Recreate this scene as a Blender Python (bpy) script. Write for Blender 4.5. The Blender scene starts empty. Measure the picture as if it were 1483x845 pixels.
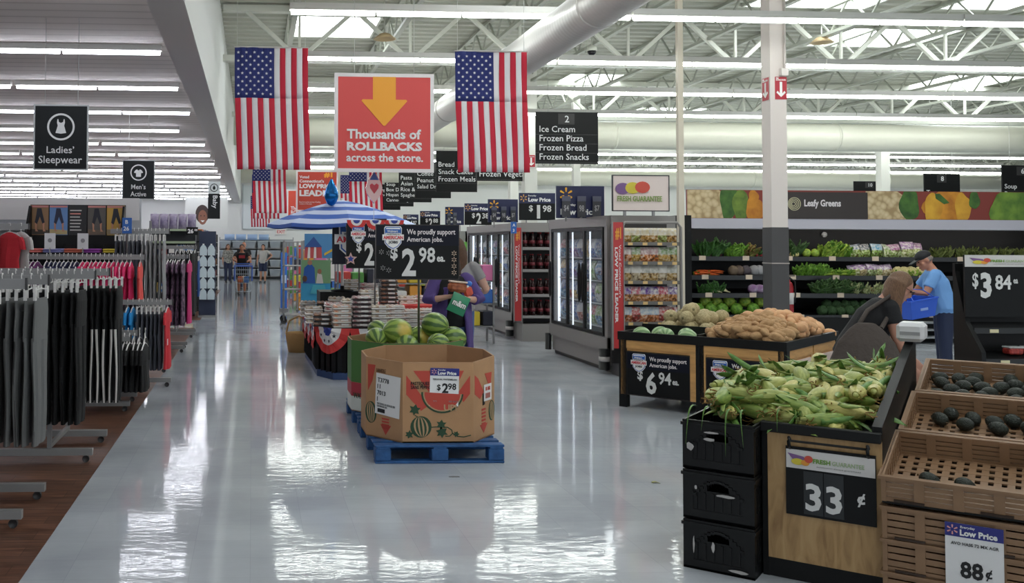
import bpy, math, random
from mathutils import Vector, Matrix, Euler
PI = math.pi
R = math.radians
random.seed(7)
SC = bpy.context.scene
COL = SC.collection

# ------------------------------------------------------------------ camera
CAM_H, F = 1.66, 1400.0
VPX, VPY = 365.5, 354.0            # where the aisle direction (+Y) vanishes in the photograph
YAW, PITCH, ROLL = 0.052, 0.034, 0.005
cam_rot = (Matrix.Rotation(-YAW, 3, 'Z') @ Matrix.Rotation(PI/2 + PITCH, 3, 'X') @ Matrix.Rotation(ROLL, 3, 'Z'))
_d = cam_rot.transposed() @ Vector((0, 1, 0))
PPX = VPX - F*_d.x/(-_d.z)
PPY = VPY + F*_d.y/(-_d.z)
cd = bpy.data.cameras.new('camera')
cam = bpy.data.objects.new('camera', cd); COL.objects.link(cam)
cam.location = (0, 0, CAM_H)
cam.rotation_euler = cam_rot.to_euler()
cd.sensor_fit = 'HORIZONTAL'; cd.sensor_width = 36.0
cd.lens = F/1483*36
cd.shift_x = (741.5-PPX)/1483
cd.shift_y = (PPY-422.5)/1483
cd.clip_start = .05; cd.clip_end = 300
SC.camera = cam

def P(px, py, Y):
    """world point seen at pixel px,py on the plane y=Y"""
    d = cam_rot @ Vector(((px-PPX)/F, -(py-PPY)/F, -1))
    t = Y/d.y
    return Vector((d.x*t, Y, CAM_H+d.z*t))
def G(px, py, z=0.0):
    """world point seen at pixel px,py on the plane z"""
    d = cam_rot @ Vector(((px-PPX)/F, -(py-PPY)/F, -1))
    t = (z-CAM_H)/d.z
    return Vector((d.x*t, d.y*t, z))

# ------------------------------------------------------------------ light, exposure
vs = SC.view_settings
vs.view_transform = 'Standard'; vs.look = 'None'; vs.gamma = 1; vs.exposure = 0.45
try: vs.use_curve_mapping = False
except Exception: pass
SC.cycles.use_denoising = True
SC.cycles.max_bounces = 8; SC.cycles.diffuse_bounces = 3; SC.cycles.glossy_bounces = 4
SC.cycles.transparent_max_bounces = 12
w = bpy.data.worlds.new('world'); SC.world = w; w.use_nodes = True
w.node_tree.nodes['Background'].inputs[0].default_value = (.86, .93, 1, 1)
w.node_tree.nodes['Background'].inputs[1].default_value = 0.75
TUBE_LOW, TUBE_HIGH, SKYLIGHT = 16.0, 16.0, 6.0

# ------------------------------------------------------------------ materials
def lin(c):
    if isinstance(c, str):
        c = c.lstrip('#'); c = [int(c[i:i+2], 16)/255 for i in (0, 2, 4)]
    return tuple((x/12.92 if x <= .04045 else ((x+.055)/1.055)**2.4) for x in c)
_M = {}
def mat(name, c, rough=.55, metal=0.0, var=0.0, vscale=8.0, bump=0.0, bscale=40.0, emit=0.0, alpha=1.0, c2=None, coords='Object', stretch=None, spec=.5, sub=0.0, trans=0.0):
    if name in _M: return _M[name]
    m = bpy.data.materials.new(name); m.use_nodes = True; _M[name] = m
    nt = m.node_tree; b = nt.nodes['Principled BSDF']
    col = lin(c)
    b.inputs['Base Color'].default_value = (*col, 1)
    b.inputs['Roughness'].default_value = rough
    b.inputs['Metallic'].default_value = metal
    b.inputs['Specular IOR Level'].default_value = spec
    if alpha < 1: b.inputs['Alpha'].default_value = alpha
    if trans: b.inputs['Transmission Weight'].default_value = trans
    if sub:
        b.inputs['Subsurface Weight'].default_value = sub
        b.inputs['Subsurface Radius'].default_value = (.02, .01, .006)
    if emit:
        b.inputs['Emission Color'].default_value = (*col, 1)
        b.inputs['Emission Strength'].default_value = emit
    if var or bump or c2:
        tc = nt.nodes.new('ShaderNodeTexCoord'); mp = nt.nodes.new('ShaderNodeMapping')
        nt.links.new(tc.outputs[coords], mp.inputs[0])
        if stretch: mp.inputs['Scale'].default_value = stretch
        if var or c2:
            n = nt.nodes.new('ShaderNodeTexNoise'); n.inputs['Scale'].default_value = vscale; n.inputs['Detail'].default_value = 4
            r = nt.nodes.new('ShaderNodeValToRGB')
            nt.links.new(mp.outputs[0], n.inputs['Vector']); nt.links.new(n.outputs['Fac'], r.inputs[0])
            a2 = lin(c2) if c2 else tuple(x*(1-var) for x in col)
            a1 = col if c2 else tuple(min(1, x*(1+var)) for x in col)
            r.color_ramp.elements[0].color = (*a2, 1); r.color_ramp.elements[1].color = (*a1, 1)
            r.color_ramp.elements[0].position = .35; r.color_ramp.elements[1].position = .65
            nt.links.new(r.outputs[0], b.inputs['Base Color'])
        if bump:
            n2 = nt.nodes.new('ShaderNodeTexNoise'); n2.inputs['Scale'].default_value = bscale; n2.inputs['Detail'].default_value = 3
            bp = nt.nodes.new('ShaderNodeBump'); bp.inputs['Strength'].default_value = bump; bp.inputs['Distance'].default_value = .02
            nt.links.new(mp.outputs[0], n2.inputs['Vector']); nt.links.new(n2.outputs['Fac'], bp.inputs['Height'])
            nt.links.new(bp.outputs[0], b.inputs['Normal'])
    return m
def flat(c, rough=.5):
    """plain painted / printed colour"""
    key = 'paint_%s_%d' % (c if isinstance(c, str) else '_'.join('%.2f' % x for x in c), round(rough*100))
    return mat(key, c, rough)
def node_mat(name, build, rough=.5):
    if name in _M: return _M[name]
    m = bpy.data.materials.new(name); m.use_nodes = True; _M[name] = m
    nt = m.node_tree; b = nt.nodes['Principled BSDF']; b.inputs['Roughness'].default_value = rough
    tc = nt.nodes.new('ShaderNodeTexCoord')
    build(nt, b, tc)
    return m
def ramp(nt, stops, const=False):
    r = nt.nodes.new('ShaderNodeValToRGB'); e = r.color_ramp.elements
    if const: r.color_ramp.interpolation = 'CONSTANT'
    while len(e) < len(stops): e.new(.5)
    for k, (p, c) in enumerate(stops):
        e[k].position = p; e[k].color = (*lin(c), 1)
    return r

# ------------------------------------------------------------------ mesh building
class MB:
    def __init__(s): s.v = []; s.f = []; s.m = []; s.s = []; s.mi = 0
    def add(s, vs, fs, M=None, smooth=False):
        o = len(s.v)
        if M is not None: vs = [M @ Vector(p) for p in vs]
        s.v.extend([tuple(p) for p in vs])
        for f in fs:
            s.f.append([i+o for i in f]); s.m.append(s.mi); s.s.append(smooth)
        return s
    def mid(s, i): s.mi = i; return s
    def box(s, c, d, rz=0, M=None, bev=0):
        x, y, z = d[0]/2, d[1]/2, d[2]/2
        T = Matrix.Translation(c) @ Matrix.Rotation(rz, 4, 'Z')
        if M is not None: T = M @ T
        if bev:
            b = bev
            vs = []
            for sx in (-1, 1):
                for sy in (-1, 1):
                    for sz in (-1, 1):
                        vs += [(sx*(x-b), sy*(y-b), sz*z), (sx*(x-b), sy*y, sz*(z-b)), (sx*x, sy*(y-b), sz*(z-b))]
            def i(sx, sy, sz, k): return (((sx > 0)*2+(sy > 0))*2+(sz > 0))*3+k
            fs = []
            for sz in (-1, 1): fs.append([i(-1, -1, sz, 0), i(1, -1, sz, 0), i(1, 1, sz, 0), i(-1, 1, sz, 0)])
            for sy in (-1, 1): fs.append([i(-1, sy, -1, 1), i(1, sy, -1, 1), i(1, sy, 1, 1), i(-1, sy, 1, 1)])
            for sx in (-1, 1): fs.append([i(sx, -1, -1, 2), i(sx, 1, -1, 2), i(sx, 1, 1, 2), i(sx, -1, 1, 2)])
            for sy in (-1, 1):
                for sz in (-1, 1): fs.append([i(-1, sy, sz, 0), i(1, sy, sz, 0), i(1, sy, sz, 1), i(-1, sy, sz, 1)])
            for sx in (-1, 1):
                for sz in (-1, 1): fs.append([i(sx, -1, sz, 0), i(sx, 1, sz, 0), i(sx, 1, sz, 2), i(sx, -1, sz, 2)])
                for sy in (-1, 1): fs.append([i(sx, sy, -1, 1), i(sx, sy, 1, 1), i(sx, sy, 1, 2), i(sx, sy, -1, 2)])
            for sx in (-1, 1):
                for sy in (-1, 1):
                    for sz in (-1, 1): fs.append([i(sx, sy, sz, 0), i(sx, sy, sz, 1), i(sx, sy, sz, 2)])
            return s.add(vs, fs, T)
        vs = [(-x, -y, -z), (x, -y, -z), (x, y, -z), (-x, y, -z), (-x, -y, z), (x, -y, z), (x, y, z), (-x, y, z)]
        return s.add(vs, [(3, 2, 1, 0), (4, 5, 6, 7), (0, 1, 5, 4), (1, 2, 6, 5), (2, 3, 7, 6), (3, 0, 4, 7)], T)
    def b2(s, x0, x1, y0, y1, z0, z1, **k):
        return s.box(((x0+x1)/2, (y0+y1)/2, (z0+z1)/2), (abs(x1-x0), abs(y1-y0), abs(z1-z0)), **k)
    def path(s, pts, rad, n=8, closed=False, caps=True, smooth=True, M=None):
        pts = [Vector(p) for p in pts]; k = len(pts)
        if not isinstance(rad, (list, tuple)): rad = [rad]*k
        vs = []; fs = []
        ref = None
        for i, p in enumerate(pts):
            if closed: t = pts[(i+1) % k]-pts[i-1]
            else: t = pts[min(i+1, k-1)]-pts[max(i-1, 0)]
            t.normalize()
            if ref is None:
                ref = Vector((0, 0, 1)) if abs(t.z) < .9 else Vector((1, 0, 0))
            a = t.cross(ref)
            if a.length < 1e-6: a = t.orthogonal()
            a.normalize(); b = a.cross(t); b.normalize(); ref = b
            for j in range(n):
                th = 2*PI*(j+.5)/n
                vs.append(p+(a*math.cos(th)+b*math.sin(th))*rad[i])
        for i in range(k if closed else k-1):
            for j in range(n):
                i2 = (i+1) % k
                fs.append((i*n+j, i*n+(j+1) % n, i2*n+(j+1) % n, i2*n+j))
        if caps and not closed:
            fs.append(tuple(range(n))); fs.append(tuple((k-1)*n+j for j in range(n)))
        return s.add(vs, fs, M, smooth)
    def tube(s, a, b, r, r2=None, n=8, M=None, smooth=True):
        return s.path([a, b], [r, r if r2 is None else r2], n, M=M, smooth=smooth)
    def lathe(s, prof, n=16, M=None, smooth=True, sx=1, sy=1):
        vs = []; fs = []
        for r, z in prof:
            for j in range(n):
                th = 2*PI*j/n; vs.append((sx*r*math.cos(th), sy*r*math.sin(th), z))
        k = len(prof)
        for i in range(k-1):
            for j in range(n): fs.append((i*n+j, i*n+(j+1) % n, (i+1)*n+(j+1) % n, (i+1)*n+j))
        if prof[0][0] > 1e-4: fs.append(tuple(range(n))[::-1])
        if prof[-1][0] > 1e-4: fs.append(tuple((k-1)*n+j for j in range(n)))
        return s.add(vs, fs, M, smooth)
    def ell(s, c, r, nu=14, nv=9, fn=None, M=None, smooth=True):
        c = Vector(c); vs = []; fs = []
        if not isinstance(r, (list, tuple, Vector)): r = (r, r, r)
        for i in range(nv+1):
            ph = PI*i/nv
            for j in range(nu):
                th = 2*PI*j/nu
                d = Vector((math.sin(ph)*math.cos(th), math.sin(ph)*math.sin(th), math.cos(ph)))
                k = fn(d) if fn else 1
                vs.append(c+Vector((d.x*r[0]*k, d.y*r[1]*k, d.z*r[2]*k)))
        for i in range(nv):
            for j in range(nu): fs.append((i*nu+j, (i+1)*nu+j, (i+1)*nu+(j+1) % nu, i*nu+(j+1) % nu))
        return s.add(vs, fs, M, smooth)
    def prism(s, poly, d0, d1, ax='y', M=None, smooth=False):
        """poly of 2D points extruded; ax y: points are (x,z), z: (x,y), x: (y,z)"""
        n = len(poly)
        def q(p, d): return (p[0], d, p[1]) if ax == 'y' else (p[0], p[1], d) if ax == 'z' else (d, p[0], p[1])
        vs = [q(p, d0) for p in poly]+[q(p, d1) for p in poly]
        fs = [tuple(range(n)), tuple(range(2*n-1, n-1, -1))]+[(i, (i+1) % n, n+(i+1) % n, n+i) for i in range(n)]
        return s.add(vs, fs, M, smooth)
    def grid(s, fn, nu, nv, M=None, smooth=True, closed=False):
        vs = [fn(i/nu, j/nv) for j in range(nv+1) for i in range(nu+1)]
        fs = [(j*(nu+1)+i, j*(nu+1)+i+1, (j+1)*(nu+1)+i+1, (j+1)*(nu+1)+i) for j in range(nv) for i in range(nu)]
        return s.add(vs, fs, M, smooth)
    def sheet(s, fn, nu, nv, t=.003, M=None, smooth=True):
        """a grid given a thickness t"""
        pts = [[Vector(fn(i/nu, j/nv)) for i in range(nu+1)] for j in range(nv+1)]
        A = []; B = []
        for j in range(nv+1):
            for i in range(nu+1):
                du = pts[j][min(i+1, nu)]-pts[j][max(i-1, 0)]
                dv = pts[min(j+1, nv)][i]-pts[max(j-1, 0)][i]
                n = du.cross(dv)
                n = n.normalized() if n.length > 1e-9 else Vector((0, 0, 1))
                A.append(pts[j][i]+n*t/2); B.append(pts[j][i]-n*t/2)
        w = nu+1; N = len(A); fs = []
        for j in range(nv):
            for i in range(nu):
                q = (j*w+i, j*w+i+1, (j+1)*w+i+1, (j+1)*w+i)
                fs.append(q); fs.append(tuple(N+k for k in reversed(q)))
        edge = [(i, i+1) for i in range(nu)]+[(j*w+nu, (j+1)*w+nu) for j in range(nv)]+[(nv*w+i+1, nv*w+i) for i in range(nu)]+[((j+1)*w, j*w) for j in range(nv)]
        for a, b in edge: fs.append((b, a, N+a, N+b))
        return s.add(A+B, fs, M, smooth)
    def mesh(s, name, mats):
        me = bpy.data.meshes.new(name)
        me.from_pydata(s.v, [], s.f)
        for m in (mats if isinstance(mats, (list, tuple)) else [mats]): me.materials.append(m)
        me.polygons.foreach_set('material_index', s.m)
        me.polygons.foreach_set('use_smooth', s.s)
        me.update()
        return me
def put(name, me, parent=None, loc=(0, 0, 0), rot=(0, 0, 0)):
    o = bpy.data.objects.new(name, me); COL.objects.link(o)
    o.location = loc; o.rotation_euler = rot
    if parent is not None: o.parent = parent
    return o
def obj(name, mb, mats, parent=None, loc=(0, 0, 0), rot=(0, 0, 0)):
    return put(name, mb.mesh(name, mats), parent, loc, rot)
def tag(o, label, cat, group=None):
    o['label'] = label; o['category'] = cat
    if group: o['group'] = group
    return o
def thing(name, label, cat, loc=(0, 0, 0), rz=0, group=None):
    o = bpy.data.objects.new(name, None); COL.objects.link(o)
    o.empty_display_size = .05
    o.location = loc; o.rotation_euler = rz if isinstance(rz, (tuple, list, Euler)) else (0, 0, rz)
    return tag(o, label, cat, group)
_kids = {}
def dup(root, loc, rz=None, label=None, group=None, mats=None, scale=None):
    """copy a thing with its parts and sub-parts"""
    def cp(o, parent):
        c = o.copy(); COL.objects.link(c)
        if parent is not None: c.parent = parent
        for ch in kids_of(o): cp(ch, c)
        return c
    def kids_of(o):
        if o.name not in _kids: _kids[o.name] = list(o.children)
        return _kids[o.name]
    r = cp(root, None); r.location = loc
    if rz is not None: r.rotation_euler = rz if isinstance(rz, (tuple, list, Euler)) else (0, 0, rz)
    if scale is not None: r.scale = scale if isinstance(scale, (tuple, list)) else (scale,)*3
    if label: r['label'] = label
    if group: r['group'] = group
    return r
def struct(name, mb, m, parent=None):
    o = obj(name, mb, m, parent); o['kind'] = 'structure'; return o
def colw(c):
    """everyday word for a colour"""
    import colorsys
    r, g, b = [int(c[i:i+2], 16)/255 for i in (1, 3, 5)]; h, l, s = colorsys.rgb_to_hls(r, g, b); h *= 360
    if s < .16: return 'white' if l > .72 else 'grey' if l > .3 else 'black'
    if l < .2: return 'dark'
    if h < 14 or h > 345: return 'red' if s > .4 else 'rosy'
    if h < 45: return ('orange' if s > .55 and l > .4 else 'tan' if l > .4 else 'brown')
    if h < 68: return 'yellow' if s > .4 else 'cream'
    if h < 165: return 'green'
    if h < 250: return 'blue'
    if h < 300: return 'purple'
    return 'pink'
ORD = 'first second third fourth fifth sixth seventh eighth ninth tenth eleventh twelfth thirteenth fourteenth fifteenth sixteenth seventeenth eighteenth nineteenth twentieth twenty-first twenty-second twenty-third twenty-fourth twenty-fifth twenty-sixth twenty-seventh twenty-eighth twenty-ninth thirtieth thirty-first thirty-second thirty-third thirty-fourth thirty-fifth thirty-sixth'.split()

# ------------------------------------------------------------------ lettering
_T = {}
def text_mesh(s, bold, m, wide=0):
    k = (s, bold, m.name)
    if k not in _T:
        cu = bpy.data.curves.new('lettering', 'FONT'); cu.body = s; cu.size = 1; cu.offset = bold; cu.extrude = .004
        cu.resolution_u = 2
        cu.space_line = .85
        cu.align_x = 'LEFT'
        o = bpy.data.objects.new('lettering', cu)
        me = bpy.data.meshes.new_from_object(o)
        bpy.data.objects.remove(o)
        me.name = 'lettering'; me.materials.clear(); me.materials.append(m)
        xs = [v.co.x for v in me.vertices]; ys = [v.co.y for v in me.vertices]
        x0, x1, y0, y1 = min(xs), max(xs), min(ys), max(ys)
        for v in me.vertices:     # lettering stands in the XZ plane, read from -Y, corner at the origin
            v.co = Vector((v.co.x-x0, -v.co.z, v.co.y-y0))
        _T[k] = (me, x1-x0, y1-y0)
    return _T[k]
def write(parent, s, x, z, h=None, w=None, m=None, y=-.006, bold=.02, align='l', name='lettering', rot=None):
    """lettering whose box has its lower corner at x,z and height h and/or width w"""
    me, W, H = text_mesh(s, bold, m)
    if h is None: sx = sz = w/W
    elif w is None: sx = sz = h/H
    else: sx, sz = w/W, h/H
    if align == 'c': x -= W*sx/2
    if align == 'r': x -= W*sx
    o = put(name, me, parent, (x, y, z), rot or (0, 0, 0)); o.scale = (sx, .35, sz)
    return o
def poly_part(name, parent, poly, m, y=-.004, t=.003):
    return obj(name, MB().prism(poly, y, y-t), m, parent)
def circle(cx, cz, r, n=24, rz=None): return [(cx+r*math.cos(2*PI*i/n), cz+(rz or r)*math.sin(2*PI*i/n)) for i in range(n)]
def ring(mb, cx, cz, r0, r1, y, t, n=32):
    a = circle(cx, cz, r1, n); b = circle(cx, cz, r0, n)
    for i in range(n):
        j = (i+1) % n
        mb.prism([a[i], a[j], b[j], b[i]], y, y-t)
    return mb

WHITE = flat('#f2f2f0'); BLACK = flat('#0c0d0e'); INK = flat('#1b1b1d', .6)
# ================================================================== the building
def floor_nodes(nt, b, tc):
    br = nt.nodes.new('ShaderNodeTexBrick')
    br.offset = 0; br.inputs['Scale'].default_value = 1; br.inputs['Brick Width'].default_value = .305; br.inputs['Row Height'].default_value = .305
    br.inputs['Mortar Size'].default_value = .0015; br.inputs['Mortar Smooth'].default_value = .4
    br.inputs['Color1'].default_value = (*lin('#bcc1c8'), 1); br.inputs['Color2'].default_value = (*lin('#c3c8ce'), 1); br.inputs['Mortar'].default_value = (*lin('#b0b5bc'), 1)
    nt.links.new(tc.outputs['Object'], br.inputs['Vector'])
    n = nt.nodes.new('ShaderNodeTexNoise'); n.inputs['Scale'].default_value = 1.4; n.inputs['Detail'].default_value = 4
    nt.links.new(tc.outputs['Object'], n.inputs['Vector'])
    mx = nt.nodes.new('ShaderNodeMix'); mx.data_type = 'RGBA'; mx.blend_type = 'MULTIPLY'; mx.inputs[0].default_value = 1
    r = ramp(nt, [(.3, '#e6e6e8'), (.7, '#ffffff')])
    nt.links.new(n.outputs['Fac'], r.inputs[0]); nt.links.new(br.outputs['Color'], mx.inputs[6]); nt.links.new(r.outputs[0], mx.inputs[7])
    nt.links.new(mx.outputs[2], b.inputs['Base Color'])
    n2 = nt.nodes.new('ShaderNodeTexNoise'); n2.inputs['Scale'].default_value = 7.0; n2.inputs['Detail'].default_value = 3
    mp = nt.nodes.new('ShaderNodeMapping'); mp.inputs['Scale'].default_value = (.8, 2.2, 1)
    nt.links.new(tc.outputs['Object'], mp.inputs[0]); nt.links.new(mp.outputs[0], n2.inputs['Vector'])
    bp = nt.nodes.new('ShaderNodeBump'); bp.inputs['Strength'].default_value = .17; bp.inputs['Distance'].default_value = .006
    nt.links.new(n2.outputs['Fac'], bp.inputs['Height']); nt.links.new(bp.outputs[0], b.inputs['Normal'])
    b.inputs['Specular IOR Level'].default_value = .35
    b.inputs['Coat Weight'].default_value = .0; b.inputs['Coat Roughness'].default_value = .05
    nt.links.new(bp.outputs[0], b.inputs['Coat Normal'])
M_FLOOR = node_mat('vinyl_tile', floor_nodes, .06)
def wood_nodes(nt, b, tc):
    br = nt.nodes.new('ShaderNodeTexBrick'); br.offset = .37
    br.inputs['Scale'].default_value = 1; br.inputs['Brick Width'].default_value = 1.22; br.inputs['Row Height'].default_value = .15
    br.inputs['Mortar Size'].default_value = .002; br.inputs['Bias'].default_value = 0
    br.inputs['Color1'].default_value = (*lin('#74503e'), 1); br.inputs['Color2'].default_value = (*lin('#8a5f49'), 1); br.inputs['Mortar'].default_value = (*lin('#4a3026'), 1)
    nt.links.new(tc.outputs['Object'], br.inputs['Vector'])
    mp = nt.nodes.new('ShaderNodeMapping'); mp.inputs['Scale'].default_value = (1.2, 14, 1)
    n = nt.nodes.new('ShaderNodeTexNoise'); n.inputs['Scale'].default_value = 3; n.inputs['Detail'].default_value = 6
    nt.links.new(tc.outputs['Object'], mp.inputs[0]); nt.links.new(mp.outputs[0], n.inputs['Vector'])
    r = ramp(nt, [(.3, '#8a7a72'), (.7, '#ffffff')])
    nt.links.new(n.outputs['Fac'], r.inputs[0])
    mx = nt.nodes.new('ShaderNodeMix'); mx.data_type = 'RGBA'; mx.blend_type = 'MULTIPLY'; mx.inputs[0].default_value = 1
    nt.links.new(br.outputs['Color'], mx.inputs[6]); nt.links.new(r.outputs[0], mx.inputs[7]); nt.links.new(mx.outputs[2], b.inputs['Base Color'])
M_WOODFLOOR = node_mat('dark_wood_plank', wood_nodes, .38)
def ceil_nodes(nt, b, tc):
    wv = nt.nodes.new('ShaderNodeTexWave'); wv.wave_type = 'BANDS'; wv.bands_direction = 'Y'; wv.inputs['Scale'].default_value = 1.05; wv.inputs['Distortion'].default_value = .15
    nt.links.new(tc.outputs['Object'], wv.inputs['Vector'])
    r = ramp(nt, [(0, '#b5aea8'), (.06, '#d6d0ca'), (1, '#dad4ce')])
    nt.links.new(wv.outputs['Fac'], r.inputs[0]); nt.links.new(r.outputs[0], b.inputs['Base Color'])
M_LOWCEIL = node_mat('low_ceiling_plank', ceil_nodes, .7)
M_WALL = mat('white_wall', '#e6e7e4', .7)
M_SOFFIT = mat('soffit_paint', '#dcd9d7', .7)
M_STEEL = mat('white_painted_steel', '#d6d8cc', .5)
def deck_nodes(nt, b, tc):
    b.inputs['Base Color'].default_value = (*lin('#bdbfb1'), 1)
M_DECK = node_mat('steel_deck', deck_nodes, .6)

struct('floor', MB().b2(-1.13, 46, -8, 54, -.05, 0).b2(-17, -1.13, 19.3, 21.2, -.05, 0).b2(-17, -1.13, 35.2, 54, -.05, 0), M_FLOOR)
struct('floor_wood', MB().b2(-17, -1.13, -8, 19.3, -.05, .001).b2(-17, -1.13, 21.2, 35.2, -.05, .001), M_WOODFLOOR)
struct('ceiling_low', MB().b2(-17, -1.02, -8, 54, 4.1, 4.2), M_LOWCEIL)
struct('trim_1', MB().b2(-1.02, -.67, -8, 53.9, 3.96, 4.25), M_SOFFIT)
struct('wall_upper', MB().b2(-.80, -.66, -8, 53.9, 3.962, 6.5), M_WALL)
struct('wall_back', MB().b2(-17, 46, 54, 54.2, 0, 6.5), M_WALL)
struct('wall_right', MB().b2(46, 46.2, -8, 54, 0, 6.5), M_WALL)
struct('wall_left', MB().b2(-17.2, -17, -8, 54, 0, 4.2), M_WALL)
# steel roof deck: corrugated across the building, with openings where the skylights sit
sky = []
for (x0, y0, x1, y1, Ya, Yb) in ((.9, 0, 2.62, 0, 19.75, 21.7), (8.7, 0, 10.4, 0, 25.9, 28.4), (12.9, 0, 15.3, 0, 20.0, 21.8), (19.0, 0, 21.2, 0, 25.3, 27.8), (9.6, 0, 12.0, 0, 16.9, 18.3), (13.4, 0, 17.6, 0, 16.6, 18.2),
                              (13.2, 0, 15.4, 0, 32.0, 34.2), (1.2, 0, 2.8, 0, 33, 35), (24, 0, 26.4, 0, 33.5, 35.6), (17.5, 0, 20, 0, 41, 43), (3, 0, 5, 0, 12, 14), (8, 0, 10, 0, 8, 10), (3, 0, 5, 0, 3, 5), (30, 0, 32, 0, 42, 44)):
    sky.append((x0, x1, Ya, Yb))
mb = MB(); ROOF = 6.4
nx = 24
prof = []
y = -8.0
while y < 54:
    prof += [(y, ROOF), (y+.16, ROOF), (y+.2, ROOF+.07), (y+.36, ROOF+.07)]; y += .4
xs = sorted(set([-.7, 46]+[v for s_ in sky for v in s_[:2]]))
for a, b_ in zip(xs, xs[1:]):
    for (ya, za), (yb, zb) in zip(prof, prof[1:]):
        ym = (ya+yb)/2; xm = (a+b_)/2
        if any(s_[0] <= xm <= s_[1] and s_[2] <= ym <= s_[3] for s_ in sky): continue
        mb.add([(a, ya, za), (b_, ya, za), (b_, yb, zb), (a, yb, zb)], [(0, 1, 2, 3)])
struct('ceiling', mb, M_DECK)
M_SKY = mat('daylit_skylight_dome', '#f4faff', .4, emit=SKYLIGHT)
for i, (x0, x1, ya, yb) in enumerate(sky):
    t = thing('skylight', 'daylit white skylight opening in the steel roof deck, %s' % ('beside the white upper wall' if i == 0 else ('%s of the roof openings' % ORD[i])), 'skylight', ((x0+x1)/2, (ya+yb)/2, ROOF))
    hx, hy = (x1-x0)/2, (yb-ya)/2
    f = MB()
    f.b2(-hx-.05, -hx, -hy-.05, hy+.05, -.04, .35).b2(hx, hx+.05, -hy-.05, hy+.05, -.04, .35).b2(-hx, hx, -hy-.05, -hy, -.04, .35).b2(-hx, hx, hy, hy+.05, -.04, .35)
    obj('frame', f, M_STEEL, t)
    obj('diffuser', MB().grid(lambda u, v: ((u*2-1)*(hx), (v*2-1)*hy, .2+.12*math.sin(PI*u)*math.sin(PI*v)), 6, 6), M_SKY, t)

# trusses across the store and open-web joists between them
def bar(mb, a, b, wd=.05):
    mb.path([a, b], wd, 4, smooth=False)
for k, Y in enumerate((18.9, 27.0, 36.0, 45.0)):
    mb = MB(); zb, zt = 5.30, ROOF-.05
    mb.b2(-.6, 46, Y-.09, Y+.09, zb-.06, zb+.06).b2(-.6, 46, Y-.09, Y+.09, zt-.12, zt)
    x = -.2; s_ = 2.2
    while x < 45:
        bar(mb, (x, Y, zt-.05), (x+s_/2, Y, zb), .055); bar(mb, (x+s_, Y, zt-.05), (x+s_/2, Y, zb), .055)
        bar(mb, (x+s_/2, Y, zt-.05), (x+s_/2, Y, zb), .035); x += s_
    struct('roof_truss', mb, M_STEEL)
jm = MB(); zt, zb = 0, -.55
jm.b2(-.05, .05, -8, 53.9, zt-.06, zt).b2(-.05, .05, -8, 53.9, zb-.03, zb+.03)
y = 8.0
while y < 53:
    bar(jm, (0, y, zt), (0, y+.6, zb), .022); bar(jm, (0, y+1.2, zt), (0, y+.6, zb), .022); y += 1.2
jme = jm.mesh('roof_joist', mat('joist_grey', '#a9ac9f', .5))
for i in range(20):
    o = put('roof_joist', jme, None, (.75+i*2.1, 0, ROOF-.01)); o['kind'] = 'structure'

# ventilation ducts
def duct_nodes(nt, b, tc):
    wv = nt.nodes.new('ShaderNodeTexWave'); wv.wave_type = 'BANDS'; wv.bands_direction = 'Z'; wv.inputs['Scale'].default_value = 3.2
    nt.links.new(tc.outputs['Object'], wv.inputs['Vector'])
    bp = nt.nodes.new('ShaderNodeBump'); bp.inputs['Strength'].default_value = .25; bp.inputs['Distance'].default_value = .01
    nt.links.new(wv.outputs['Fac'], bp.inputs['Height']); nt.links.new(bp.outputs[0], b.inputs['Normal'])
    b.inputs['Base Color'].default_value = (*lin('#d2cfcb'), 1); b.inputs['Metallic'].default_value = .1
M_DUCT = node_mat('spiral_duct_paint', duct_nodes, .42)
def duct(label, loc, rot, r, L, joints):
    t = thing('ventilation_duct', label, 'duct', loc, rot)
    obj('pipe', MB().lathe([(r, 0), (r, L)], 40), M_DUCT, t)
    for z in joints: obj('joint_band', MB().lathe([(r, z-.03), (r+.012, z-.03), (r+.012, z+.03), (r, z+.03)], 40), M_DUCT, t)
    return t
duct('long round spiral duct running along the aisle direction above the signs', (4.10, -4, 4.53), (-PI/2, 0, 0), .28, 28.62, (6, 12, 15.2, 19, 24))
M_DUCT2 = mat('smooth_duct_paint', '#d8d8c8', .4)
M_DUCT = M_DUCT2
duct('thick pale round duct crossing the store above aisle sign two', (-.5, 25, 4.59), (0, PI/2, 0), .365, 46, (4, 10, 16, 22, 28))
duct('thick pale round duct crossing the store close to the back wall', (-.5, 40.6, 4.59), (0, PI/2, 0), .365, 46, (4, 10, 16, 22, 28))

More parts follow.
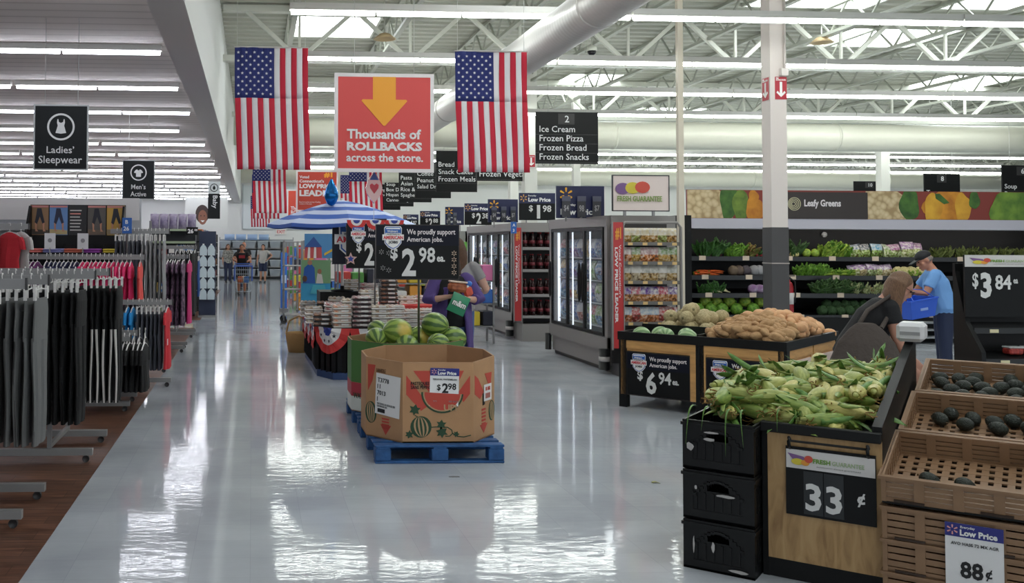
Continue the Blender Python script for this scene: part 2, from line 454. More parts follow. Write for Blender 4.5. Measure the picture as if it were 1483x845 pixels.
# fluorescent strips
def tube_mat(name, e, c='#f6fbff'): return mat(name, c, .4, emit=e)
M_TL = tube_mat('lit_tube_low', TUBE_LOW, '#f3f4ff'); M_TH = tube_mat('lit_tube_high', TUBE_HIGH, '#f7fcf8')
M_HOUS = mat('fixture_housing', '#c9c8c2', .5)
def strip(L, low):
    t = thing('ceiling_light', 'x', 'ceiling light')
    obj('housing', MB().b2(0, L, -.05, .05, .0, .07 if low else .10), M_HOUS, t)
    n = max(1, round(L/1.22))
    for k in range(n):
        obj('tube', MB().path([(k*L/n+.02, 0, -.025), ((k+1)*L/n-.02, 0, -.025)], .024 if low else .04, 6), M_TL if low else M_TH, t)
    return t
proto_low = proto_high = None
rown = 0
for k in range(-3, 16):
    Y = 11.9+2.76*k
    if Y > 53: break
    far = max(.28*Y+.5, 3.3)
    n = int(math.ceil((far-1.13)/2.5))
    off = 0 if k % 3 else .4
    for i in range(n):
        lab = 'white strip light on the low ceiling, %s row from entrance, %s from soffit' % (ORD[k+3], ORD[i])
        loc = (-1.13-off*(k % 2)-2.5*i-2.44, Y, 4.03)
        if proto_low is None: proto_low = strip(2.44, True); t = proto_low; t.location = loc
        else: t = dup(proto_low, loc)
        t['label'] = lab; t['group'] = 'strip lights on the low ceiling'
for k in range(-4, 12):
    Y = 13.45+3.37*k
    far = max(.8*Y, 9)
    n = int(math.ceil((far-.5)/4.9))
    for i in range(n):
        lab = 'white strip light below the roof trusses, %s row from entrance, %s from upper wall' % (ORD[k+4], ORD[i])
        loc = (.5+4.9*i, Y, 4.95)
        if proto_high is None: proto_high = strip(4.88, False); t = proto_high; t.location = loc
        else: t = dup(proto_high, loc)
        t['label'] = lab; t['group'] = 'strip lights below the roof'
# ================================================================== hanging signs and flags
def panel(label, cat, x0, y0, x1, y1, Y, face, border=None, bw=.03, name='hanging_sign', thick=.03, group=None, wires=0):
    a = P(x0, y1, Y); b = P(x1, y0, Y)
    W, H = b.x-a.x, b.z-a.z
    t = thing(name, label, cat, (a.x, Y, a.z), 0, group)
    t['W'] = 0  # replaced below
    del t['W']
    if border:
        f = MB()
        f.b2(0, bw, 0, thick, 0, H).b2(W-bw, W, 0, thick, 0, H).b2(bw, W-bw, 0, thick, 0, bw).b2(bw, W-bw, 0, thick, H-bw, H)
        obj('frame', f, border, t)
        obj('board', MB().b2(bw, W-bw, .006, thick-.006, bw, H-bw), face, t)
    else:
        obj('board', MB().b2(0, W, 0, thick, 0, H), face, t)
    if wires:
        wm = MB()
        for fx in ((.2, .8) if wires == 2 else (.5,)):
            obj('wire', MB().tube((W*fx, thick/2, H), (W*fx, thick/2, wires_top(Y, a.x)-a.z), .004, n=5), flat('#b8b8b4'), t)
    return t, W, H
def wires_top(Y, x): return 4.12 if x < -1 else ROOF+.06
def spark(parent, cx, cz, r, m, y=-.004):
    mb = MB()
    for k in range(6):
        a = PI/2+k*PI/3; c, s_ = math.cos(a), math.sin(a)
        p = [(cx+c*r*.36, cz+s_*r*.36)]
        w_ = r*.15
        p = [(cx+c*r*.34-s_*w_*.5, cz+s_*r*.34+c*w_*.5), (cx+c*r*.34+s_*w_*.5, cz+s_*r*.34-c*w_*.5), (cx+c*r*.9+s_*w_, cz+s_*r*.9-c*w_), (cx+c*r, cz+s_*r), (cx+c*r*.9-s_*w_, cz+s_*r*.9+c*w_)]
        mb.prism(p, y, y-.003)
    return obj('emblem', mb, m, parent)
M_SPARK = flat('#f6b62c'); M_NAVY = flat('#171f4a', .45); M_SIGNBLK = mat('sign_black', '#0f1011', .5, spec=.25); M_SIGNGRY = flat('#262b2d', .5)
M_RED = flat('#dc4a48', .5); M_RED2 = flat('#c8412f', .5); M_PALE = flat('#ece5e6', .5)
M_SHBLUE = flat('#2f62b4'); M_SHRED = flat('#cf3340')
def shield(parent, x, z, w, h, y=-.004):
    """blue, white and red jobs badge with its lower left corner at x,z"""
    def pts(k):
        cx, cz = x+w/2, z+h*.52
        base = [(-.40, .48), (.40, .48), (.46, .40), (.44, -.22), (.25, -.40), (0, -.50), (-.25, -.40), (-.44, -.22), (-.46, .40)]
        return [(cx+px*w*k*.9, cz+pz*h*k) for px, pz in base]
    b = poly_part('badge', parent, pts(1), WHITE, y)
    def kid(poly, m, d):
        return poly_part('badge_panel', b, poly, m, y-d)
    kid(pts(.93), M_SHBLUE, .003); kid(pts(.86), WHITE, .0045)
    kid([(x+w*.13, z+h*.72), (x+w*.87, z+h*.72), (x+w*.88, z+h*.88), (x+w*.12, z+h*.88)], M_SHBLUE, .006)
    write(b, 'Walmart', x+w*.22, z+h*.75, w=w*.5, h=h*.09, m=WHITE, y=y-.011)
    kid([(x, z+h*.42), (x+w, z+h*.42), (x+w, z+h*.66), (x, z+h*.66)], WHITE, .008)
    write(b, 'INVESTING IN', x+w*.2, z+h*.645, w=w*.6, h=h*.05, m=INK, y=y-.013)
    write(b, 'AMERICAN', x+w*.04, z+h*.46, w=w*.92, h=h*.15, m=M_SHRED, y=y-.013, bold=.03)
    write(b, 'JOBS', x+w*.28, z+h*.26, w=w*.44, h=h*.13, m=INK, y=y-.011, bold=.03)
    return b

# big red sign
t, W, H = panel('large red square sign with a yellow down arrow between two flags', 'sign', 484, 107.5, 628.5, 249, 11.95, M_RED, M_PALE, .045, wires=2)
ax = [(.385, .965), (.385, .735), (.28, .735), (.27, .72), (.49, .47), (.51, .47), (.73, .72), (.72, .735), (.615, .735), (.615, .965)]
poly_part('arrow', t, [(px*W, pz*H) for px, pz in ax], flat('#f7a72a'), 0)
write(t, 'Thousands of', W*.125, H*.335, w=W*.745, h=H*.10, m=M_PALE, y=-.002, bold=.03)
write(t, 'ROLLBACKS', W*.125, H*.215, w=W*.755, h=H*.09, m=M_PALE, y=-.002, bold=.045)
write(t, 'across the store.', W*.12, H*.105, w=W*.77, h=H*.085, m=M_PALE, y=-.002, bold=.025)

# flags
M_FR = mat('flag_red', '#c8283f', .8, bump=.05, bscale=200); M_FW = mat('flag_white', '#e4e1e4', .8); M_FB = mat('flag_blue', '#27306f', .8)
def flag_meshes(seed):
    rnd = random.Random(seed)
    FW, FH = .914, 1.524
    p1, p2 = rnd.uniform(0, 6), rnd.uniform(0, 6)
    def yy(x, z): return .022*math.sin(9*x+p1+1.3*z)*(1-z/FH*.6)+.012*math.sin(17*x+p2-2*z)*(1-z/FH*.7)+.006*math.sin(40*x+9*z)
    def xx(x, z): return x+(.02*math.sin(2.2*z+p1)-.02*math.sin(p1+2.2*FH))*(1-z/FH)
    mb = MB()
    s_ = FW/13; zc = FH*.585
    for i in range(13):
        for (z0, z1, n) in ((0, zc, 10), (zc, FH, 8)):
            mb.mi = 2 if (i < 7 and z0 > 0) else (0 if i % 2 == 0 else 1)
            mb.sheet(lambda u, v: (xx((i+u)*s_, z0+(z1-z0)*v), yy((i+u)*s_, z0+(z1-z0)*v), z0+(z1-z0)*v), 3, n, .002)
    mb.mi = 1
    cw, ch = s_*7, FH-zc
    for rr in range(11):
        for cc in range(9):
            if (rr+cc) % 2: continue
            cx, cz = cw*(cc+.9)/9.8, zc+ch*(rr+1)/12.2
            R0, R1 = .021, .0085
            st = [(cx+(R0 if k % 2 == 0 else R1)*math.sin(k*PI/5), cz+(R0 if k % 2 == 0 else R1)*math.cos(k*PI/5)) for k in range(10)]
            for sd in (-1, 1):
                vs_ = [(xx(px, pz), yy(px, pz)+sd*.004, pz) for px, pz in st]+[(xx(cx, cz), yy(cx, cz)+sd*.004, cz)]
                mb.add(vs_, [(k, (k+1) % 10, 10) for k in range(10)])
    return mb.mesh('cloth', [M_FR, M_FW, M_FB])
fms = [flag_meshes(s_) for s_ in (3, 8)]
def flag(label, x0, y0, Y, k, group=None):
    a = P(x0, y0, Y)
    t = thing('national_flag', label, 'flag', (a.x, Y, a.z-1.524), 0, group)
    put('cloth', fms[k], t)
    obj('top_rod', MB().tube((-.01, 0, 1.53), (.925, 0, 1.53), .01, n=8), flat('#b9b3ae'), t)
    for fx in (.03, .88): obj('wire', MB().tube((fx, 0, 1.53), (fx, 0, ROOF+.06-(a.z-1.524)), .003, n=5), flat('#b8b8b4'), t)
flag('star-spangled flag hung upright beside the white upper wall and the big red arrow sign', 340, 68.5, 12.0, 0)
flag('star-spangled flag hung upright between the red arrow sign and the black frozen-food sign', 659, 74.5, 12.0, 1)
flag('star-spangled flag hanging behind the flag beside the white upper wall', 366, 229, 26.7, 1)
flag('star-spangled flag hanging low behind the big red arrow sign and heart balloon', 505.5, 230, 26.7, 0)
flag('smaller looking flag whose stripes show just under the second flag by the wall', 365, 253, 33.4, 0)
flag('flag farthest back in the wall side line, only its stripe ends showing', 363, 284, 47.5, 1)
flag('flag half hidden behind the flag over the blue umbrella', 493, 254, 33.4, 1)

# red signs behind
t, W, H = panel('red award sign beside the hanging flags above the blue umbrella', 'sign', 428.5, 247, 490, 306.5, 28, M_RED2, M_PALE, .05, wires=2)
write(t, 'Voted', W*.08, H*.80, h=H*.07, m=M_PALE, y=-.002, bold=.03)
write(t, "Connecticut's", W*.08, H*.70, w=W*.58, h=H*.075, m=M_PALE, y=-.002, bold=.03)
write(t, 'LOW PRICE', W*.08, H*.56, w=W*.82, h=H*.11, m=M_PALE, y=-.002, bold=.05)
write(t, 'LEADER', W*.08, H*.37, w=W*.82, h=H*.15, m=M_PALE, y=-.002, bold=.05)
write(t, '#1', W*.66, H*.82, w=W*.2, h=H*.13, m=flat('#f7a72a'), y=-.002, bold=.05)
write(t, 'Based on a price survey of leading\nretailers in the state', W*.08, H*.17, w=W*.5, h=H*.08, m=M_PALE, y=-.002, bold=0)
t, W, H = panel('small red sign half hidden behind the red award sign', 'sign', 415.5, 275, 461, 319, 38, M_RED2, M_PALE, .05, wires=2)
write(t, 'Thousands of\nROLLBACKS', W*.12, H*.2, w=W*.75, h=H*.25, m=M_PALE, y=-.002, bold=.03)

# black department signs on the clothing side
M_DEPT = mat('department_black', '#15191b', .5, spec=.25); M_DEPTB = flat('#b9bdbd', .5); M_LET = flat('#e6e8e8', .5)
def dress(cx, cz, r):
    L = [(-.10, 1.0), (-.30, .95), (-.24, .45), (-.36, .30), (-.30, .10), (-.52, -.78), (-.25, -.88), (0, -.9)]
    L = [(-.36, .98), (-.27, .98), (-.24, .62), (0, .50)]
    left = [(-.36, .98), (-.40, .55), (-.32, .15), (-.54, -.78), (0, -.88)]
    pts = left+[(-x, z) for x, z in reversed(left[:-1])]+[(.27, .98), (.22, .62), (0, .5), (-.22, .62), (-.27, .98)]
    return [(cx+x*r*.9, cz+z*r*.72) for x, z in pts]
def shirt(cx, cz, r):
    left = [(-.22, .62), (-.50, .5), (-.78, .1), (-.55, -.06), (-.42, .08), (-.42, -.66), (0, -.66)]
    pts = left+[(-x, z) for x, z in reversed(left[:-1])]+[(.12, .45), (-.12, .45)]
    return [(cx+x*r*.9, cz+z*r*.9) for x, z in pts]
t, W, H = panel('black square sign for sleepwear with a white dress symbol', 'sign', 47.5, 152, 128.5, 246.5, 10.5, M_DEPT, M_DEPTB, .016, wires=2)
ring(mb := MB(), W*.5, H*.66, W*.215, W*.25, -.001, .003); obj('ring', mb, M_LET, t)
poly_part('dress_symbol', t, dress(W*.5, H*.66, W*.2), M_LET, -.001)
write(t, 'Ladies\u2019', W*.245, H*.26, w=W*.5, h=H*.105, m=M_LET, y=-.001, bold=.005)
write(t, 'Sleepwear', W*.10, H*.07, w=W*.79, h=H*.15, m=M_LET, y=-.001, bold=.005)
t, W, H = panel('black square sign for men\u2019s activewear with a white shirt symbol', 'sign', 176.5, 232, 224.5, 289, 17.8, M_DEPT, M_DEPTB, .016, wires=2)
ring(mb := MB(), W*.5, H*.68, W*.215, W*.25, -.001, .003); obj('ring', mb, M_LET, t)
poly_part('shirt_symbol', t, shirt(W*.5, H*.67, W*.2), M_LET, -.001)
write(t, 'Men\u2019s', W*.28, H*.26, w=W*.44, h=H*.12, m=M_LET, y=-.001, bold=.005)
write(t, 'Active', W*.26, H*.08, w=W*.48, h=H*.12, m=M_LET, y=-.001, bold=.005)
t, W, H = panel('tall narrow black sign for the baby aisle with a pale symbol panel on top', 'sign', 301, 263, 319, 317, 24.5, M_DEPT, wires=1)
obj('symbol_panel', MB().b2(0, W, -.004, .0, H*.67, H), flat('#cfd6d6'), t)
ring(mb := MB(), W*.5, H*.83, W*.28, W*.34, -.005, .003); obj('ring', mb, M_DEPT, t)
poly_part('baby_symbol', t, [(W*.5, H*.90), (W*.62, H*.83), (W*.58, H*.78), (W*.42, H*.78), (W*.38, H*.83)], M_DEPT, -.005)
write(t, 'Baby', W*.28, H*.62, w=H*.34, h=W*.5, m=M_LET, y=-.002, bold=.01, rot=(0, PI/2, 0))

# black aisle signs
def aisle(label, x0, y0, x1, y1, Y, lines, num=None, fs=.13, top=.72):
    t, W, H = panel(label, 'sign', x0, y0, x1, y1, Y, M_SIGNBLK, wires=2)
    if num:
        obj('number_plate', MB().b2(W*.36, W*.62, -.006, 0, H*.76, H*.97), flat('#2b2a2a'), t)
        write(t, num, W*.465, H*.80, h=H*.13, m=M_LET, y=-.010, bold=.01)
    for i, s_ in enumerate(lines):
        if not s_: continue
        hh = H*.12 if not any(c in s_ for c in 'gypj') else H*.145
        write(t, s_, W*.06, H*(top-.05-i*.178)-(hh-H*.12)-H*.06, h=hh, m=M_LET, y=-.003, bold=.004)
        obj('slat_line', MB().b2(0, W, -.002, 0, H*(top-.16-i*.178), H*(top-.152-i*.178)), flat('#3a3a3a'), t)
    return t
aisle('black aisle sign numbered two listing ice cream and frozen snacks', 776, 163, 866, 237, 19.0, ['Ice Cream', 'Frozen Pizza', 'Frozen Bread', 'Frozen Snacks'], '2')
aisle('black aisle sign for frozen vegetables mostly hidden behind the flag', 690, 190, 763, 262, 24.2, ['', '', '', 'Frozen Vegetables'])
aisle('black aisle sign listing bread, snack cakes and frozen meals', 631.5, 219, 691, 278, 29.2, ['Bread', 'Snack Cakes', 'Frozen Meals', ''])
aisle('black aisle sign listing tea, coffee and peanut butter', 601, 235, 653, 287, 33.0, ['Tea', 'Coffee', 'Peanut Butter', 'Salad Dressings'], '1', top=.9)
aisle('black aisle sign listing pasta and rice behind the tea sign', 577.5, 246, 625, 293, 36.4, ['Pasta', 'Asian Foods', 'Rice & Beans', 'Spaghetti Sauce'], top=.8)
aisle('black aisle sign listing soup behind the pasta sign', 557, 257, 599, 299, 40.4, ['Soup', 'Box Dinners', 'Hispanic Foods', 'Canned Vegetables'], top=.8)
aisle('black aisle sign behind the soup sign, last of the grocery line', 540, 266, 580, 304, 44, ['Baking', 'Canned Fruit'], top=.8)
for (x0, y0, x1, y1, Y, n, ll, lab) in ((1237, 263, 1282, 302, 33, '10', [], 'black aisle sign numbered ten peeking over the produce header'), (1339, 252, 1390, 305, 27, '8', ['', 'Tea'], 'black aisle sign numbered eight behind the white wall panel and pepper picture'), (1452, 240, 1510, 300, 24, '6', ['', 'Soup', 'Beans'], 'black aisle sign numbered six above the green pepper picture')):
    aisle(lab, x0, y0, x1, y1, Y, ll, n)

# poster with a smiling child, standing over the baby aisle
t, W, H = panel('pale poster with a smiling child\u2019s face above the baby aisle', 'poster', 268, 286, 330, 330, 40, flat('#e3e6e2'), name='poster', wires=2)
def fc(fx, fz, rx, rz): return [(fx*W+rx*W*math.cos(k*PI/10), fz*H+rz*H*math.sin(k*PI/10)) for k in range(20)]
poly_part('hair_print', t, fc(.40, .45, .16, .30), flat('#3b2b26'), 0)
poly_part('face_print', t, fc(.41, .34, .105, .24), flat('#8a5a45'), -.003)
poly_part('smile_print', t, [(W*.36, H*.24), (W*.46, H*.24), (W*.41, H*.18)], WHITE, -.006)
for fx in (.37, .45): poly_part('eye_print', t, fc(fx, .39, .013, .02), INK, -.006)

# dome camera hung from the roof
a = P(857, 74, 18.2)
t = thing('security_camera', 'small white dome camera hanging below the long round duct', 'camera', a)
obj('stem', MB().tube((0, 0, .08), (0, 0, ROOF+.06-a.z), .012, n=6), M_STEEL, t)
obj('housing', MB().lathe([(.03, .11), (.09, .08), (.1, .0), (.085, 0)], 16), M_STEEL, t)
obj('dome', MB().lathe([(.085, 0), (.075, -.05), (.04, -.085), (.0, -.095)], 16), mat('smoked_dome', '#15161a', .1), t)
# bell-shaped lamps under the roof
for i, (px, py, Y) in enumerate(((557, 57, 18), (735, 184, 26), (475, 178, 32), (1190, 62, 18.5))):
    a = P(px, py, Y)
    t = thing('bell_lamp', ('tan bell lamp hanging beside the skylight over the red sign', 'tan bell lamp hanging beyond the dome camera', 'tan bell lamp hanging far behind the red sign', 'tan bell lamp near the roof above the produce side')[i], 'lamp', a)
    obj('shade', MB().lathe([(.04, .12), (.10, .1), (.22, 0), (.20, 0), (.09, .08)], 16), flat('#b9a27a'), t)
    obj('stem', MB().tube((0, 0, .11), (0, 0, ROOF+.06-a.z), .012, n=6), M_STEEL, t)

# columns and the pole
CX, CY = P(1131, 455, 14.9).x, 14.9
mb = MB(); s_ = .133
struct('column_produce', MB().b2(CX-s_, CX+s_, CY, CY+.266, 1.97+.0, ROOF), mat('column_cream', '#ddd3cd', .55))
o = struct('column_sleeve', MB().b2(CX-s_-.006, CX+s_+.006, CY-.006, CY+.272, 0, 1.97), mat('column_charcoal', '#4b494a', .6))
t = thing('strap', 'thin white strap round the charcoal part of the column', 'strap', (CX, CY+.133, 1.40))
obj('band', MB().b2(-.145, .145, -.145, .145, -.008, .008), flat('#b8aca6'), t)
t = thing('conduit_box', 'white electrical box with conduit on the cream column', 'electrical box', (CX+.07, CY, P(1120, 105, CY).z))
obj('box', MB().box((0, -.04, 0), (.12, .08, .12), bev=.008), flat('#e6ded8'), t); obj('conduit', MB().tube((.02, -.03, .06), (.02, -.03, 2.4), .016), flat('#ddd3cd'), t)
def arrow_plate(label, loc, rz, w=.19, h=.36):
    t = thing('fire_sign', label, 'sign', loc, rz)
    obj('plate', MB().b2(-w/2, w/2, -.006, 0, 0, h), flat('#b52a38'), t)
    poly_part('arrow', t, [(-.02, h*.78), (-.02, h*.26), (-.055, h*.38), (-.075, h*.30), (0, h*.10), (.075, h*.30), (.055, h*.38), (.02, h*.26), (.02, h*.78)], WHITE, -.006)
    write(t, 'FIRE\nEXTINGUISHER', -w*.42, h*.83, w=w*.84, h=h*.14, m=WHITE, y=-.008, bold=.03)
zz = P(1125, 144, CY).z
arrow_plate('red fire arrow plate on the front of the cream column', (CX+.04, CY-.001, zz), 0)
arrow_plate('red fire arrow plate on the aisle side of the cream column', (CX-.134, CY+.133, zz), -PI/2)
# extinguisher behind the column
ex = P(1148, 428, 15.05)
t = thing('fire_extinguisher', 'red fire extinguisher strapped beside the charcoal column', 'fire extinguisher', (CX+.215, 15.05, ex.z-.28))
obj('cylinder', MB().lathe([(0, 0), (.066, 0), (.07, .02), (.07, .42), (.05, .48), (.025, .5), (.025, .53), (0, .53)], 16), mat('extinguisher_red', '#a31f28', .3), t)
obj('label_band', MB().lathe([(.072, .14), (.072, .32)], 16), flat('#d8d3cf'), t)
obj('valve', MB().box((0, 0, .55), (.05, .04, .05)).box((.04, 0, .59), (.12, .02, .015)), flat('#26262a'), t)
obj('hose', MB().path([(.03, 0, .55), (.09, -.02, .5), (.1, -.02, .3), (.085, -.02, .16)], .012, 6), BLACK, t)
obj('bracket', MB().b2(-.09, -.07, -.03, .03, .1, .4), BLACK, t)
o = struct('column_thin', MB().b2(-.045, .045, 0, .09, 0, ROOF), mat('pole_cream', '#cfc6b4', .55)); o.location = (P(987, 260, 15.6).x, 15.6, 0)
for i, (px, Y, w_) in enumerate(((769, 24.0, .32), (1283, 31, .3), (836, 27.5, .2), (745, 35, .3))):
    o = struct('column_far', MB().b2(-w_/2, w_/2, 0, w_, 0, ROOF), mat('column_white', '#dcdcd4', .55)); o.location = (P(px, 260, Y).x, Y, 0)
arrow_plate('red fire arrow plate on the far white column beside the second flag', (P(769, 240, 24).x, 23.99, P(769, 242, 24).z), 0, .2, .3)
# ================================================================== watermelon bins on blue pallets
M_PAL = mat('blue_pallet_paint', '#28568c', .65, var=.25, vscale=9, bump=.3, bscale=30)
M_KRAFT = mat('kraft_board', '#b78d66', .75, var=.06, vscale=5, bump=.08, bscale=120)
M_KRAFT_IN = mat('kraft_board_inside', '#a88260', .8, var=.06, vscale=5)
M_PRED = flat('#bf4a3c', .7); M_PGREEN = flat('#2c4a33', .7); M_PTAN = flat('#b99873', .7)
def pallet(label, loc):
    t = thing('pallet', label, 'pallet', loc)
    L, Wd = 1.10, .99
    for k in range(7): obj('deck_board', MB().box((0, .05+k*(L-.1)/6, .131), (Wd, .1, .018), bev=.003), M_PAL, t)
    for x in (-Wd/2+.06, 0, Wd/2-.06):
        for y in (.06, L/2, L-.06): obj('block', MB().box((x, y, .065), (.12 if x else .13, .12, .09), bev=.006), M_PAL, t)
        obj('stringer_board', MB().box((x, L/2, .116), (.1, L, .014)), M_PAL, t)
    for y in (.05, L/2, L-.05): obj('bottom_board', MB().box((0, y, .01), (Wd, .1, .018), bev=.003), M_PAL, t)
    return t
PX = 1.436
pallet('blue wooden pallet under the cut cardboard melon bin', (PX, 7.34, 0))
pallet('blue wooden pallet under the green watermelon bin', (PX, 8.52, 0))
def carton(name, label, y0, y1, h, mo, mi, drop=None):
    """eight sided bin; returns the thing and its panels, each with its own frame (x along, z up, outside = -y)"""
    t = thing(name, label, 'bin', (PX, 0, .141))
    c, hw, fw = .33, .52, .275
    pts = [(-fw, y0), (fw, y0), (hw, y0+c), (hw, y1-c), (fw, y1), (-fw, y1), (-hw, y1-c), (-hw, y0+c)]
    P_ = []
    for k in range(8):
        a = Vector((*pts[k], 0)); b = Vector((*pts[(k+1) % 8], 0))
        L = (b-a).length; rz = math.atan2(b.y-a.y, b.x-a.x)
        mb = MB()
        hh = h+(drop[k] if drop else 0); h2 = h+(drop[(k+1) % 8] if drop else 0)
        mb.mi = 0; mb.add([(0, 0, 0), (L, 0, 0), (L, 0, h2), (0, 0, hh)], [(0, 1, 2, 3)])
        mb.mi = 1; mb.add([(0, .012, 0), (L, .012, 0), (L, .012, h2), (0, .012, hh)], [(3, 2, 1, 0)])
        mb.mi = 1; mb.add([(0, 0, hh), (L, 0, h2), (L, .012, h2), (0, .012, hh), (0, 0, 0), (L, 0, 0), (L, .012, 0), (0, .012, 0)], [(0, 1, 2, 3), (7, 6, 5, 4), (0, 3, 7, 4), (1, 5, 6, 2)])
        P_.append((obj('side_panel', mb, [mo, mi], t, (a.x, a.y, 0), (0, 0, rz)), L))
    obj('bottom_panel', MB().prism(pts, .0, .01, 'z'), mi, t)
    return t, P_
bt, BP = carton('melon_bin', 'empty cut-down cardboard melon bin printed with red and green watermelons', 7.42, 8.42, .615, M_KRAFT, M_KRAFT_IN, (0, 0, .015, .03, .035, .03, .02, .01))
def pr(panel, poly, m, d=.0015, name='print'): return obj(name, MB().prism(poly, -.0005, -d-.0005), m, panel)
def slice_print(panel, L, H, ox=0.0, full=True):
    q = lambda x, y: (ox+(x-322)/318*.543, (695-y)/368*H)
    pr(panel, [q(338, 378), q(362, 410), q(440, 520), q(405, 545), q(338, 468)], M_PRED)
    pr(panel, [q(370, 357), q(600, 357), q(555, 455), q(440, 455)], M_PRED)
    pr(panel, [q(628, 380), q(628, 465), q(598, 505), q(572, 462)], M_PRED)
    n = 18
    def half(r, k): return [q(502+r*math.cos(PI*i/n+.06), 462+r*.98*math.sin(PI*i/n+.06)) for i in range(n+1)]
    pr(panel, half(96, 0), M_PGREEN, .003); pr(panel, half(88, 0), M_PTAN, .0045); pr(panel, half(82, 0), M_PRED, .006)
    write(panel, 'UP!', q(508, 0)[0], q(0, 545)[1], w=.10, h=.05, m=M_PTAN, y=-.009, bold=.03)
    melon_print(panel, q, 405, 620, 48)
    def leaf(cx, cy, s_, a):
        pts = [(0, -1), (.35, -.45), (.95, -.5), (.55, 0), (.8, .6), (.25, .5), (0, 1), (-.25, .5), (-.8, .6), (-.55, 0), (-.95, -.5), (-.35, -.45)]
        pr(panel, [q(cx+s_*(px*math.cos(a)-py*math.sin(a)), cy+s_*(px*math.sin(a)+py*math.cos(a))) for px, py in pts], M_PGREEN, .003)
    leaf(377, 540, 27, .2); leaf(352, 655, 20, 1.2); leaf(497, 610, 24, .1); leaf(500, 645, 28, .9); leaf(565, 655, 15, .4)
    mb = MB()
    def vine(pts):
        for (x0, y0), (x1, y1) in zip(pts, pts[1:]):
            a, b = Vector(q(x0, y0)), Vector(q(x1, y1)); n_ = (b-a).orthogonal().normalized()*.0035
            mb.prism([tuple(a+n_), tuple(b+n_), tuple(b-n_), tuple(a-n_)], -.0005, -.003)
    vine([(377, 565), (392, 575), (400, 572)]); vine([(450, 622), (475, 620), (500, 622), (525, 622), (545, 635), (548, 652), (535, 664), (515, 664)]); vine([(548, 650), (570, 665), (600, 668), (632, 660)])
    obj('print', mb, M_PGREEN, panel)
    write(panel, 'PASTEQUES\nSANS PEPINS', q(358, 0)[0], q(0, 442)[1], w=.155, h=.055, m=INK, y=-.004, bold=.02)
def melon_print(panel, q, cx, cy, r):
    pr(panel, [q(cx+r*math.cos(k*PI/10), cy+r*1.05*math.sin(k*PI/10)) for k in range(20)], M_PGREEN, .003)
    for k in (-.62, -.2, .22, .64):
        pts = []
        for i in range(9): th = -PI/2+PI*(i+.5)/9; pts.append((cx+r*.95*k*math.cos(th)+r*.09*math.cos(th)+6*math.sin(th), cy+r*.98*math.sin(th)))
        for i in reversed(range(9)): th = -PI/2+PI*(i+.5)/9; pts.append((cx+r*.95*k*math.cos(th)-r*.09*math.cos(th)+6*math.sin(th), cy+r*.98*math.sin(th)))
        pr(panel, [q(*p) for p in pts], M_PTAN, .0045)
pan, L = BP[0]; slice_print(pan, L, .6)
pan, L = BP[1]
q2 = lambda x, y: ((x-640)/95*L, (695-y)/368*.6)
pr(pan, [q2(645, 380), q2(660, 400), q2(685, 470), q2(668, 500), q2(645, 470)], M_PRED); pr(pan, [q2(690, 385), q2(722, 385), q2(715, 470)], M_PRED)
for k in range(5): pr(pan, [q2(676, 550+k*17), q2(694, 550+k*17), q2(694, 560+k*17), q2(676, 560+k*17)], M_PRED)
pr(pan, [q2(668, 625), q2(702, 625), q2(685, 668)], M_PRED)
melon_print(pan, lambda x, y: ((x-405)*.0012+L-.06, (620-y)*.0016+.20), 405, 620, 48)
pr(pan, [q2(680, 478), q2(690, 476), q2(690, 532), q2(680, 535)], flat('#1c1512'), .003, 'hand_hole')
pan, L = BP[7]
q3 = lambda x, y: ((x-155)/165*L, (690-y)/370*.6)
pr(pan, [q3(165, 340), q3(200, 340), q3(185, 420), q3(165, 470)], M_PRED); pr(pan, [q3(215, 395), q3(300, 385), q3(300, 440), q3(255, 420), q3(210, 430)], M_PRED)
for k in range(4): pr(pan, [q3(228, 590+k*14), q3(262, 590+k*14), q3(260, 598+k*14), q3(230, 598+k*14)], M_PRED)
pr(pan, [q3(222, 622), q3(270, 622), q3(246, 670)], M_PRED)
melon_print(pan, lambda x, y: ((x-405)*.0013+.06, (620-y)*.0017+.19), 405, 620, 48)
write(pan, 'HANDLE\nWITH CARE', q3(205, 0)[0], q3(0, 398)[1], w=.14, h=.07, m=flat('#6b4a35'), y=-.003, bold=.0)
# papers on the bin
a = BP[7][0]
def on_panel(pn, x, y, z):
    return bt.matrix_world @ pn.matrix_local @ Vector((x, y, z))
bt_loc = Vector((PX, 0, .141))
def stick(name, label, cat, pn, x, z, d=.006, tilt=0):
    pl = Matrix.Translation(bt_loc) @ Matrix.Translation(pn.location) @ pn.rotation_euler.to_matrix().to_4x4()
    p = pl @ Vector((x, -d, z))
    return thing(name, label, cat, p, (0, tilt, pn.rotation_euler.z))
t = stick('shipping_label', 'white shipping label with large numbers on the cut-down melon bin', 'label', BP[7][0], .11, .19, tilt=.05)
obj('sheet', MB().b2(0, .27, 0, .001, 0, .32), flat('#e9e8e6'), t)
for i, s_ in enumerate(('T3778', '11', '7013', '1')): write(t, s_, .02, .25-i*.05, h=.035, m=INK, y=-.001, bold=.01)
write(t, 'WATERMELON SEEDLESS BIN\nGROWN IN USA', .02, .055, w=.2, h=.035, m=flat('#777777'), y=-.001, bold=0)
obj('barcode', MB().b2(.03, .11, -.002, 0, .015, .045), INK, t)
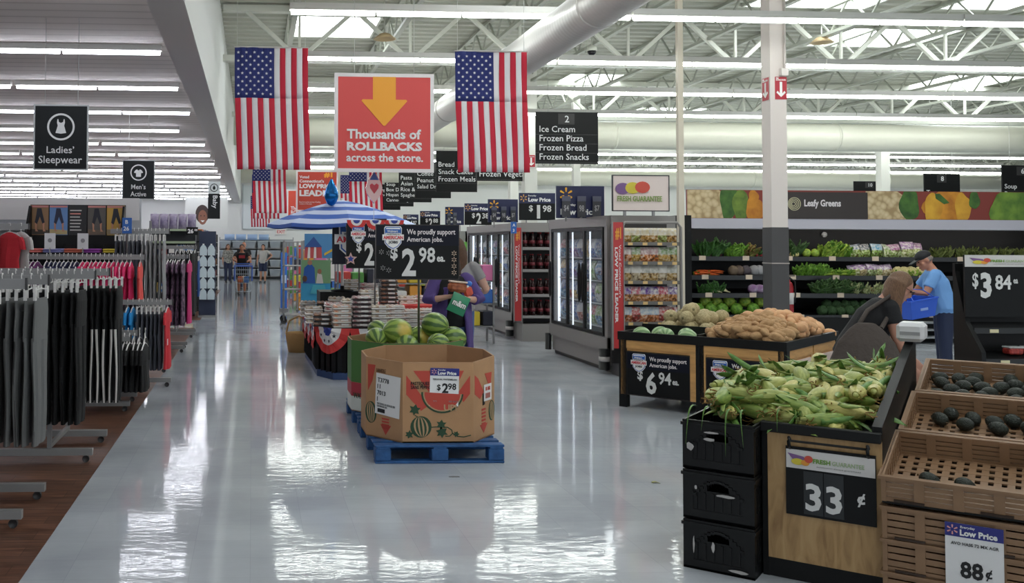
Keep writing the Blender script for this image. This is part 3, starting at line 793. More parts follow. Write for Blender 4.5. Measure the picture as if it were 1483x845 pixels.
def price_card(label, t_, W, H, head, item, price, unit=None):
    obj('card', MB().b2(0, W, 0, .002, 0, H), flat('#ecebeb'), t_)
    obj('header', MB().b2(0, W, -.002, 0, H*.80, H), flat('#2b2f80'), t_)
    spark(t_, W*.13, H*.90, H*.075, flat('#e7a5a0'), -.002)
    write(t_, 'Everyday', W*.27, H*.925, w=W*.25, h=H*.045, m=WHITE, y=-.004, bold=.01)
    write(t_, 'Low Price', W*.26, H*.825, w=W*.64, h=H*.09, m=WHITE, y=-.004, bold=.04)
    write(t_, item, W*.10, H*.68, w=W*.82, h=H*.045, m=flat('#444444'), y=-.002, bold=.01)
t = stick('price_card', 'white price card for personal watermelons on the cut-down melon bin', 'price card', BP[0][0], .205, .285, tilt=.03)
price_card('', t, .225, .29, None, 'PERSONAL WATERMELON', None)
write(t, '$', .055, .115, h=.05, m=INK, y=-.001, bold=.015); write(t, '2', .095, .10, h=.075, m=INK, y=-.001, bold=.03); write(t, '98', .14, .125, h=.05, m=INK, y=-.001, bold=.02)
write(t, '18.7\u00a2', .03, .03, h=.012, m=flat('#888888'), y=-.001, bold=0); write(t, 'PER EACH', .15, .03, h=.012, m=flat('#888888'), y=-.001, bold=0)
t = stick('bin_sticker', 'small white sticker by the hand hole of the cut-down melon bin', 'label', BP[1][0], .19, .29)
obj('sheet', MB().b2(0, .15, 0, .001, 0, .13), flat('#e6e3e2'), t); write(t, 'US 4032', .03, .08, w=.09, h=.03, m=M_PRED, y=-.001)
obj('barcode', MB().b2(.03, .12, -.002, 0, .02, .06), flat('#b06a60'), t)

# green bin with watermelons
def green_nodes(nt, b, tc):
    sp = nt.nodes.new('ShaderNodeSeparateXYZ'); nt.links.new(tc.outputs['Object'], sp.inputs[0])
    r = ramp(nt, [(0, '#dfe3dc'), (.20, '#d8dcd4'), (.21, '#b53a48'), (.40, '#c04a55'), (.41, '#4d7a3f'), (1, '#2f5a2c')], True)
    mr = nt.nodes.new('ShaderNodeMapRange'); mr.inputs[2].default_value = .64
    nt.links.new(sp.outputs['Z'], mr.inputs[0]); nt.links.new(mr.outputs[0], r.inputs[0]); nt.links.new(r.outputs[0], b.inputs['Base Color'])
gt, GP = carton('watermelon_bin', 'tall green printed watermelon bin heaped with watermelons', 8.56, 9.58, .645, node_mat('green_bin_print', green_nodes, .6), M_KRAFT_IN)
write(GP[7][0], 'WATERMELON', .03, .12, w=.36, h=.05, m=M_PGREEN, y=-.002, bold=.02)
def wm_nodes(dark, light, spot):
    def f(nt, b, tc):
        mp = nt.nodes.new('ShaderNodeMapping'); nt.links.new(tc.outputs['Object'], mp.inputs[0])
        sp = nt.nodes.new('ShaderNodeSeparateXYZ'); nt.links.new(tc.outputs['Object'], sp.inputs[0])
        at = nt.nodes.new('ShaderNodeMath'); at.operation = 'ARCTAN2'; nt.links.new(sp.outputs['Y'], at.inputs[0]); nt.links.new(sp.outputs['Z'], at.inputs[1])
        n = nt.nodes.new('ShaderNodeTexNoise'); n.inputs['Scale'].default_value = 22; n.inputs['Detail'].default_value = 3; nt.links.new(tc.outputs['Object'], n.inputs['Vector'])
        m1 = nt.nodes.new('ShaderNodeMath'); m1.operation = 'MULTIPLY_ADD'; m1.inputs[1].default_value = 2.2; nt.links.new(n.outputs['Fac'], m1.inputs[0])
        m2 = nt.nodes.new('ShaderNodeMath'); m2.operation = 'MULTIPLY'; m2.inputs[1].default_value = 9; nt.links.new(at.outputs[0], m2.inputs[0]); nt.links.new(m2.outputs[0], m1.inputs[2])
        s_ = nt.nodes.new('ShaderNodeMath'); s_.operation = 'SINE'; nt.links.new(m1.outputs[0], s_.inputs[0])
        mr = nt.nodes.new('ShaderNodeMapRange'); mr.inputs[1].default_value = -1; nt.links.new(s_.outputs[0], mr.inputs[0])
        r = ramp(nt, [(.3, dark), (.7, light)]); nt.links.new(mr.outputs[0], r.inputs[0])
        d = nt.nodes.new('ShaderNodeVectorMath'); d.operation = 'DISTANCE'; d.inputs[1].default_value = spot; nt.links.new(tc.outputs['Object'], d.inputs[0])
        rs = ramp(nt, [(.35, '#ffffff'), (.75, '#000000')])
        ms = nt.nodes.new('ShaderNodeMath'); ms.operation = 'MULTIPLY_ADD'; ms.inputs[1].default_value = 8.0; nt.links.new(d.outputs['Value'], ms.inputs[0])
        m3 = nt.nodes.new('ShaderNodeMath'); m3.operation = 'MULTIPLY'; m3.inputs[1].default_value = .5; nt.links.new(n.outputs['Fac'], m3.inputs[0]); m4 = nt.nodes.new('ShaderNodeMath'); m4.operation = 'SUBTRACT'; m4.inputs[1].default_value = .25; nt.links.new(m3.outputs[0], m4.inputs[0]); nt.links.new(m4.outputs[0], ms.inputs[2])
        nt.links.new(ms.outputs[0], rs.inputs[0])
        mx = nt.nodes.new('ShaderNodeMix'); mx.data_type = 'RGBA'; nt.links.new(rs.outputs[0], mx.inputs[0]); nt.links.new(r.outputs[0], mx.inputs[6]); mx.inputs[7].default_value = (*lin('#c9b253'), 1)
        nt.links.new(mx.outputs[2], b.inputs['Base Color'])
    return f
M_WM1 = node_mat('watermelon_rind', wm_nodes('#40602c', '#86a04a', (0, .3, -.3)), .35)
M_WM2 = node_mat('watermelon_rind_yellow', wm_nodes('#5c7a2e', '#8da64c', (.02, -.10, .03)), .35)
def melon(m, label, loc, r, rot, group=None):
    t = thing('watermelon', label, 'watermelon', loc, rot, group)
    obj('rind', MB().ell((0, 0, 0), (r*1.1, r, r), 24, 16, M=Matrix.Rotation(0, 4, 'X')), m, t)
    obj('stem', MB().path([(r*1.07, 0, 0), (r*1.2, .005, .006), (r*1.26, .012, .0)], .005, 6), flat('#6b5f32'), t)
    return t
WMS = [(545, 491, 16, 0, 8.95, 'striped watermelon closest to the bin corner on the aisle side'), (576, 482, 20.5, 1, 8.95, 'big pale watermelon with a yellow ground patch beside the sign pole'), (547, 478, 14, 0, 9.25, 'watermelon peeking out behind the corner melon'),
       (609, 489, 16.5, 1, 9.2, 'yellow-patched watermelon right behind the sign pole'), (630, 471, 18.5, 0, 9.1, 'round green watermelon on top of the heap'), (635, 499, 16, 0, 8.85, 'small striped watermelon below the topmost melon'),
       (656, 491, 18, 0, 9.1, 'striped watermelon at the freezer side of the heap'), (589, 503, 18, 0, 8.82, 'dark watermelon low in the bin under the pale one')]
rnd = random.Random(5)
for (px, py, rp, k, Y, lab) in WMS:
    melon(M_WM2 if k else M_WM1, lab, P(px, py, Y), rp*Y/1400, (rnd.uniform(-.3, .3), rnd.uniform(-.2, .5), rnd.uniform(0, 6)) if not k else (0, .15*k, .25))
for i in range(9):
    melon(M_WM1, 'watermelon in the lower layer of the green bin', (PX-.22+.22*(i % 3), 8.86+.21*(i//3), .56+.03*(i % 2)), .115, (0, .3*i, i*1.3), 'lower layer of watermelons in the green bin')

# price sign on a pole in the bin
def jobs_sign(t, W, H, dollars, cents, extra=True, unit='ea.'):
    """black board: blue-black strip with badge and slogan above, chalk price below"""
    obj('board', MB().b2(0, W, 0, .012, 0, H), M_SIGNBLK, t)
    obj('slogan_strip', MB().b2(0, W, -.003, 0, H*.62, H), mat('slogan_navy', '#0d1020', .5, spec=.25), t)
    obj('frame', MB().b2(-.008, 0, -.004, .016, -.008, H+.008).b2(W, W+.008, -.004, .016, -.008, H+.008).b2(0, W, -.004, .016, -.008, 0).b2(0, W, -.004, .016, H, H+.008), flat('#2a2422', .4), t)
    shield(t, W*.07, H*.53, W*.26, H*.45, -.004)
    write(t, 'We proudly support', W*.37, H*.80, w=W*.59, h=H*.13, m=M_PALE, y=-.004, bold=.012)
    write(t, 'American jobs.', W*.37, H*.665, w=W*.44, h=H*.12, m=M_PALE, y=-.004, bold=.012)
    M_CH = flat('#dcdcda', .7)
    write(t, '$', W*.17, H*.34, w=W*.09, h=H*.24, m=M_CH, y=-.001, bold=.03)
    write(t, dollars, W*.31, H*.05, w=W*.17, h=H*.52, m=M_CH, y=-.001, bold=.03)
    write(t, cents, W*.515, H*.30, w=W*.2, h=H*.29, m=M_CH, y=-.001, bold=.02)
    write(t, unit, W*.735, H*.32, w=W*.10, h=H*.1, m=M_CH, y=-.001, bold=.03)
a = P(545, 404, 8.9); b = P(664, 327, 8.9)
W, H = b.x-a.x, b.z-a.z
t = thing('price_sign', 'black two ninety-eight price sign on a pole in the green watermelon bin', 'price sign', (a.x, 8.9, a.z))
jobs_sign(t, W, H, '2', '98')
rnd = random.Random(2)
for k in range(4): spark(t, W*.945, H*(.12+.12*k), H*.05, flat('#d8c0a8'), -.002)
for fx, fz in ((.06, .5), (.15, .48), (.08, .2), (.15, .16)): spark(t, W*fx, H*fz, H*.05, flat('#9a9a98'), -.002)
px = P(607, 404, 8.9).x-a.x
obj('pole', MB().tube((px, .02, H*.5), (px, .02, .155-a.z), .011, n=8), mat('grey_pole', '#8b8b88', .4, metal=.6), t)
obj('foot', MB().b2(px-.09, px+.09, -.07, .11, .153-a.z, .165-a.z), flat('#555555'), t)
# ================================================================== produce tables
def frame_at(x, y, deg): return Matrix.Translation((x, y, 0)) @ Matrix.Rotation(R(deg), 4, 'Z')
M_OAK = None
def oak_nodes(nt, b, tc):
    mp = nt.nodes.new('ShaderNodeMapping'); mp.inputs['Scale'].default_value = (5, 5, 1.0)
    nt.links.new(tc.outputs['Object'], mp.inputs[0])
    n = nt.nodes.new('ShaderNodeTexNoise'); n.inputs['Scale'].default_value = 4.5; n.inputs['Detail'].default_value = 7; n.inputs['Distortion'].default_value = 1.2
    nt.links.new(mp.outputs[0], n.inputs['Vector'])
    r = ramp(nt, [(.25, '#8c6a42'), (.5, '#b08d5e'), (.75, '#bd9c6d')]); nt.links.new(n.outputs['Fac'], r.inputs[0]); nt.links.new(r.outputs[0], b.inputs['Base Color'])
M_OAK = node_mat('oak_veneer', oak_nodes, .5)
M_PINE = mat('pine_frame', '#c9985c', .5, var=.12, vscale=6, stretch=(1, 1, 6))
M_BLKP = mat('black_laminate', '#0d0e0f', .5, bump=.05, bscale=200, spec=.3)
M_BLKPL = mat('black_crate_plastic', '#0a0b0c', .42, spec=.35)
M_CHALK = flat('#dcdcda', .7)
def fresh(parent, x, z, w, h, y=-.003, text=True):
    """fruit drawing with the words beside it"""
    e = lambda cx, cz, rx, rz: [(x+w*(cx+rx*math.cos(k*PI/9)), z+h*(cz+rz*math.sin(k*PI/9))) for k in range(18)]
    poly_part('fruit_print', parent, [(x, z+h*.85), (x+w*.19, z+h*.70), (x+w*.21, z+h*.45), (x+w*.08, z+h*.4)], flat('#7d5a8e'), y)
    poly_part('fruit_print', parent, e(.12, .36, .075, .2), flat('#d6c53f'), y-.001)
    poly_part('fruit_print', parent, e(.21, .34, .05, .18), flat('#e39a3b'), y-.002)
    poly_part('fruit_print', parent, e(.25, .58, .05, .22), flat('#cf5140'), y-.003)
    write(parent, 'FRESH', x+w*.30, z+h*.36, w=w*.2, h=h*.28, m=flat('#6f9a3a'), y=y-.001, bold=.03)
    write(parent, 'GUARANTEE', x+w*.52, z+h*.36, w=w*.36, h=h*.26, m=flat('#a3b98a'), y=y-.001, bold=.005)
    write(parent, 'satisfaction always guaranteed', x+w*.34, z+h*.12, w=w*.5, h=h*.1, m=flat('#a9a9a4'), y=y-.001, bold=0)

# ---- corn table ----------------------------------------------------
TH = 41.0
CO = Vector((2.61, 4.80, 0))
FT = frame_at(CO.x, CO.y, -TH)
def tw(x, y, z): return FT @ Vector((x, y, z))
t = thing('produce_table', 'oak fronted produce table heaped with corn in front of the shopper with a bag', 'produce table', CO, R(-TH))
BED0, SL = .70, .20
obj('front_board', MB().box((.25, .012, .417), (.50, .022, .635)), M_OAK, t)
obj('front_rim', MB().box((.235, .0, .752), (.53, .04, .05), bev=.004), M_BLKP, t)
obj('kick_board', MB().box((.25, .05, .05), (.50, .05, .1)), M_BLKP, t)
obj('side_board', MB().prism([(.02, .0), (1.4, 0), (1.4, .84), (.02, .72)], -.03, .0, 'x'), M_BLKP, t)
obj('divider', MB().prism([(.03, .1), (1.45, .1), (1.45, 1.10), (1.38, 1.12), (.03, .80)], .457, .5, 'x'), M_BLKP, t)
obj('bed', MB().prism([(.03, .68), (1.40, .81), (1.40, .84), (.03, .71)], .0, .457, 'x'), M_BLKP, t)
obj('back_board', MB().b2(0, .5, 1.38, 1.41, 0, .88), M_BLKP, t)
# hanging price sign
st = thing('price_sign', 'black thirty-three cent sign hanging on the oak corn table', 'price sign', tw(.086, -.012, .332), R(-TH))
W, H = .391, .336
obj('board', MB().b2(0, W, 0, .010, 0, H), M_SIGNBLK, st)
obj('header_card', MB().b2(.003, W-.003, -.004, 0, H-.105, H-.014), flat('#d9d6d4'), st)
fresh(st, .01, H-.10, W*.97, .08, -.005)
for x0 in (.08, .17): obj('number_tile', MB().b2(x0, x0+.085, -.003, 0, .012, H-.115), flat('#25282b'), st)
write(st, '3', .088, .03, w=.07, h=.135, m=M_CHALK, y=-.004, bold=.028); write(st, '3', .178, .03, w=.07, h=.135, m=M_CHALK, y=-.004, bold=.028)
write(st, '\u00a2', .312, .085, w=.034, h=.065, m=M_CHALK, y=-.004, bold=.03)
obj('rod', MB().tube((.02, -.02, H+.03), (W-.03, -.02, H+.03), .006, n=8), M_BLKPL, st)
for x0 in (.02, W-.03):
    obj('hook', MB().path([(x0, .0, H+.03), (x0, -.02, H+.045), (x0, -.03, H+.03), (x0, -.018, H+.005), (x0, -.0, H-.01)], .008, 8), M_BLKPL, st)

# black crates
def black_crate():
    t = thing('produce_crate', 'x', 'crate')
    w, d, h, e = .345, .59, .25, .012
    b = MB()
    b.b2(0, w, 0, d, 0, .012)
    for y0, y1 in ((0, e), (d-e, d)):
        b.b2(0, w, y0, y1, 0, .05).b2(0, w, y0, y1, .20, h).b2(0, .05, y0, y1, .05, .2).b2(w-.05, w, y0, y1, .05, .2).b2(.05, w-.05, y0+.004, y1-.004, .05, .15).b2(.05, .12, y0, y1, .15, .2).b2(w-.12, w-.05, y0, y1, .15, .2)
        for k in range(6): b.b2(.06+k*.041, .072+k*.041, y0-.003, y1+.003, .055, .14)
    for x0, x1 in ((0, e), (w-e, w)):
        b.b2(x0, x1, e, d-e, 0, .06).b2(x0, x1, e, d-e, .19, h)
        for k in range(11): b.b2(x0, x1, e+k*.052, e+k*.052+.034, .06, .19)
    obj('body', b, M_BLKPL, t)
    obj('rim', MB().b2(-.008, w+.008, -.008, .006, h-.028, h-.012).b2(-.008, w+.008, d-.006, d+.008, h-.028, h-.012).b2(-.008, .006, .006, d-.006, h-.028, h-.012).b2(w-.006, w+.008, .006, d-.006, h-.028, h-.012), M_BLKPL, t)
    ap = MB(); n = 14
    for i in range(n):
        u0, u1 = i/n, (i+1)/n
        f = lambda u: .205-.075*(2*u-1)**2
        ap.b2(.05+.245*u0, .05+.245*u1, -.008, 0, min(f(u0), f(u1))-.008, min(f(u0), f(u1))+.006)
    obj('arch_rib', ap, M_BLKPL, t)
    return t
bc = None
labs = ('black plastic crate on the floor, bottom of the stack beside the corn table', 'black plastic crate in the middle of the stack beside the corn table', 'black plastic crate full of corn on top of its stack')
for back in (0, 1):
    for k in range(3):
        loc = tw(-.382, -.118+back*.61, k*.256)
        if bc is None: bc = black_crate(); c_ = bc; c_.location = loc; c_.rotation_euler = (0, 0, R(-TH))
        else: c_ = dup(bc, loc)
        c_['label'] = labs[k] if not back else ('black plastic crate of the rear stack behind the corn crate, %s from the floor' % ORD[k])
for k, spots in enumerate((((.22, .02, .10, .02), (.14, .10, .02, .06), (.05, .08, .01, .1)), ((.15, .13, .12, .018), (.06, .15, .015, .03)), ((.10, .15, .07, .02), (.02, .09, .04, .05), (.10, .19, .09, .012)))):
    for j, (x, z, w, h) in enumerate(spots):
        s_ = thing('torn_sticker', 'torn white sticker scrap on the %s black crate, %s of its scraps' % (('lowest', 'middle', 'top')[k], ORD[j]), 'sticker', tw(-.382+x, -.118-.0125, k*.256+z), R(-TH))
        rr = random.Random(k*7+j)
        pts = [(w*(.5+.5*rr.uniform(.7, 1)*math.cos(a*PI/5)), h*(.5+.5*rr.uniform(.6, 1)*math.sin(a*PI/5))) for a in range(10)]
        obj('scrap', MB().prism(pts, 0, .002), flat('#b9b6b3'), s_)

# ---- corn ----------------------------------------------------------
def husk_nodes(c1, c2):
    def f(nt, b, tc):
        mp = nt.nodes.new('ShaderNodeMapping'); mp.inputs['Scale'].default_value = (9, 60, 60); nt.links.new(tc.outputs['Object'], mp.inputs[0])
        n = nt.nodes.new('ShaderNodeTexNoise'); n.inputs['Scale'].default_value = 1.6; n.inputs['Detail'].default_value = 3; nt.links.new(mp.outputs[0], n.inputs['Vector'])
        r = ramp(nt, [(.3, c1), (.7, c2)]); nt.links.new(n.outputs['Fac'], r.inputs[0]); nt.links.new(r.outputs[0], b.inputs['Base Color'])
    return f
M_HUSK = [node_mat('corn_husk_%s' % 'abcd'[i], husk_nodes(*c), .5) for i, c in enumerate((('#7d8a3e', '#aeb566'), ('#8f964a', '#c2c47c'), ('#64803a', '#93a651'), ('#a39c4e', '#cdc57c')))]
M_CLEAF = node_mat('corn_leaf', husk_nodes('#3f6a2a', '#6c9443'), .5); M_SILK = flat('#8a6a35', .8)
def ear(v, rnd):
    t = thing('corn_ear', 'x', 'corn')
    Ln = .215
    mb = MB(); n = 12; k = 10; vs_ = []; fs = []
    for i in range(k+1):
        u = i/k
        r = .0345*(math.sin(PI*min(1, u*.75+.16))**.8)*(1-.55*max(0, u-.75)/.25) if u > .02 else .016
        for j in range(n):
            th = 2*PI*j/n; rr = r*(1+.07*math.cos(3*th+u*2)+.03*math.cos(7*th))
            vs_.append(((u-.5)*Ln, rr*math.cos(th)+.008*math.sin(u*3+v), rr*math.sin(th)+.012*math.sin(PI*u)))
    for i in range(k):
        for j in range(n): fs.append((i*n+j, i*n+(j+1) % n, (i+1)*n+(j+1) % n, (i+1)*n+j))
    fs.append(tuple(range(n))); fs.append(tuple(k*n+j for j in range(n)))
    mb.add(vs_, fs, None, True)
    obj('husk', mb, M_HUSK[v % 4], t)
    obj('stalk', MB().path([(-.5*Ln+.005, 0, .002), (-.5*Ln-.025, 0, .0)], [.012, .010], 8), M_HUSK[1], t)
    for q in range(2+(v % 2)):
        a = rnd.uniform(0, 6.28); ln = rnd.uniform(.10, .2); tw_ = rnd.uniform(-.5, .5); st_ = rnd.uniform(-.3, .2)*Ln
        def leaf(u, w_):
            x = st_+u*ln; rad = .033+.05*u*u*(1 if q else .4)
            aa = a+(w_-.5)*(.9*(1-u)**.6)+tw_*u
            return (x, rad*math.cos(aa), rad*math.sin(aa)+.01)
        obj('husk_leaf', MB().sheet(leaf, 6, 2, .0015), M_CLEAF if q else M_HUSK[2], t)
    sk = MB()
    for q in range(4):
        a = q*1.6; sk.path([(.5*Ln-.01, .004*math.cos(a), .004*math.sin(a)), (.5*Ln+.02, .012*math.cos(a), .012*math.sin(a)), (.5*Ln+.035, .02*math.cos(a+.5), .02*math.sin(a+.5)-.006)], .0025, 4)
    obj('silk', sk, M_SILK, t)
    return t
rnd = random.Random(11)
ears = [ear(v, rnd) for v in range(8)]
HS = .115
def hill(x, y):
    left = max(0, min(1, (x+.30)/.30)); left = left*left*(3-2*left)
    base = .775*(1-left)+(.725+HS*y)*left
    bump = .035*math.sin(PI*max(0, min(1, y/1.3)))*(.5+.5*left)
    return base+bump
spots = []
def sample(x0, x1, y0, y1, dmin, n, rnd, extra=0):
    out = []
    for _ in range(n*40):
        if len(out) >= n: break
        x, y = rnd.uniform(x0, x1), rnd.uniform(y0, y1)
        if all(((x-a)**2+(y-b)**2) > dmin*dmin for a, b in out): out.append((x, y))
    return out
used = set()
cnt = 0
def corn_label(x, y, layer):
    return 'green husked corn ear lying in the heap on the oak table' if x > 0 else 'green husked corn ear lying over the black crates'
for layer in range(3):
    pts = sample(-.33, .40, .10, 1.25, .078-.006*layer, 62, rnd)
    for (x, y) in pts:
        if x < -.02 and y > 1.12: continue
        if layer == 2 and (y < .12): continue
        v = cnt % 8
        z = hill(x, y)+.012+.04*layer
        ang = rnd.choice([-PI/2, -PI/2, -PI/2, PI/2, 0, PI])+rnd.gauss(0, .45)
        if x < -.25 or x > .34: ang = rnd.choice([-PI/2, PI/2])+rnd.gauss(0, .25)
        pitch = rnd.gauss(0, .12)-(HS*.8 if x > 0 else 0)*math.sin(ang)
        rot = (Matrix.Rotation(R(-TH)+ang, 3, 'Z') @ Matrix.Rotation(pitch, 3, 'Y') @ Matrix.Rotation(rnd.uniform(0, 6.28), 3, 'X')).to_euler()
        o = ears[v] if v not in used else dup(ears[v], (0, 0, 0))
        used.add(v)
        o.location = tw(x, y, z); o.rotation_euler = rot
        o.scale = (rnd.uniform(1.08, 1.24),)*3
        o['label'] = corn_label(x, y, layer); o['group'] = 'corn ears on the oak table' if x > 0 else 'corn ears over the black crates'
        cnt += 1

# loose leaf blades hanging over the front
for i, (x, y, ln) in enumerate(((-.34, -.10, .14), (-.16, -.12, .16), (-.10, -.10, .13), (-.26, -.11, .09), (.05, .02, .08))):
    t = thing('corn_leaf', 'loose corn leaf drooping over the front edge, %s from the aisle end' % ORD[i], 'leaf', tw(x, y, .80), R(-TH))
    obj('blade', MB().sheet(lambda u, v: ((v-.5)*.014*(1-u*.95)+.02*u*u*(i % 3-1), .08-.12*math.sin(min(1, u*1.4)*PI/2), .02+.05*math.sin(u*2.2)-ln*u*u*1.6), 8, 2, .001), M_CLEAF, t)

# ---- avocado crates -------------------------------------------------
M_RPC = mat('brown_crate_plastic', '#8f6f52', .55, var=.06, vscale=6)
M_RPCD = flat('#3a2a20', .7)
def brown_crate(h=.155):
    t = thing('plastic_crate', 'x', 'crate')
    w, d, e = .60, .585, .014
    b = MB()
    # floor grid
    for k in range(9): b.b2(.0, w, k*(d-.03)/8, k*(d-.03)/8+.030, 0, .008)
    for k in range(12): b.b2(k*(w-.03)/11, k*(w-.03)/11+.03, 0, d, .0, .007)
    for y0, y1 in ((0, e), (d-e, d)):
        b.b2(0, w, y0, y1, 0, .022).b2(0, w, y0, y1, h-.028, h)
        for k in range(4):
            x0 = k*w/4
            b.b2(x0, x0+.02, y0-.004, y1+.004, .0, h-.004).b2(x0+.13, x0+.15, y0-.004, y1+.004, .0, h-.004)
            for q in range(3): b.b2(x0+.02, x0+.13, y0+.003, y1-.003, .026+q*(h-.055)/3, .026+(q+.78)*(h-.055)/3)
    for x0, x1 in ((0, e), (w-e, w)):
        b.b2(x0, x1, e, d-e, 0, .022).b2(x0, x1, e, d-e, h-.028, h)
        for k in range(8):
            b.b2(x0, x1, e+k*.069, e+k*.069+.02, .02, h-.02)
        for q in range(3): b.b2(x0+.003, x1-.003, e, d-e, .026+q*(h-.055)/3, .026+(q+.7)*(h-.055)/3)
    obj('body', b, M_RPC, t)
    obj('rim', MB().b2(-.01, w+.01, -.01, .006, h-.014, h).b2(-.01, w+.01, d-.006, d+.01, h-.014, h).b2(-.01, .006, .006, d-.006, h-.014, h).b2(w-.006, w+.01, .006, d-.006, h-.014, h), M_RPC, t)
    for k in (0, 1):
        obj('latch', MB().b2(.05+k*.33, .17+k*.33, -.012, 0, .004, .014), M_RPCD, t)
    return t
TILT = math.atan(.215)
pc = brown_crate(.125)
cx0 = .505
rotT = (Matrix.Rotation(R(-TH), 3, 'Z') @ Matrix.Rotation(TILT, 3, 'X')).to_euler()
ctop = []
def crate_mat(i):
    y = -.06+i*.605; z = .476+.13*i
    return FT @ Matrix.Translation((cx0+(.015*i), y, z)) @ Matrix.Rotation(TILT, 4, 'X')
cl = ('brown tilted plastic crate with two avocados, at the front of its slope', 'brown tilted plastic crate, middle one of the avocado slope', 'brown tilted plastic crate full of dark avocados, highest on the slope')
for i in range(3):
    for j in range(2):
        M_ = crate_mat(i) @ Matrix.Translation((j*.625, 0, 0))
        o = pc if (i == 0 and j == 0) else dup(pc, (0, 0, 0))
        o.location = M_.to_translation(); o.rotation_euler = M_.to_euler()
        o['label'] = cl[i] if j == 0 else ('brown tilted crate in the second column of the avocado slope, %s from the front' % ORD[i])
fc_ = brown_crate(.150)
for i in range(3):
    for k in range(3):
        o = fc_ if (i == 0 and k == 0) else dup(fc_, (0, 0, 0))
        o.location = tw(cx0, -.055+i*.60, 0.151*k); o.rotation_euler = (0, 0, R(-TH))
        o['label'] = 'brown level crate stacked under the avocado slope, %s layer up, %s from the front' % (ORD[k], ORD[i])
obj_t = thing('slope_board', 'dark sloping board carrying the tilted avocado crates', 'board', tw(cx0, 0, 0), R(-TH))
obj('top_board', MB().prism([(-.05, .472), (1.82, .859), (1.82, .851), (-.05, .464)], 0, 1.25, 'x'), M_BLKP, obj_t)
obj('rear_leg', MB().b2(.02, .07, 1.75, 1.8, 0, .84), M_BLKP, obj_t); obj('rear_leg', MB().b2(1.15, 1.2, 1.75, 1.8, 0, .84), M_BLKP, obj_t)
# avocados
M_AVO = mat('avocado_skin', '#232a22', .5, var=.35, vscale=30, bump=.5, bscale=180)
def avocado(t):
    obj('skin', MB().ell((0, 0, 0), (.05, .036, .035), 16, 12, lambda d: 1-.18*max(0, d.x)**1.5*(1 if True else 0)), M_AVO, t)
    obj('stem_nub', MB().tube((.043, 0, 0), (.05, 0, 0), .005, n=8), flat('#6a5236'), t)
av = None
rnd = random.Random(4)
def put_avo(i, j, x, y, lab, lift=0):
    global av
    M_ = crate_mat(i) @ Matrix.Translation((j*.625+x, y, .045+lift))
    if av is None: av = thing('avocado', lab, 'avocado'); avocado(av); o = av
    else: o = dup(av, (0, 0, 0))
    o.location = M_.to_translation(); o.rotation_euler = (rnd.uniform(-.4, .4), rnd.uniform(-.5, .5), rnd.uniform(0, 6.28))
    o['label'] = lab[0]; o['group'] = lab[1]
put_avo(0, 0, .17, .20, ('dark avocado alone in the front brown crate, by its corner', 'avocados in the front brown crate')); put_avo(0, 0, .31, .19, ('dark avocado alone in the front brown crate, farther from the corner', 'avocados in the front brown crate'))
for k, (x, y) in enumerate(((.14, .40), (.25, .36), (.28, .46), (.38, .42), (.45, .48), (.40, .34), (.52, .40), (.18, .50))):
    put_avo(1, 0, x, y, ('dark avocado in the middle brown crate of the slope', 'avocados in the middle brown crate'))
for layer in range(1):
    for (x, y) in sample(.06, .54, .16, .53, .080, 20, rnd):
        put_avo(2, 0, x, y, ('dark avocado in the highest brown crate of the slope', 'avocados in the highest brown crate'), .055*layer)
t = thing('price_card', 'white eighty-eight cent avocado price card on the brown crates', 'price card', tw(.752, -.072, .125), R(-TH))
price_card('', t, .215, .30, None, 'AVO HASS 72 MX AGR', None)
write(t, '88', .055, .06, w=.085, h=.075, m=INK, y=-.001, bold=.03); write(t, '\u00a2', .148, .065, h=.05, m=INK, y=-.001, bold=.02)
# white roll box on the divider
t = thing('bag_dispenser', 'white box of produce bags on the end of the black divider', 'dispenser', tw(.49, 1.36, 1.112), R(-TH))
obj('box', MB().box((0, 0, .055), (.14, .20, .11), bev=.02), flat('#d9d9dc'), t); obj('slot', MB().b2(-.05, .05, -.103, -.098, .04, .06), flat('#9a9a9d'), t)

# ---- potato and melon table -----------------------------------------
TP = 46.0
PO = Vector((3.81, 9.9, 0))
FP = frame_at(PO.x, PO.y, -TP)
def pw(x, y, z): return FP @ Vector((x, y, z))
PW, PD = 1.62, 1.72
t = thing('produce_table', 'pine framed produce table with melons and potatoes beside the column', 'produce table', PO, R(-TP))
def wood_front(x0, x1, z0=.13, z1=.69, y=0):
    f = MB(); s_ = .055
    f.b2(x0, x0+s_, y, y+.03, z0, z1).b2(x1-s_, x1, y, y+.03, z0, z1).b2(x0+s_, x1-s_, y, y+.03, z1-.085, z1)
    f.b2(x0+s_, x1-s_, y+.012, y+.02, z1-.11, z1-.085)
    return f
for k in range(2):
    obj('front_frame', wood_front(.02+k*.81, .79+k*.81), M_PINE, t)
    obj('back_panel', MB().b2(.04+k*.81, .77+k*.81, .031, .04, .13, .69), M_BLKP, t)
    sd = obj('side_frame', wood_front(.03+k*.85, .83+k*.85), M_PINE, t, (PW, 0, 0), (0, 0, PI/2))
    obj('side_panel', MB().b2(.04+k*.85, .82+k*.85, .031, .04, .13, .69), M_BLKP, t, (PW, 0, 0), (0, 0, PI/2))
    sc_ = obj('picture_card', MB().b2(.09+k*.85, .77+k*.85, -.002, .012, .2, .58), flat('#d9c3b8'), t, (PW, 0, 0), (0, 0, PI/2))
    rr = random.Random(k)
    for q in range(6):
        cx, cz = rr.uniform(.2, .66)+k*.85, rr.uniform(.28, .5)
        poly_part('fruit_print', sc_, circle(cx, cz, rr.uniform(.03, .06), 12), flat(rr.choice(['#b3453f', '#c9634a', '#8d9a4c', '#d2a25b'])), -.003-.001*q)
rim = MB()
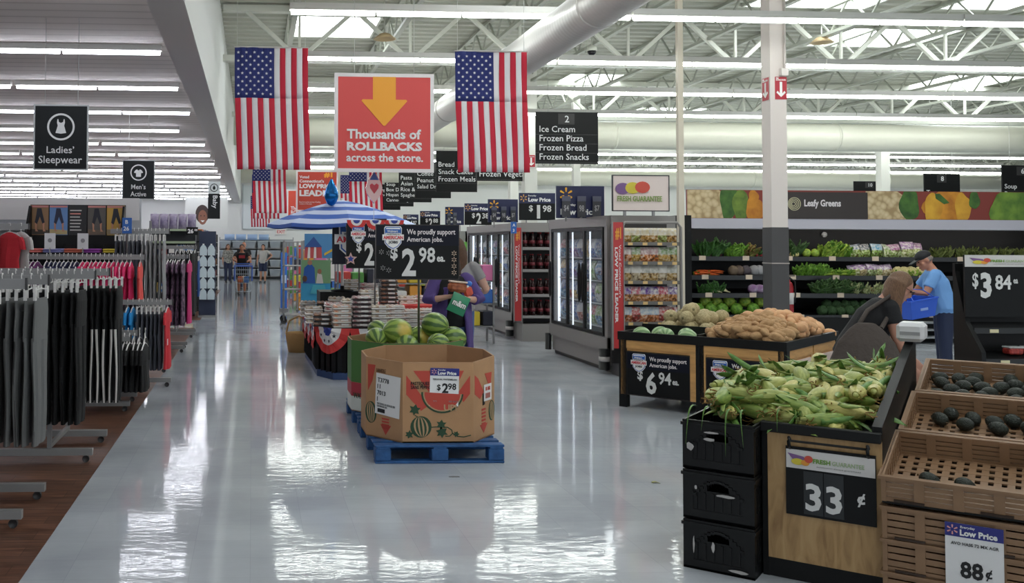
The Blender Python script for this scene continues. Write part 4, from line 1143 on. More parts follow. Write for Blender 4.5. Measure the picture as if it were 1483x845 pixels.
rim.b2(-.01, PW+.01, -.01, .03, .69, .775).b2(PW-.03, PW+.01, .03, PD, .69, .775).b2(-.01, .03, .03, PD, .69, .775).b2(.03, PW-.03, PD-.03, PD, .69, .775)
obj('rim', rim, M_BLKP, t)
obj('bed', MB().b2(.03, PW-.03, .03, PD-.03, .66, .70), M_BLKP, t)
obj('bin_divider', MB().b2(.79, .81, .03, PD-.03, .69, .79), M_BLKP, t); obj('bin_divider', MB().b2(.03, .79, .50, .52, .69, .83), M_BLKP, t)
for x in (.0, .79, PW-.07):
    for y in (.0, PD-.09): obj('leg', MB().b2(x, x+.08, y, y+.08, 0, .69), M_BLKP, t)
obj('apron', MB().b2(.05, PW-.05, .10, PD-.1, .13, .16), M_BLKP, t)
for k, (a_, c_, lab) in enumerate((('6', '94', 'black six ninety-four sign on the melon end of the pine table'), ('2', '97', 'black jobs sign on the potato end of the pine table'))):
    s_ = thing('price_sign', lab, 'price sign', pw(.085+k*.81, .008, .136), R(-TP))
    W, H = .64, .43
    jobs_sign(s_, W, H, a_, c_, unit='ea.' if k == 0 else 'lb.')

# fruit on it
M_CANT = mat('cantaloupe_rind', '#c7b78e', .75, c2='#ab9c72', vscale=55, bump=.5, bscale=90)
M_LWM = node_mat('pale_melon_rind', wm_nodes('#6f9460', '#a3bd8a', (0, .5, -.5)), .4)
M_POT = mat('potato_skin', '#c09a6e', .8, c2='#a27c54', vscale=18, bump=.25, bscale=60)
M_YPOT = mat('yellow_potato_skin', '#ddb083', .7, c2='#cd976a', vscale=14, bump=.15, bscale=60)
ca = thing('cantaloupe', 'x', 'melon'); obj('rind', MB().ell((0, 0, 0), (.078, .075, .074), 20, 14), M_CANT, ca); obj('stem_scar', MB().lathe([(0, .077), (.014, .0755), (.016, .073)], 10), flat('#7d7450'), ca)
rnd = random.Random(9)
first = True
def place(proto, first, loc, rot, label, group, scale=1):
    o = proto if first else dup(proto, (0, 0, 0))
    o.location = loc; o.rotation_euler = rot; o.scale = scale if isinstance(scale, tuple) else (scale,)*3
    o['label'] = label; o['group'] = group
    return o
for (layer, z, n) in ((0, .785, 18), (1, .895, 10), (2, .97, 2)):
    for (x, y) in sample(.10+.1*layer, .70-.08*layer, .62+.1*layer, 1.50-.2*layer, .150, n, rnd):
        place(ca, first, pw(x, y, z), (rnd.uniform(0, 6), rnd.uniform(0, 6), 0), 'beige netted cantaloupe in the heap behind the pale melons', 'cantaloupes on the pine table'); first = False
for i, (x, y) in enumerate(((.16, .19), (.40, .23), (.64, .20), (.28, .38), (.55, .39))):
    melon(M_LWM, 'pale green melon in the bin behind the six ninety-four sign, %s one' % ORD[i], pw(x, y, .735), .085, (0, .1, i*1.1))['category'] = 'melon'
pots = []
for v in range(4):
    p = thing('potato', 'x', 'potato')
    rr = random.Random(40+v); ph = [rr.uniform(0, 6) for _ in range(4)]
    obj('skin', MB().ell((0, 0, 0), (.080+.008*v, .044, .040), 14, 10, lambda d: 1+.09*math.sin(3*d.x+ph[0])+.07*math.sin(4*d.y+ph[1])+.05*math.sin(5*d.z+ph[2])), M_POT, p)
    pots.append(p)
yps = []
for v in range(3):
    p = thing('yellow_potato', 'x', 'potato')
    rr = random.Random(60+v); ph = [rr.uniform(0, 6) for _ in range(4)]
    obj('skin', MB().ell((0, 0, 0), (.062+.006*v, .053, .050), 14, 10, lambda d: 1+.06*math.sin(3*d.x+ph[0])+.05*math.sin(4*d.y+ph[1])), M_YPOT, p)
    yps.append(p)
def heap(x, y):
    u, v = (x-.82)/.78, y/PD
    return .735+.24*math.sin(PI*max(0, min(1, u*.9+.05)))**.7*math.sin(PI*max(0, min(1, v*.85+.08)))**.8
ui = set(); k = 0
for layer in range(2):
    for (x, y) in sample(.87, 1.53, .10, .60, .070, 60, rnd):
        v = k % 4; o = pots[v] if ('p', v) not in ui else dup(pots[v], (0, 0, 0)); ui.add(('p', v)); k += 1
        o.location = pw(x, y, heap(x, y)-.045+.045*layer); o.rotation_euler = (rnd.uniform(0, 6), rnd.gauss(0, .25), rnd.gauss(R(-TP), .9)); o.scale = (rnd.uniform(.9, 1.15),)*3
        o['label'] = 'brown russet potato in the heap on the pine table'; o['group'] = 'russet potatoes on the pine table'
for layer in range(2):
    for (x, y) in sample(.85, 1.55, .62, 1.66, .084, 60, rnd):
        v = k % 3; o = yps[v] if ('y', v) not in ui else dup(yps[v], (0, 0, 0)); ui.add(('y', v)); k += 1
        o.location = pw(x, y, heap(x, y)-.045+.05*layer); o.rotation_euler = (rnd.uniform(0, 6), rnd.gauss(0, .25), rnd.gauss(0, .9)); o.scale = (rnd.uniform(.9, 1.15),)*3
        o['label'] = 'light orange potato in the rear heap of the pine table'; o['group'] = 'yellow potatoes on the pine table'

# ---- black display with the three eighty-four sign -----------------
DY = 8.3
a = P(1402, 525, DY)
t = thing('display_rack', 'tall black display rack with near-empty shelves under the three eighty-four sign', 'display rack', (a.x, DY, 0))
W = 1.25; zt = 1.02
obj('back_panel', MB().b2(0, W, .14, .17, 0, 1.52), M_BLKP, t)
for x in (0, W-.04): obj('side_panel', MB().prism([(-.20, 0), (.14, 0), (.14, 1.45), (.02, 1.0), (-.16, .75)], x, x+.04, 'x'), M_BLKP, t)
for z, d in ((.92, -.02), (.66, -.14), (.38, -.2), (.1, -.2)):
    obj('shelf', MB().prism([(d, z), (.14, z+.05), (.14, z+.07), (d, z+.03)], .04, W-.04, 'x'), M_BLKP, t)
    obj('price_rail', MB().b2(.04, W-.04, d-.012, d, z-.02, z+.03), flat('#26282a'), t)
    for q in range(2): obj('price_tag', MB().b2(.18+q*.5, .26+q*.5, d-.016, d-.012, z-.012, z+.018), flat('#d8cfa8'), t)
sa = P(1396, 459, DY); sb = P(1500, 370, DY)
s_ = thing('price_sign', 'black three eighty-four price sign with white fruit header on the black rack', 'price sign', (sa.x, DY-.02, sa.z))
W, H = sb.x-sa.x, sb.z-sa.z
obj('board', MB().b2(0, W, 0, .02, 0, H), M_SIGNBLK, s_); obj('header_card', MB().b2(0, W, -.004, 0, H*.81, H), flat('#cfccc9'), s_)
fresh(s_, W*.06, H*.83, W*.95, H*.15, -.005)
write(s_, '$', W*.10, H*.45, w=W*.08, h=H*.26, m=M_CHALK, y=-.002, bold=.02); write(s_, '3', W*.21, H*.30, w=W*.15, h=H*.42, m=M_CHALK, y=-.002, bold=.04)
write(s_, '84', W*.41, H*.44, w=W*.22, h=H*.24, m=M_CHALK, y=-.002, bold=.02); write(s_, 'ea', W*.66, H*.54, w=W*.06, h=H*.07, m=M_CHALK, y=-.002, bold=.02)
for sx in (.06, .9): obj('bracket', MB().b2(W*sx, W*sx+.02, .02, .16, .02, .04), M_BLKPL, s_)
M_CLAM = mat('clear_plastic', '#dfe6e6', .15, alpha=.45)
for i, (x, z, d) in enumerate(((.40, .715, -.08), (.56, .715, -.08), (.44, .43, -.12))):
    c_ = thing('berry_box', 'clear box of red berries on the black rack, %s of three' % ORD[i], 'berry box', (a.x+x, DY+d+.06, z))
    obj('tray', MB().box((0, 0, .03), (.13, .1, .055), bev=.012), mat('berry_red', '#c24a3e', .4, c2='#7d1f22', vscale=60), c_); obj('lid', MB().box((0, 0, .065), (.135, .105, .02), bev=.008), M_CLAM, c_)
# ================================================================== clothing department
def loft(mb, secs, n=14, smooth=True, mfn=None, fold=None, M=None):
    """secs: (cx,cy,cz,rx,ry); material index from mfn(section,angle)"""
    vs_ = []
    for k, (cx, cy, cz, rx, ry) in enumerate(secs):
        for j in range(n):
            th = 2*PI*j/n; f = fold(k, th) if fold else 1
            vs_.append((cx+rx*f*math.cos(th), cy+ry*(1+(f-1)*.5)*math.sin(th), cz))
    for k in range(len(secs)-1):
        for j in range(n):
            mb.mi = mfn(k, 2*PI*(j+.5)/n) if mfn else mb.mi
            mb.add([vs_[k*n+j], vs_[k*n+(j+1) % n], vs_[(k+1)*n+(j+1) % n], vs_[(k+1)*n+j]], [(0, 1, 2, 3)], M, smooth)
    mb.add([vs_[j] for j in range(n)], [tuple(range(n))], M); mb.add([vs_[(len(secs)-1)*n+j] for j in range(n)], [tuple(reversed(range(n)))], M)
    return mb
M_HANG = mat('white_hanger', '#e3e1df', .35); M_RACK = mat('grey_rack_steel', '#8f8f8f', .42, metal=.2); M_CAST = flat('#3a3a3c')
def hanger_mesh(w=.17, clips=True):
    mb = MB()
    mb.path([(0, 0, .0), (0, 0, .05), (0, -.014, .078), (0, -.004, .098), (0, .018, .094), (0, .024, .078)], .0035, 6)
    if clips:
        mb.path([(0, -w, -.012), (0, 0, 0), (0, w, -.012)], .005, 6)
        mb.box((0, -w*.82, -.03), (.016, .032, .085)).box((0, w*.82, -.03), (.016, .032, .085))
    else:
        mb.path([(0, -w, -.055), (0, -w*.5, -.016), (0, 0, 0), (0, w*.5, -.016), (0, w, -.055)], .007, 6)
    return mb
hm_clip = hanger_mesh().mesh('hanger', M_HANG); hm_top = hanger_mesh(.19, False).mesh('hanger', M_HANG)
_G = {}
def garment_proto(kind, key, mats, L, seed):
    rr = random.Random(seed); p = [rr.uniform(0, 6) for _ in range(6)]
    t = thing('garment', 'x', 'clothing')
    mb = MB()
    fold = lambda k, th: 1+.22*math.sin(3*th+p[0]+k*.35)+.12*math.sin(5*th+p[1]-k*.5)
    if kind in ('legging', 'striped', 'pants'):
        wid = 1.0 if kind != 'pants' else 1.15
        put('hanger', hm_clip, t)
        top = -.062
        mfn = None
        if kind == 'striped':
            mfn = lambda k, th: 1 if (k >= 1 and (4.15 < th < 5.25)) else 0
        loft(mb, [(0, 0, top, .012, .135*wid), (.004, 0, top-.08, .020, .14*wid), (0, 0, top-.2, .023, .145*wid), (-.002, 0, top-.27, .021, .14*wid)], 14, mfn=(lambda k, th: 0))
        for s_ in (-1, 1):
            secs = []
            for k in range(8):
                u = k/7
                secs.append((.006*math.sin(u*5+p[2]), s_*(.068-.012*u)*wid, top-.25-(L-.27)*u, .020-.004*u, (.066-.022*u)*wid if kind != 'pants' else .075))
            loft(mb, secs, 12, fold=fold, mfn=mfn if s_ < 0 else (lambda k, th: 0))
        obj('cloth', mb, mats, t)
    else:
        put('hanger', hm_top, t)
        w_ = .2 if kind != 'dress' else .19
        secs = [(0, 0, -.005, .012, .05), (0, 0, -.03, .020, .13), (0, 0, -.065, .024, w_), (.002, 0, -.16, .026, w_*.94)]
        for k in range(6):
            u = (k+1)/6
            secs.append((.006*math.sin(u*4+p[2]), .01*math.sin(u*3+p[3]), -.16-(L-.16)*u, .026+.012*u, w_*(.86+.16*u if kind == 'top' else .78+.32*u)))
        fold2 = lambda k, th: 1+(.16*math.sin(4*th+p[0]+k*.3)+.1*math.sin(7*th+p[1]))*(k > 2)
        loft(mb, secs, 18, fold=fold2)
        for s_ in (-1, 1):
            loft(mb, [(0, s_*w_*.9, -.055, .02, .04), (0, s_*(w_+.01), -.10, .022, .05), (0, s_*(w_+.03), -.19, .022, .055)], 8)
        obj('cloth', mb, mats, t)
        if kind == 'top' and len(mats) > 2:
            put('tag', MB().box((0.03, -w_-.01, -L*.55), (.004, .05, .07)).mesh('tag', M_HANG), t)
    return t
def garment(kind, key, mats, L, loc, label, group, scale=1, rz=0):
    k = (kind, key, round(L, 2))
    if k not in _G:
        _G[k] = [garment_proto(kind, key, mats, L, s_) for s_ in (1, 2, 3)]; _G[k].append(0)
    n = _G[k][3]; _G[k][3] += 1
    o = _G[k][n % 3] if n < 3 else dup(_G[k][n % 3], loc)
    o.location = loc; o.rotation_euler = (0, 0, rz); o['label'] = label; o['group'] = group; o.scale = (scale,)*3
    return o
def clean_protos():
    for k, v in _G.items():
        for i in range(min(3, v[3]), 3):
            for ch in list(v[i].children): bpy.data.objects.remove(ch)
            bpy.data.objects.remove(v[i])
def cl(name, c, **k): return mat('cloth_'+name, c, .85, bump=.15, bscale=120, **k)
C_GREY = cl('charcoal', '#6b6c6c'); C_OLIVE = cl('olive', '#3c3f37'); C_BLK = cl('black', '#0e0e10'); C_WHT = cl('white', '#d6d1cd'); C_DGREY = cl('slate', '#50525c'); C_LGREY = cl('grey', '#98989a')
C_RED = cl('red', '#d0313c'); C_PINK = cl('pink', '#e0356f'); C_CORAL = cl('coral', '#ee5a55'); C_PURP = cl('purple', '#6a2a66'); C_NAVY = cl('navy', '#22254a'); C_BLUE = cl('blue', '#1e86c8')
C_PAT = mat('cloth_paisley', '#2b2430', .85, c2='#8a6a84', vscale=16); C_KNIT = cl('white_knit', '#c9c4c1'); C_MAG = cl('magenta', '#d23a78'); C_GREEN = cl('green', '#4b7a3a')
def h_rack(label, x1, ys, z, L, low=False):
    """double rail rack seen end-on from the aisle: rails run away from the aisle"""
    t = thing('garment_rack', label, 'clothes rack', (x1, ys[0], 0))
    for y in ys:
        y -= ys[0]
        obj('rail', MB().b2(-L, 0, y-.008, y+.008, z-.03, z+.03), M_RACK, t)
        obj('rail_cap', MB().b2(0, .012, y-.014, y+.014, z-.036, z+.036), M_CAST, t)
        obj('foot_bar', MB().b2(-L, .0, y-.025, y+.025, .055, .105), M_RACK, t)
        for x in (-.33, -L+.33):
            obj('upright', MB().b2(x-.016, x+.016, y+.01, y+.042, .1, z), M_RACK, t)
        for x in (-.05, -L+.05):
            obj('caster', MB().tube((x, y-.012, .027), (x, y+.012, .027), .027, n=12).b2(x-.008, x+.008, y-.006, y+.006, .03, .056), M_CAST, t)
    if len(ys) > 1:
        d = ys[1]-ys[0]
        for x in (-.33, -L+.33):
            obj('cross_bar', MB().b2(x-.016, x+.016, .04, d+.01, .105, .135), M_RACK, t); obj('cross_bar', MB().b2(x-.016, x+.016, .04, d+.01, z*.86, z*.86+.03), M_RACK, t)
    return t
def hang(kind, key, mats, L, xs, y, z, what, where, group):
    for i, x in enumerate(xs):
        garment(kind, key, mats, L, (x, y, z-.085+.0), '%s on %s, %s from the aisle' % (what, where, ORD[i]), group, rz=random.uniform(-.06, .06))
def span(x0, x1, step): return [x0-k*step for k in range(int((x0-x1)/step)+1)]
h_rack('grey steel double rail rack of charcoal leggings, first along the aisle', -1.33, (5.77, 6.40), 1.42, 1.75)
hang('legging', 'olive', [C_OLIVE], .88, span(-1.52, -2.1, .060), 5.77, 1.42+.03, 'dark olive leggings', 'the front rail of the first rack', 'olive leggings on the first rack')
hang('pants', 'char', [C_GREY], .96, span(-1.375, -2.0, .062), 6.40, 1.45, 'charcoal yoga pants', 'the rear rail of the first rack', 'charcoal pants on the first rack')
h_rack('grey steel double rail rack of black leggings, second along the aisle', -1.20, (7.47, 8.20), 1.42, 1.75)
hang('pants', 'blk', [C_BLK], 1.02, span(-1.30, -2.05, .055), 7.47, 1.45, 'plain black pants', 'the front rail of the second rack', 'black pants on the second rack')
hang('striped', 'bw', [C_BLK, C_WHT], .98, span(-1.115, -1.9, .052), 8.20, 1.45, 'black leggings with white side panels', 'the second rack', 'two-tone leggings on the second rack')
h_rack('grey steel rack of short black garments, third along the aisle', -1.20, (9.70, 10.30), .72, 1.5)
hang('top', 'blks', [C_BLK], .46, span(-1.06, -1.7, .050), 9.70, .76, 'short black garment', 'the low third rack', 'short black garments on the third rack')
hang('top', 'blks', [C_BLK], .46, span(-1.12, -1.6, .060), 10.30, .76, 'short black garment', 'the rear rail of the low third rack', 'short black garments on the rear rail of the third rack')
h_rack('grey steel rack of pink and purple tops behind the black leggings', -1.28, (11.60,), 1.50, 1.75)
hang('top', 'coral', [C_CORAL], .50, span(-1.33, -1.38, .05), 11.6, 1.53, 'coral top', 'the rack of bright tops', 'coral tops on the bright rack')
hang('top', 'pink', [C_PINK], .50, span(-1.44, -2.02, .052), 11.6, 1.53, 'hot pink top', 'the rack of bright tops', 'pink tops on the bright rack')
hang('top', 'navy', [C_NAVY], .42, span(-2.08, -2.48, .050), 11.6, 1.53, 'navy top', 'the rack of bright tops', 'navy tops on the bright rack')
hang('top', 'purple', [C_PURP], .40, span(-2.54, -2.8, .050), 11.6, 1.53, 'purple top', 'the rack of bright tops', 'purple tops on the bright rack')
h_rack('low grey rack of slate pants and one red shirt beside the wood floor edge', -.93, (11.35,), .98, 1.0)
hang('top', 'redshirt', [C_RED, C_RED, C_RED], .70, [-.98], 11.35, 1.01, 'bright red shirt', 'the low rack', 'red shirt on the low rack')
hang('pants', 'slate', [C_DGREY], .68, span(-1.06, -1.32, .050), 11.35, 1.01, 'slate grey pants', 'the low rack', 'slate pants on the low rack')
hang('top', 'bluetop', [C_BLUE], .36, span(-1.38, -1.44, .06), 11.35, 1.01, 'bright blue top', 'the low rack', 'blue tops on the low rack')
h_rack('tall grey rack of grey jogger pants under the blue aisle marker', -1.08, (12.60,), 1.82, .75)
hang('pants', 'jog', [C_LGREY], .92, span(-1.14, -1.42, .055), 12.6, 1.85, 'light grey jogger pants', 'the tall rack', 'light grey joggers on the tall rack')
hang('pants', 'jogd', [C_DGREY], .92, span(-1.47, -1.75, .055), 12.6, 1.85, 'dark grey jogger pants', 'the tall rack', 'dark grey joggers on the tall rack')
h_rack('tall grey rack with a red dress and a white knit top by the frame edge', -2.42, (10.6,), 1.84, .9)
garment('dress', 'reddress', [C_RED], .95, (-2.62, 10.6, 1.78), 'long raspberry red dress on the tall rack beside a white knit', 'red dress', rz=.9)
garment('top', 'knit', [C_KNIT], .62, (-2.50, 10.6, 1.78), 'white knit sweater hanging beside the raspberry red dress', 'white knit', rz=.7)
h_rack('grey rack of patterned dresses beyond the red shirt', -1.02, (14.9, 15.5), 1.46, 1.2)
hang('dress', 'pais', [C_PAT], .98, span(-1.06, -1.30, .075), 14.9, 1.49, 'dark paisley dress', 'the dress rack', 'paisley dresses')
hang('dress', 'mag', [C_MAG], 1.0, [-1.00], 15.5, 1.49, 'magenta dress', 'the dress rack', 'magenta dress')
hang('dress', 'blkd', [C_BLK], .98, span(-1.08, -1.30, .07), 15.5, 1.49, 'black dress', 'the dress rack', 'black dresses')
h_rack('grey rack of long black garments, last before the cross aisle', -1.02, (17.2, 17.8), 1.60, 1.3)
hang('dress', 'blkd2', [C_BLK], 1.12, span(-1.05, -1.40, .07), 17.2, 1.63, 'long black dress', 'the rack before the cross aisle', 'black dresses before the cross aisle')
hang('dress', 'blkd2', [C_BLK], 1.12, span(-1.05, -1.30, .07), 17.8, 1.63, 'long black dress', 'the rear rail before the cross aisle', 'black dresses on the rear rail before the cross aisle')
hang('pants', 'bluep', [cl('denim', '#2c4f8f')], .7, [-1.01], 18.35, 1.5, 'blue pants', 'the end hook before the cross aisle', 'blue pants')
obj('hook_bar', MB().b2(-1.02, -1.0, 17.8, 18.36, 1.50, 1.52), M_RACK, None)
bpy.data.objects['hook_bar'].parent = bpy.data.objects['garment_rack.008'] if 'garment_rack.008' in bpy.data.objects else None
_h = bpy.data.objects['hook_bar']; _h.location = -_h.parent.location if _h.parent else (0, 0, 0)
clean_protos()

# poster gondola ------------------------------------------------------
GY = 13.9
xa, xb = P(37, 300, GY).x, P(178, 300, GY).x
t = thing('display_gondola', 'black activewear display with five photo posters above folded clothes', 'display', (xa, GY, 0))
W = xb-xa
obj('back_panel', MB().b2(0, W, .3, .34, 0, 2.22), M_BLKP, t)
obj('base', MB().b2(0, W, -.25, .3, 0, .15), M_BLKP, t)
for z in (.9, 1.50): obj('shelf', MB().b2(0, W, -.22, .3, z, z+.025), M_BLKP, t)
for x in (0, W-.03): obj('side_panel', MB().prism([(-.25, 0), (.3, 0), (.3, 2.2), (.2, 2.2), (-.05, 1.8), (-.25, 1.5)], x, x+.03, 'x'), M_BLKP, t)
bgs = ('#8a6a48', '#5f86b8', '#18181a', '#55504a', '#c39a3f')
pwid = W/5
for i in range(5):
    p = obj('poster', MB().b2(i*pwid+.008, (i+1)*pwid-.008, .278, .298, 1.78, 2.21), flat(bgs[i], .4), t)
    x0 = i*pwid
    def pp(poly, c, d): poly_part('poster_print', p, [(x0+px*pwid, 1.78+pz*.43) for px, pz in poly], flat(c), .276-d, .002)
    if i == 2:
        for k in range(7): pp([(.1, .85-.11*k), (.1+.6*(1-.07*(k % 3)), .85-.11*k), (.1+.6*(1-.07*(k % 3)), .81-.11*k), (.1, .81-.11*k)], '#d88a80' if k == 1 else '#b9b6b2', 0)
    else:
        pp([(.04, .02), (.96, .02), (.96, .16), (.04, .2)], ('#3a3128', '#b0a070', '', '#6a5a4a', '#8a7a5a')[i], 0)
        pp([(.38, .9), (.6, .9), (.66, .72), (.78, .42), (.66, .38), (.52, .62), (.38, .36), (.26, .42), (.34, .7)], '#1d1d2a' if i != 1 else '#20263f', .003)
        pp([(.27, .42), (.37, .37), (.36, .2), (.45, .12), (.30, .12)], '#b98468', .003); pp([(.67, .38), (.77, .42), (.76, .2), (.84, .12), (.70, .12)], '#b98468', .003)
        pp([(.04, .93), (.96, .93), (.96, .99), (.04, .99)], '#c9807c', .003)
for i, (c, w_, h_) in enumerate((('#d9776f', .26, .05), ('#8d8dc4', .26, .05), ('#c96d58', .22, .05), ('#9a4aa8', .22, .07), ('#c9b23c', .24, .06))):
    s_ = thing('folded_shirt', '%s folded shirts on the black activewear shelf' % ('salmon', 'lavender', 'orange', 'violet', 'yellow')[i], 'clothing', (xa+.02+i*W/5+.12, GY-.03, 1.526))
    for k in range(2): obj('folded_cloth', MB().box((0, 0, .015+.03*k), (w_, .3, .028), bev=.01), cl('fold%d' % i, c), s_)
for i in range(4):
    s_ = thing('shoe', 'black and white training shoe on the activewear display, %s from the wall end' % ORD[i], 'shoe', (xa+.35+i*.28, GY+.18, 1.526), .3)
    obj('upper', MB().prism([(-.12, 0), (.13, 0), (.14, .03), (.06, .06), (0, .12), (-.11, .12)], -.04, .04), C_BLK, s_); obj('sole', MB().b2(-.125, .145, -.043, .043, 0, .018), M_HANG, s_)
for i, fx in enumerate((.30, .63)):
    s_ = thing('sign_holder', 'small white fitting card on a stand %s' % ('by the salmon shirts', 'by the violet shirts')[i], 'sign', (xa+fx*W, GY-.3, 1.50-.0))
    obj('stem', MB().tube((0, 0, 0), (0, 0, .1), .008), M_RACK, s_); obj('card', MB().b2(-.075, .075, -.004, .004, .08, .30), flat('#d9d9dc'), s_)
    poly_part('figure_print', s_, circle(0, .2, .03, 10), flat('#8a8a8f'), -.005)
    obj('stem_foot', MB().b2(-.03, .03, -.03, .09, -.0, .006), M_RACK, s_)
t = thing('wall_shelving', 'white perimeter shelving with a plain header behind the photo posters', 'shelving', (xa-3.2, 15.0, 0))
obj('header', MB().b2(0, 3.2+W+.1, 0, .05, 2.02, 2.36), flat('#d5d3d2'), t); obj('back_panel', MB().b2(0, 3.2+W+.1, .3, .34, 0, 2.36), flat('#b9bcc0'), t)
for z in (.5, 1.0, 1.45, 1.85): obj('shelf', MB().b2(0, 3.2+W, 0, .3, z, z+.02), M_RACK, t)
for k in range(6): obj('slot_post', MB().b2(.05+k*.95, .09+k*.95, .27, .3, 0, 2.02), M_RACK, t)

# blue aisle marker
a = P(184, 327, 12.4)
t = thing('aisle_marker', 'small blue marker reading B over twenty-six beside the grey joggers', 'sign', (a.x, 12.4, a.z))
obj('plate', MB().b2(-.06, .06, 0, .01, -.10, .10), flat('#2f67b8'), t); write(t, 'B', -.022, .022, h=.05, m=WHITE, y=-.002, bold=.02); write(t, '26', -.045, -.065, h=.055, m=WHITE, y=-.002, bold=.02)
obj('post', MB().tube((0, .02, .1), (0, .02, -a.z), .014), M_RACK, t); obj('post_foot', MB().b2(-.15, .15, -.1, .14, -a.z, .012-a.z), M_RACK, t)

# baby aisle beyond the cross aisle ----------------------------------
BX0, BY0 = -2.35, 22.0
t = thing('shelf_unit', 'steel end shelves carrying packs at the mouth of the baby aisle', 'shelving', (BX0, BY0, 0))
obj('back_panel', MB().b2(0, 1.05, .5, .54, 0, 2.0), flat('#3a3d40'), t)
for z in (.12, .55, .95, 1.35, 1.68, 1.96): obj('shelf', MB().b2(0, 1.05, 0, .5, z, z+.025), M_RACK, t); 
for z in (1.68, 1.96): obj('price_rail', MB().b2(0, 1.05, -.015, 0, z-.01, z+.04), flat('#9aa88a'), t)
for x in (0, 1.03): obj('post', MB().b2(x, x+.02, .48, .5, 0, 2.0), M_RACK, t)
M_DIA = mat('diaper_pack', '#b9aec4', .35, c2='#7a6f8f', vscale=7)
def pillow(mb, w, h, d, seam=.03):
    def s(sg):
        return lambda u, v: ((u-.5)*w*(1-.06*math.sin(PI*v)), sg*d/2*(math.sin(PI*min(1, max(0, (v-.04)/.92)))**.55)*(math.sin(PI*(.06+.88*u))**.5), v*h)
    mb.grid(s(-1), 8, 8); mb.grid(s(1), 8, 8)
    return mb
dp = None
for i in range(5):
    loc = (BX0+.12+.21*i, BY0+.25, 1.985)
    if dp is None:
        dp = thing('diaper_pack', 'x', 'diaper pack', loc); obj('wrapper', pillow(MB(), .2, .36, .26), M_DIA, dp); obj('handle', MB().path([(-.04, 0, .35), (-.03, 0, .39), (.03, 0, .39), (.04, 0, .35)], .006, 6), flat('#d9d4de'), dp); o = dp
    else: o = dup(dp, loc)
    o['label'] = 'lavender wrapped diaper pack on top of the baby shelves, %s from the wall side' % ORD[i]
cols = ('#3a6fb0', '#c9c9c4', '#b0464a', '#6d8f4a', '#d9b45a', '#4a4a52', '#c98aa0')
rnd = random.Random(21)
for zi, z in enumerate((.145, .575, .975, 1.375)):
    for i in range(5):
        bc_ = rnd.choice(cols)
        b_ = thing('boxed_item', 'small %s carton on the baby end shelves, %s shelf up, %s from the wall' % (colw(bc_), ORD[zi], ORD[i]), 'box', (BX0+.12+.2*i, BY0+.2, z))
        c = bc_; h_ = rnd.uniform(.18, .28)
        obj('carton', MB().box((0, 0, h_/2), (.17, .22, h_), bev=.006), flat(c), b_); obj('label_panel', MB().b2(-.06, .06, -.115, -.111, h_*.3, h_*.7), flat('#e2ddd6'), b_)
t = thing('price_sign', 'small black twenty-six dollar sign above the baby shelves', 'price sign', (BX0+1.0, BY0-.05, 1.86))
obj('board', MB().b2(-.14, .12, 0, .012, 0, .18), M_SIGNBLK, t); write(t, '26', -.11, .04, h=.1, m=WHITE, y=-.002, bold=.03); write(t, '00', .04, .09, h=.05, m=WHITE, y=-.002, bold=.02); obj('bracket', MB().b2(-.02, .0, .012, .10, .08, .1), M_RACK, t)
# rack of pale rounded packs
OX = -1.02; OY = 22.1
t = thing('peg_tower', 'narrow dark peg tower holding pale rounded packs by the aisle', 'display', (OX, OY+.02, 0))
obj('panel', MB().b2(-.19, .19, .03, .06, 0, 1.95), flat('#27314a'), t); obj('foot', MB().b2(-.2, .2, -.12, .3, 0, .04), M_RACK, t)
for k in range(5):
    for s_ in (-1, 1): obj('peg', MB().tube((s_*.09, .03, 1.64-.25*k), (s_*.09, -.06, 1.65-.25*k), .005, n=6), M_RACK, t)
pk = None
for k in range(5):
    for s_ in (-1, 1):
        loc = (OX+s_*.09, OY-.03, 1.40-.25*k)
        if pk is None:
            pk = thing('rounded_pack', 'x', 'pack', loc)
            obj('pack', MB().prism([(-.08, 0), (.08, 0), (.085, .12), (.07, .18), (.04, .225), (0, .24), (-.04, .225), (-.07, .18), (-.085, .12)], -.02, .02), flat('#c3d2d8', .35), pk); obj('hang_tab', MB().b2(-.02, .02, -.003, .003, .235, .265), WHITE, pk); o = pk
        else: o = dup(pk, loc)
        o['label'] = 'pale blue rounded pack on the peg tower, %s row down, %s column' % (ORD[k], 'aisle' if s_ > 0 else 'inner')
# aisle facing shelf run deeper in
rnd = random.Random(33)
for s in range(4):
    y0 = 24+s*2.8
    t = thing('shelf_unit', 'aisle facing grocery height shelf bay on the baby side, %s bay past the peg tower' % ORD[s], 'shelving', (-1.25, y0, 0))
    obj('back_panel', MB().b2(-.55, -.5, 0, 2.7, 0, 2.0), flat('#3c3c3e'), t)
    for z in (.1, .5, .9, 1.3, 1.7): obj('shelf', MB().b2(-.5, 0, 0, 2.7, z, z+.025), M_RACK, t)
    for yy_ in (0, 2.68): obj('end_panel', MB().b2(-.55, 0, yy_, yy_+.02, 0, 2.0), flat('#2f3032'), t)
    for zi, z in enumerate((.125, .525, .925, 1.325, 1.725)):
        for k in range(6):
            c = rnd.choice(('#c9762f', '#2b2b30', '#b5483f', '#d9a65a', '#8a8f96', '#c9c4b9', '#5d6f9a')); h_ = rnd.uniform(.2, .33)
            b_ = thing('boxed_item', '%s carton in the %s baby side bay, %s shelf up, %s along' % (colw(c), ORD[s], ORD[zi], ORD[k]), 'box', (-1.42, y0+.25+.42*k, z))
            obj('carton', MB().box((0, 0, h_/2), (.26, .34, h_)), flat(c), b_)
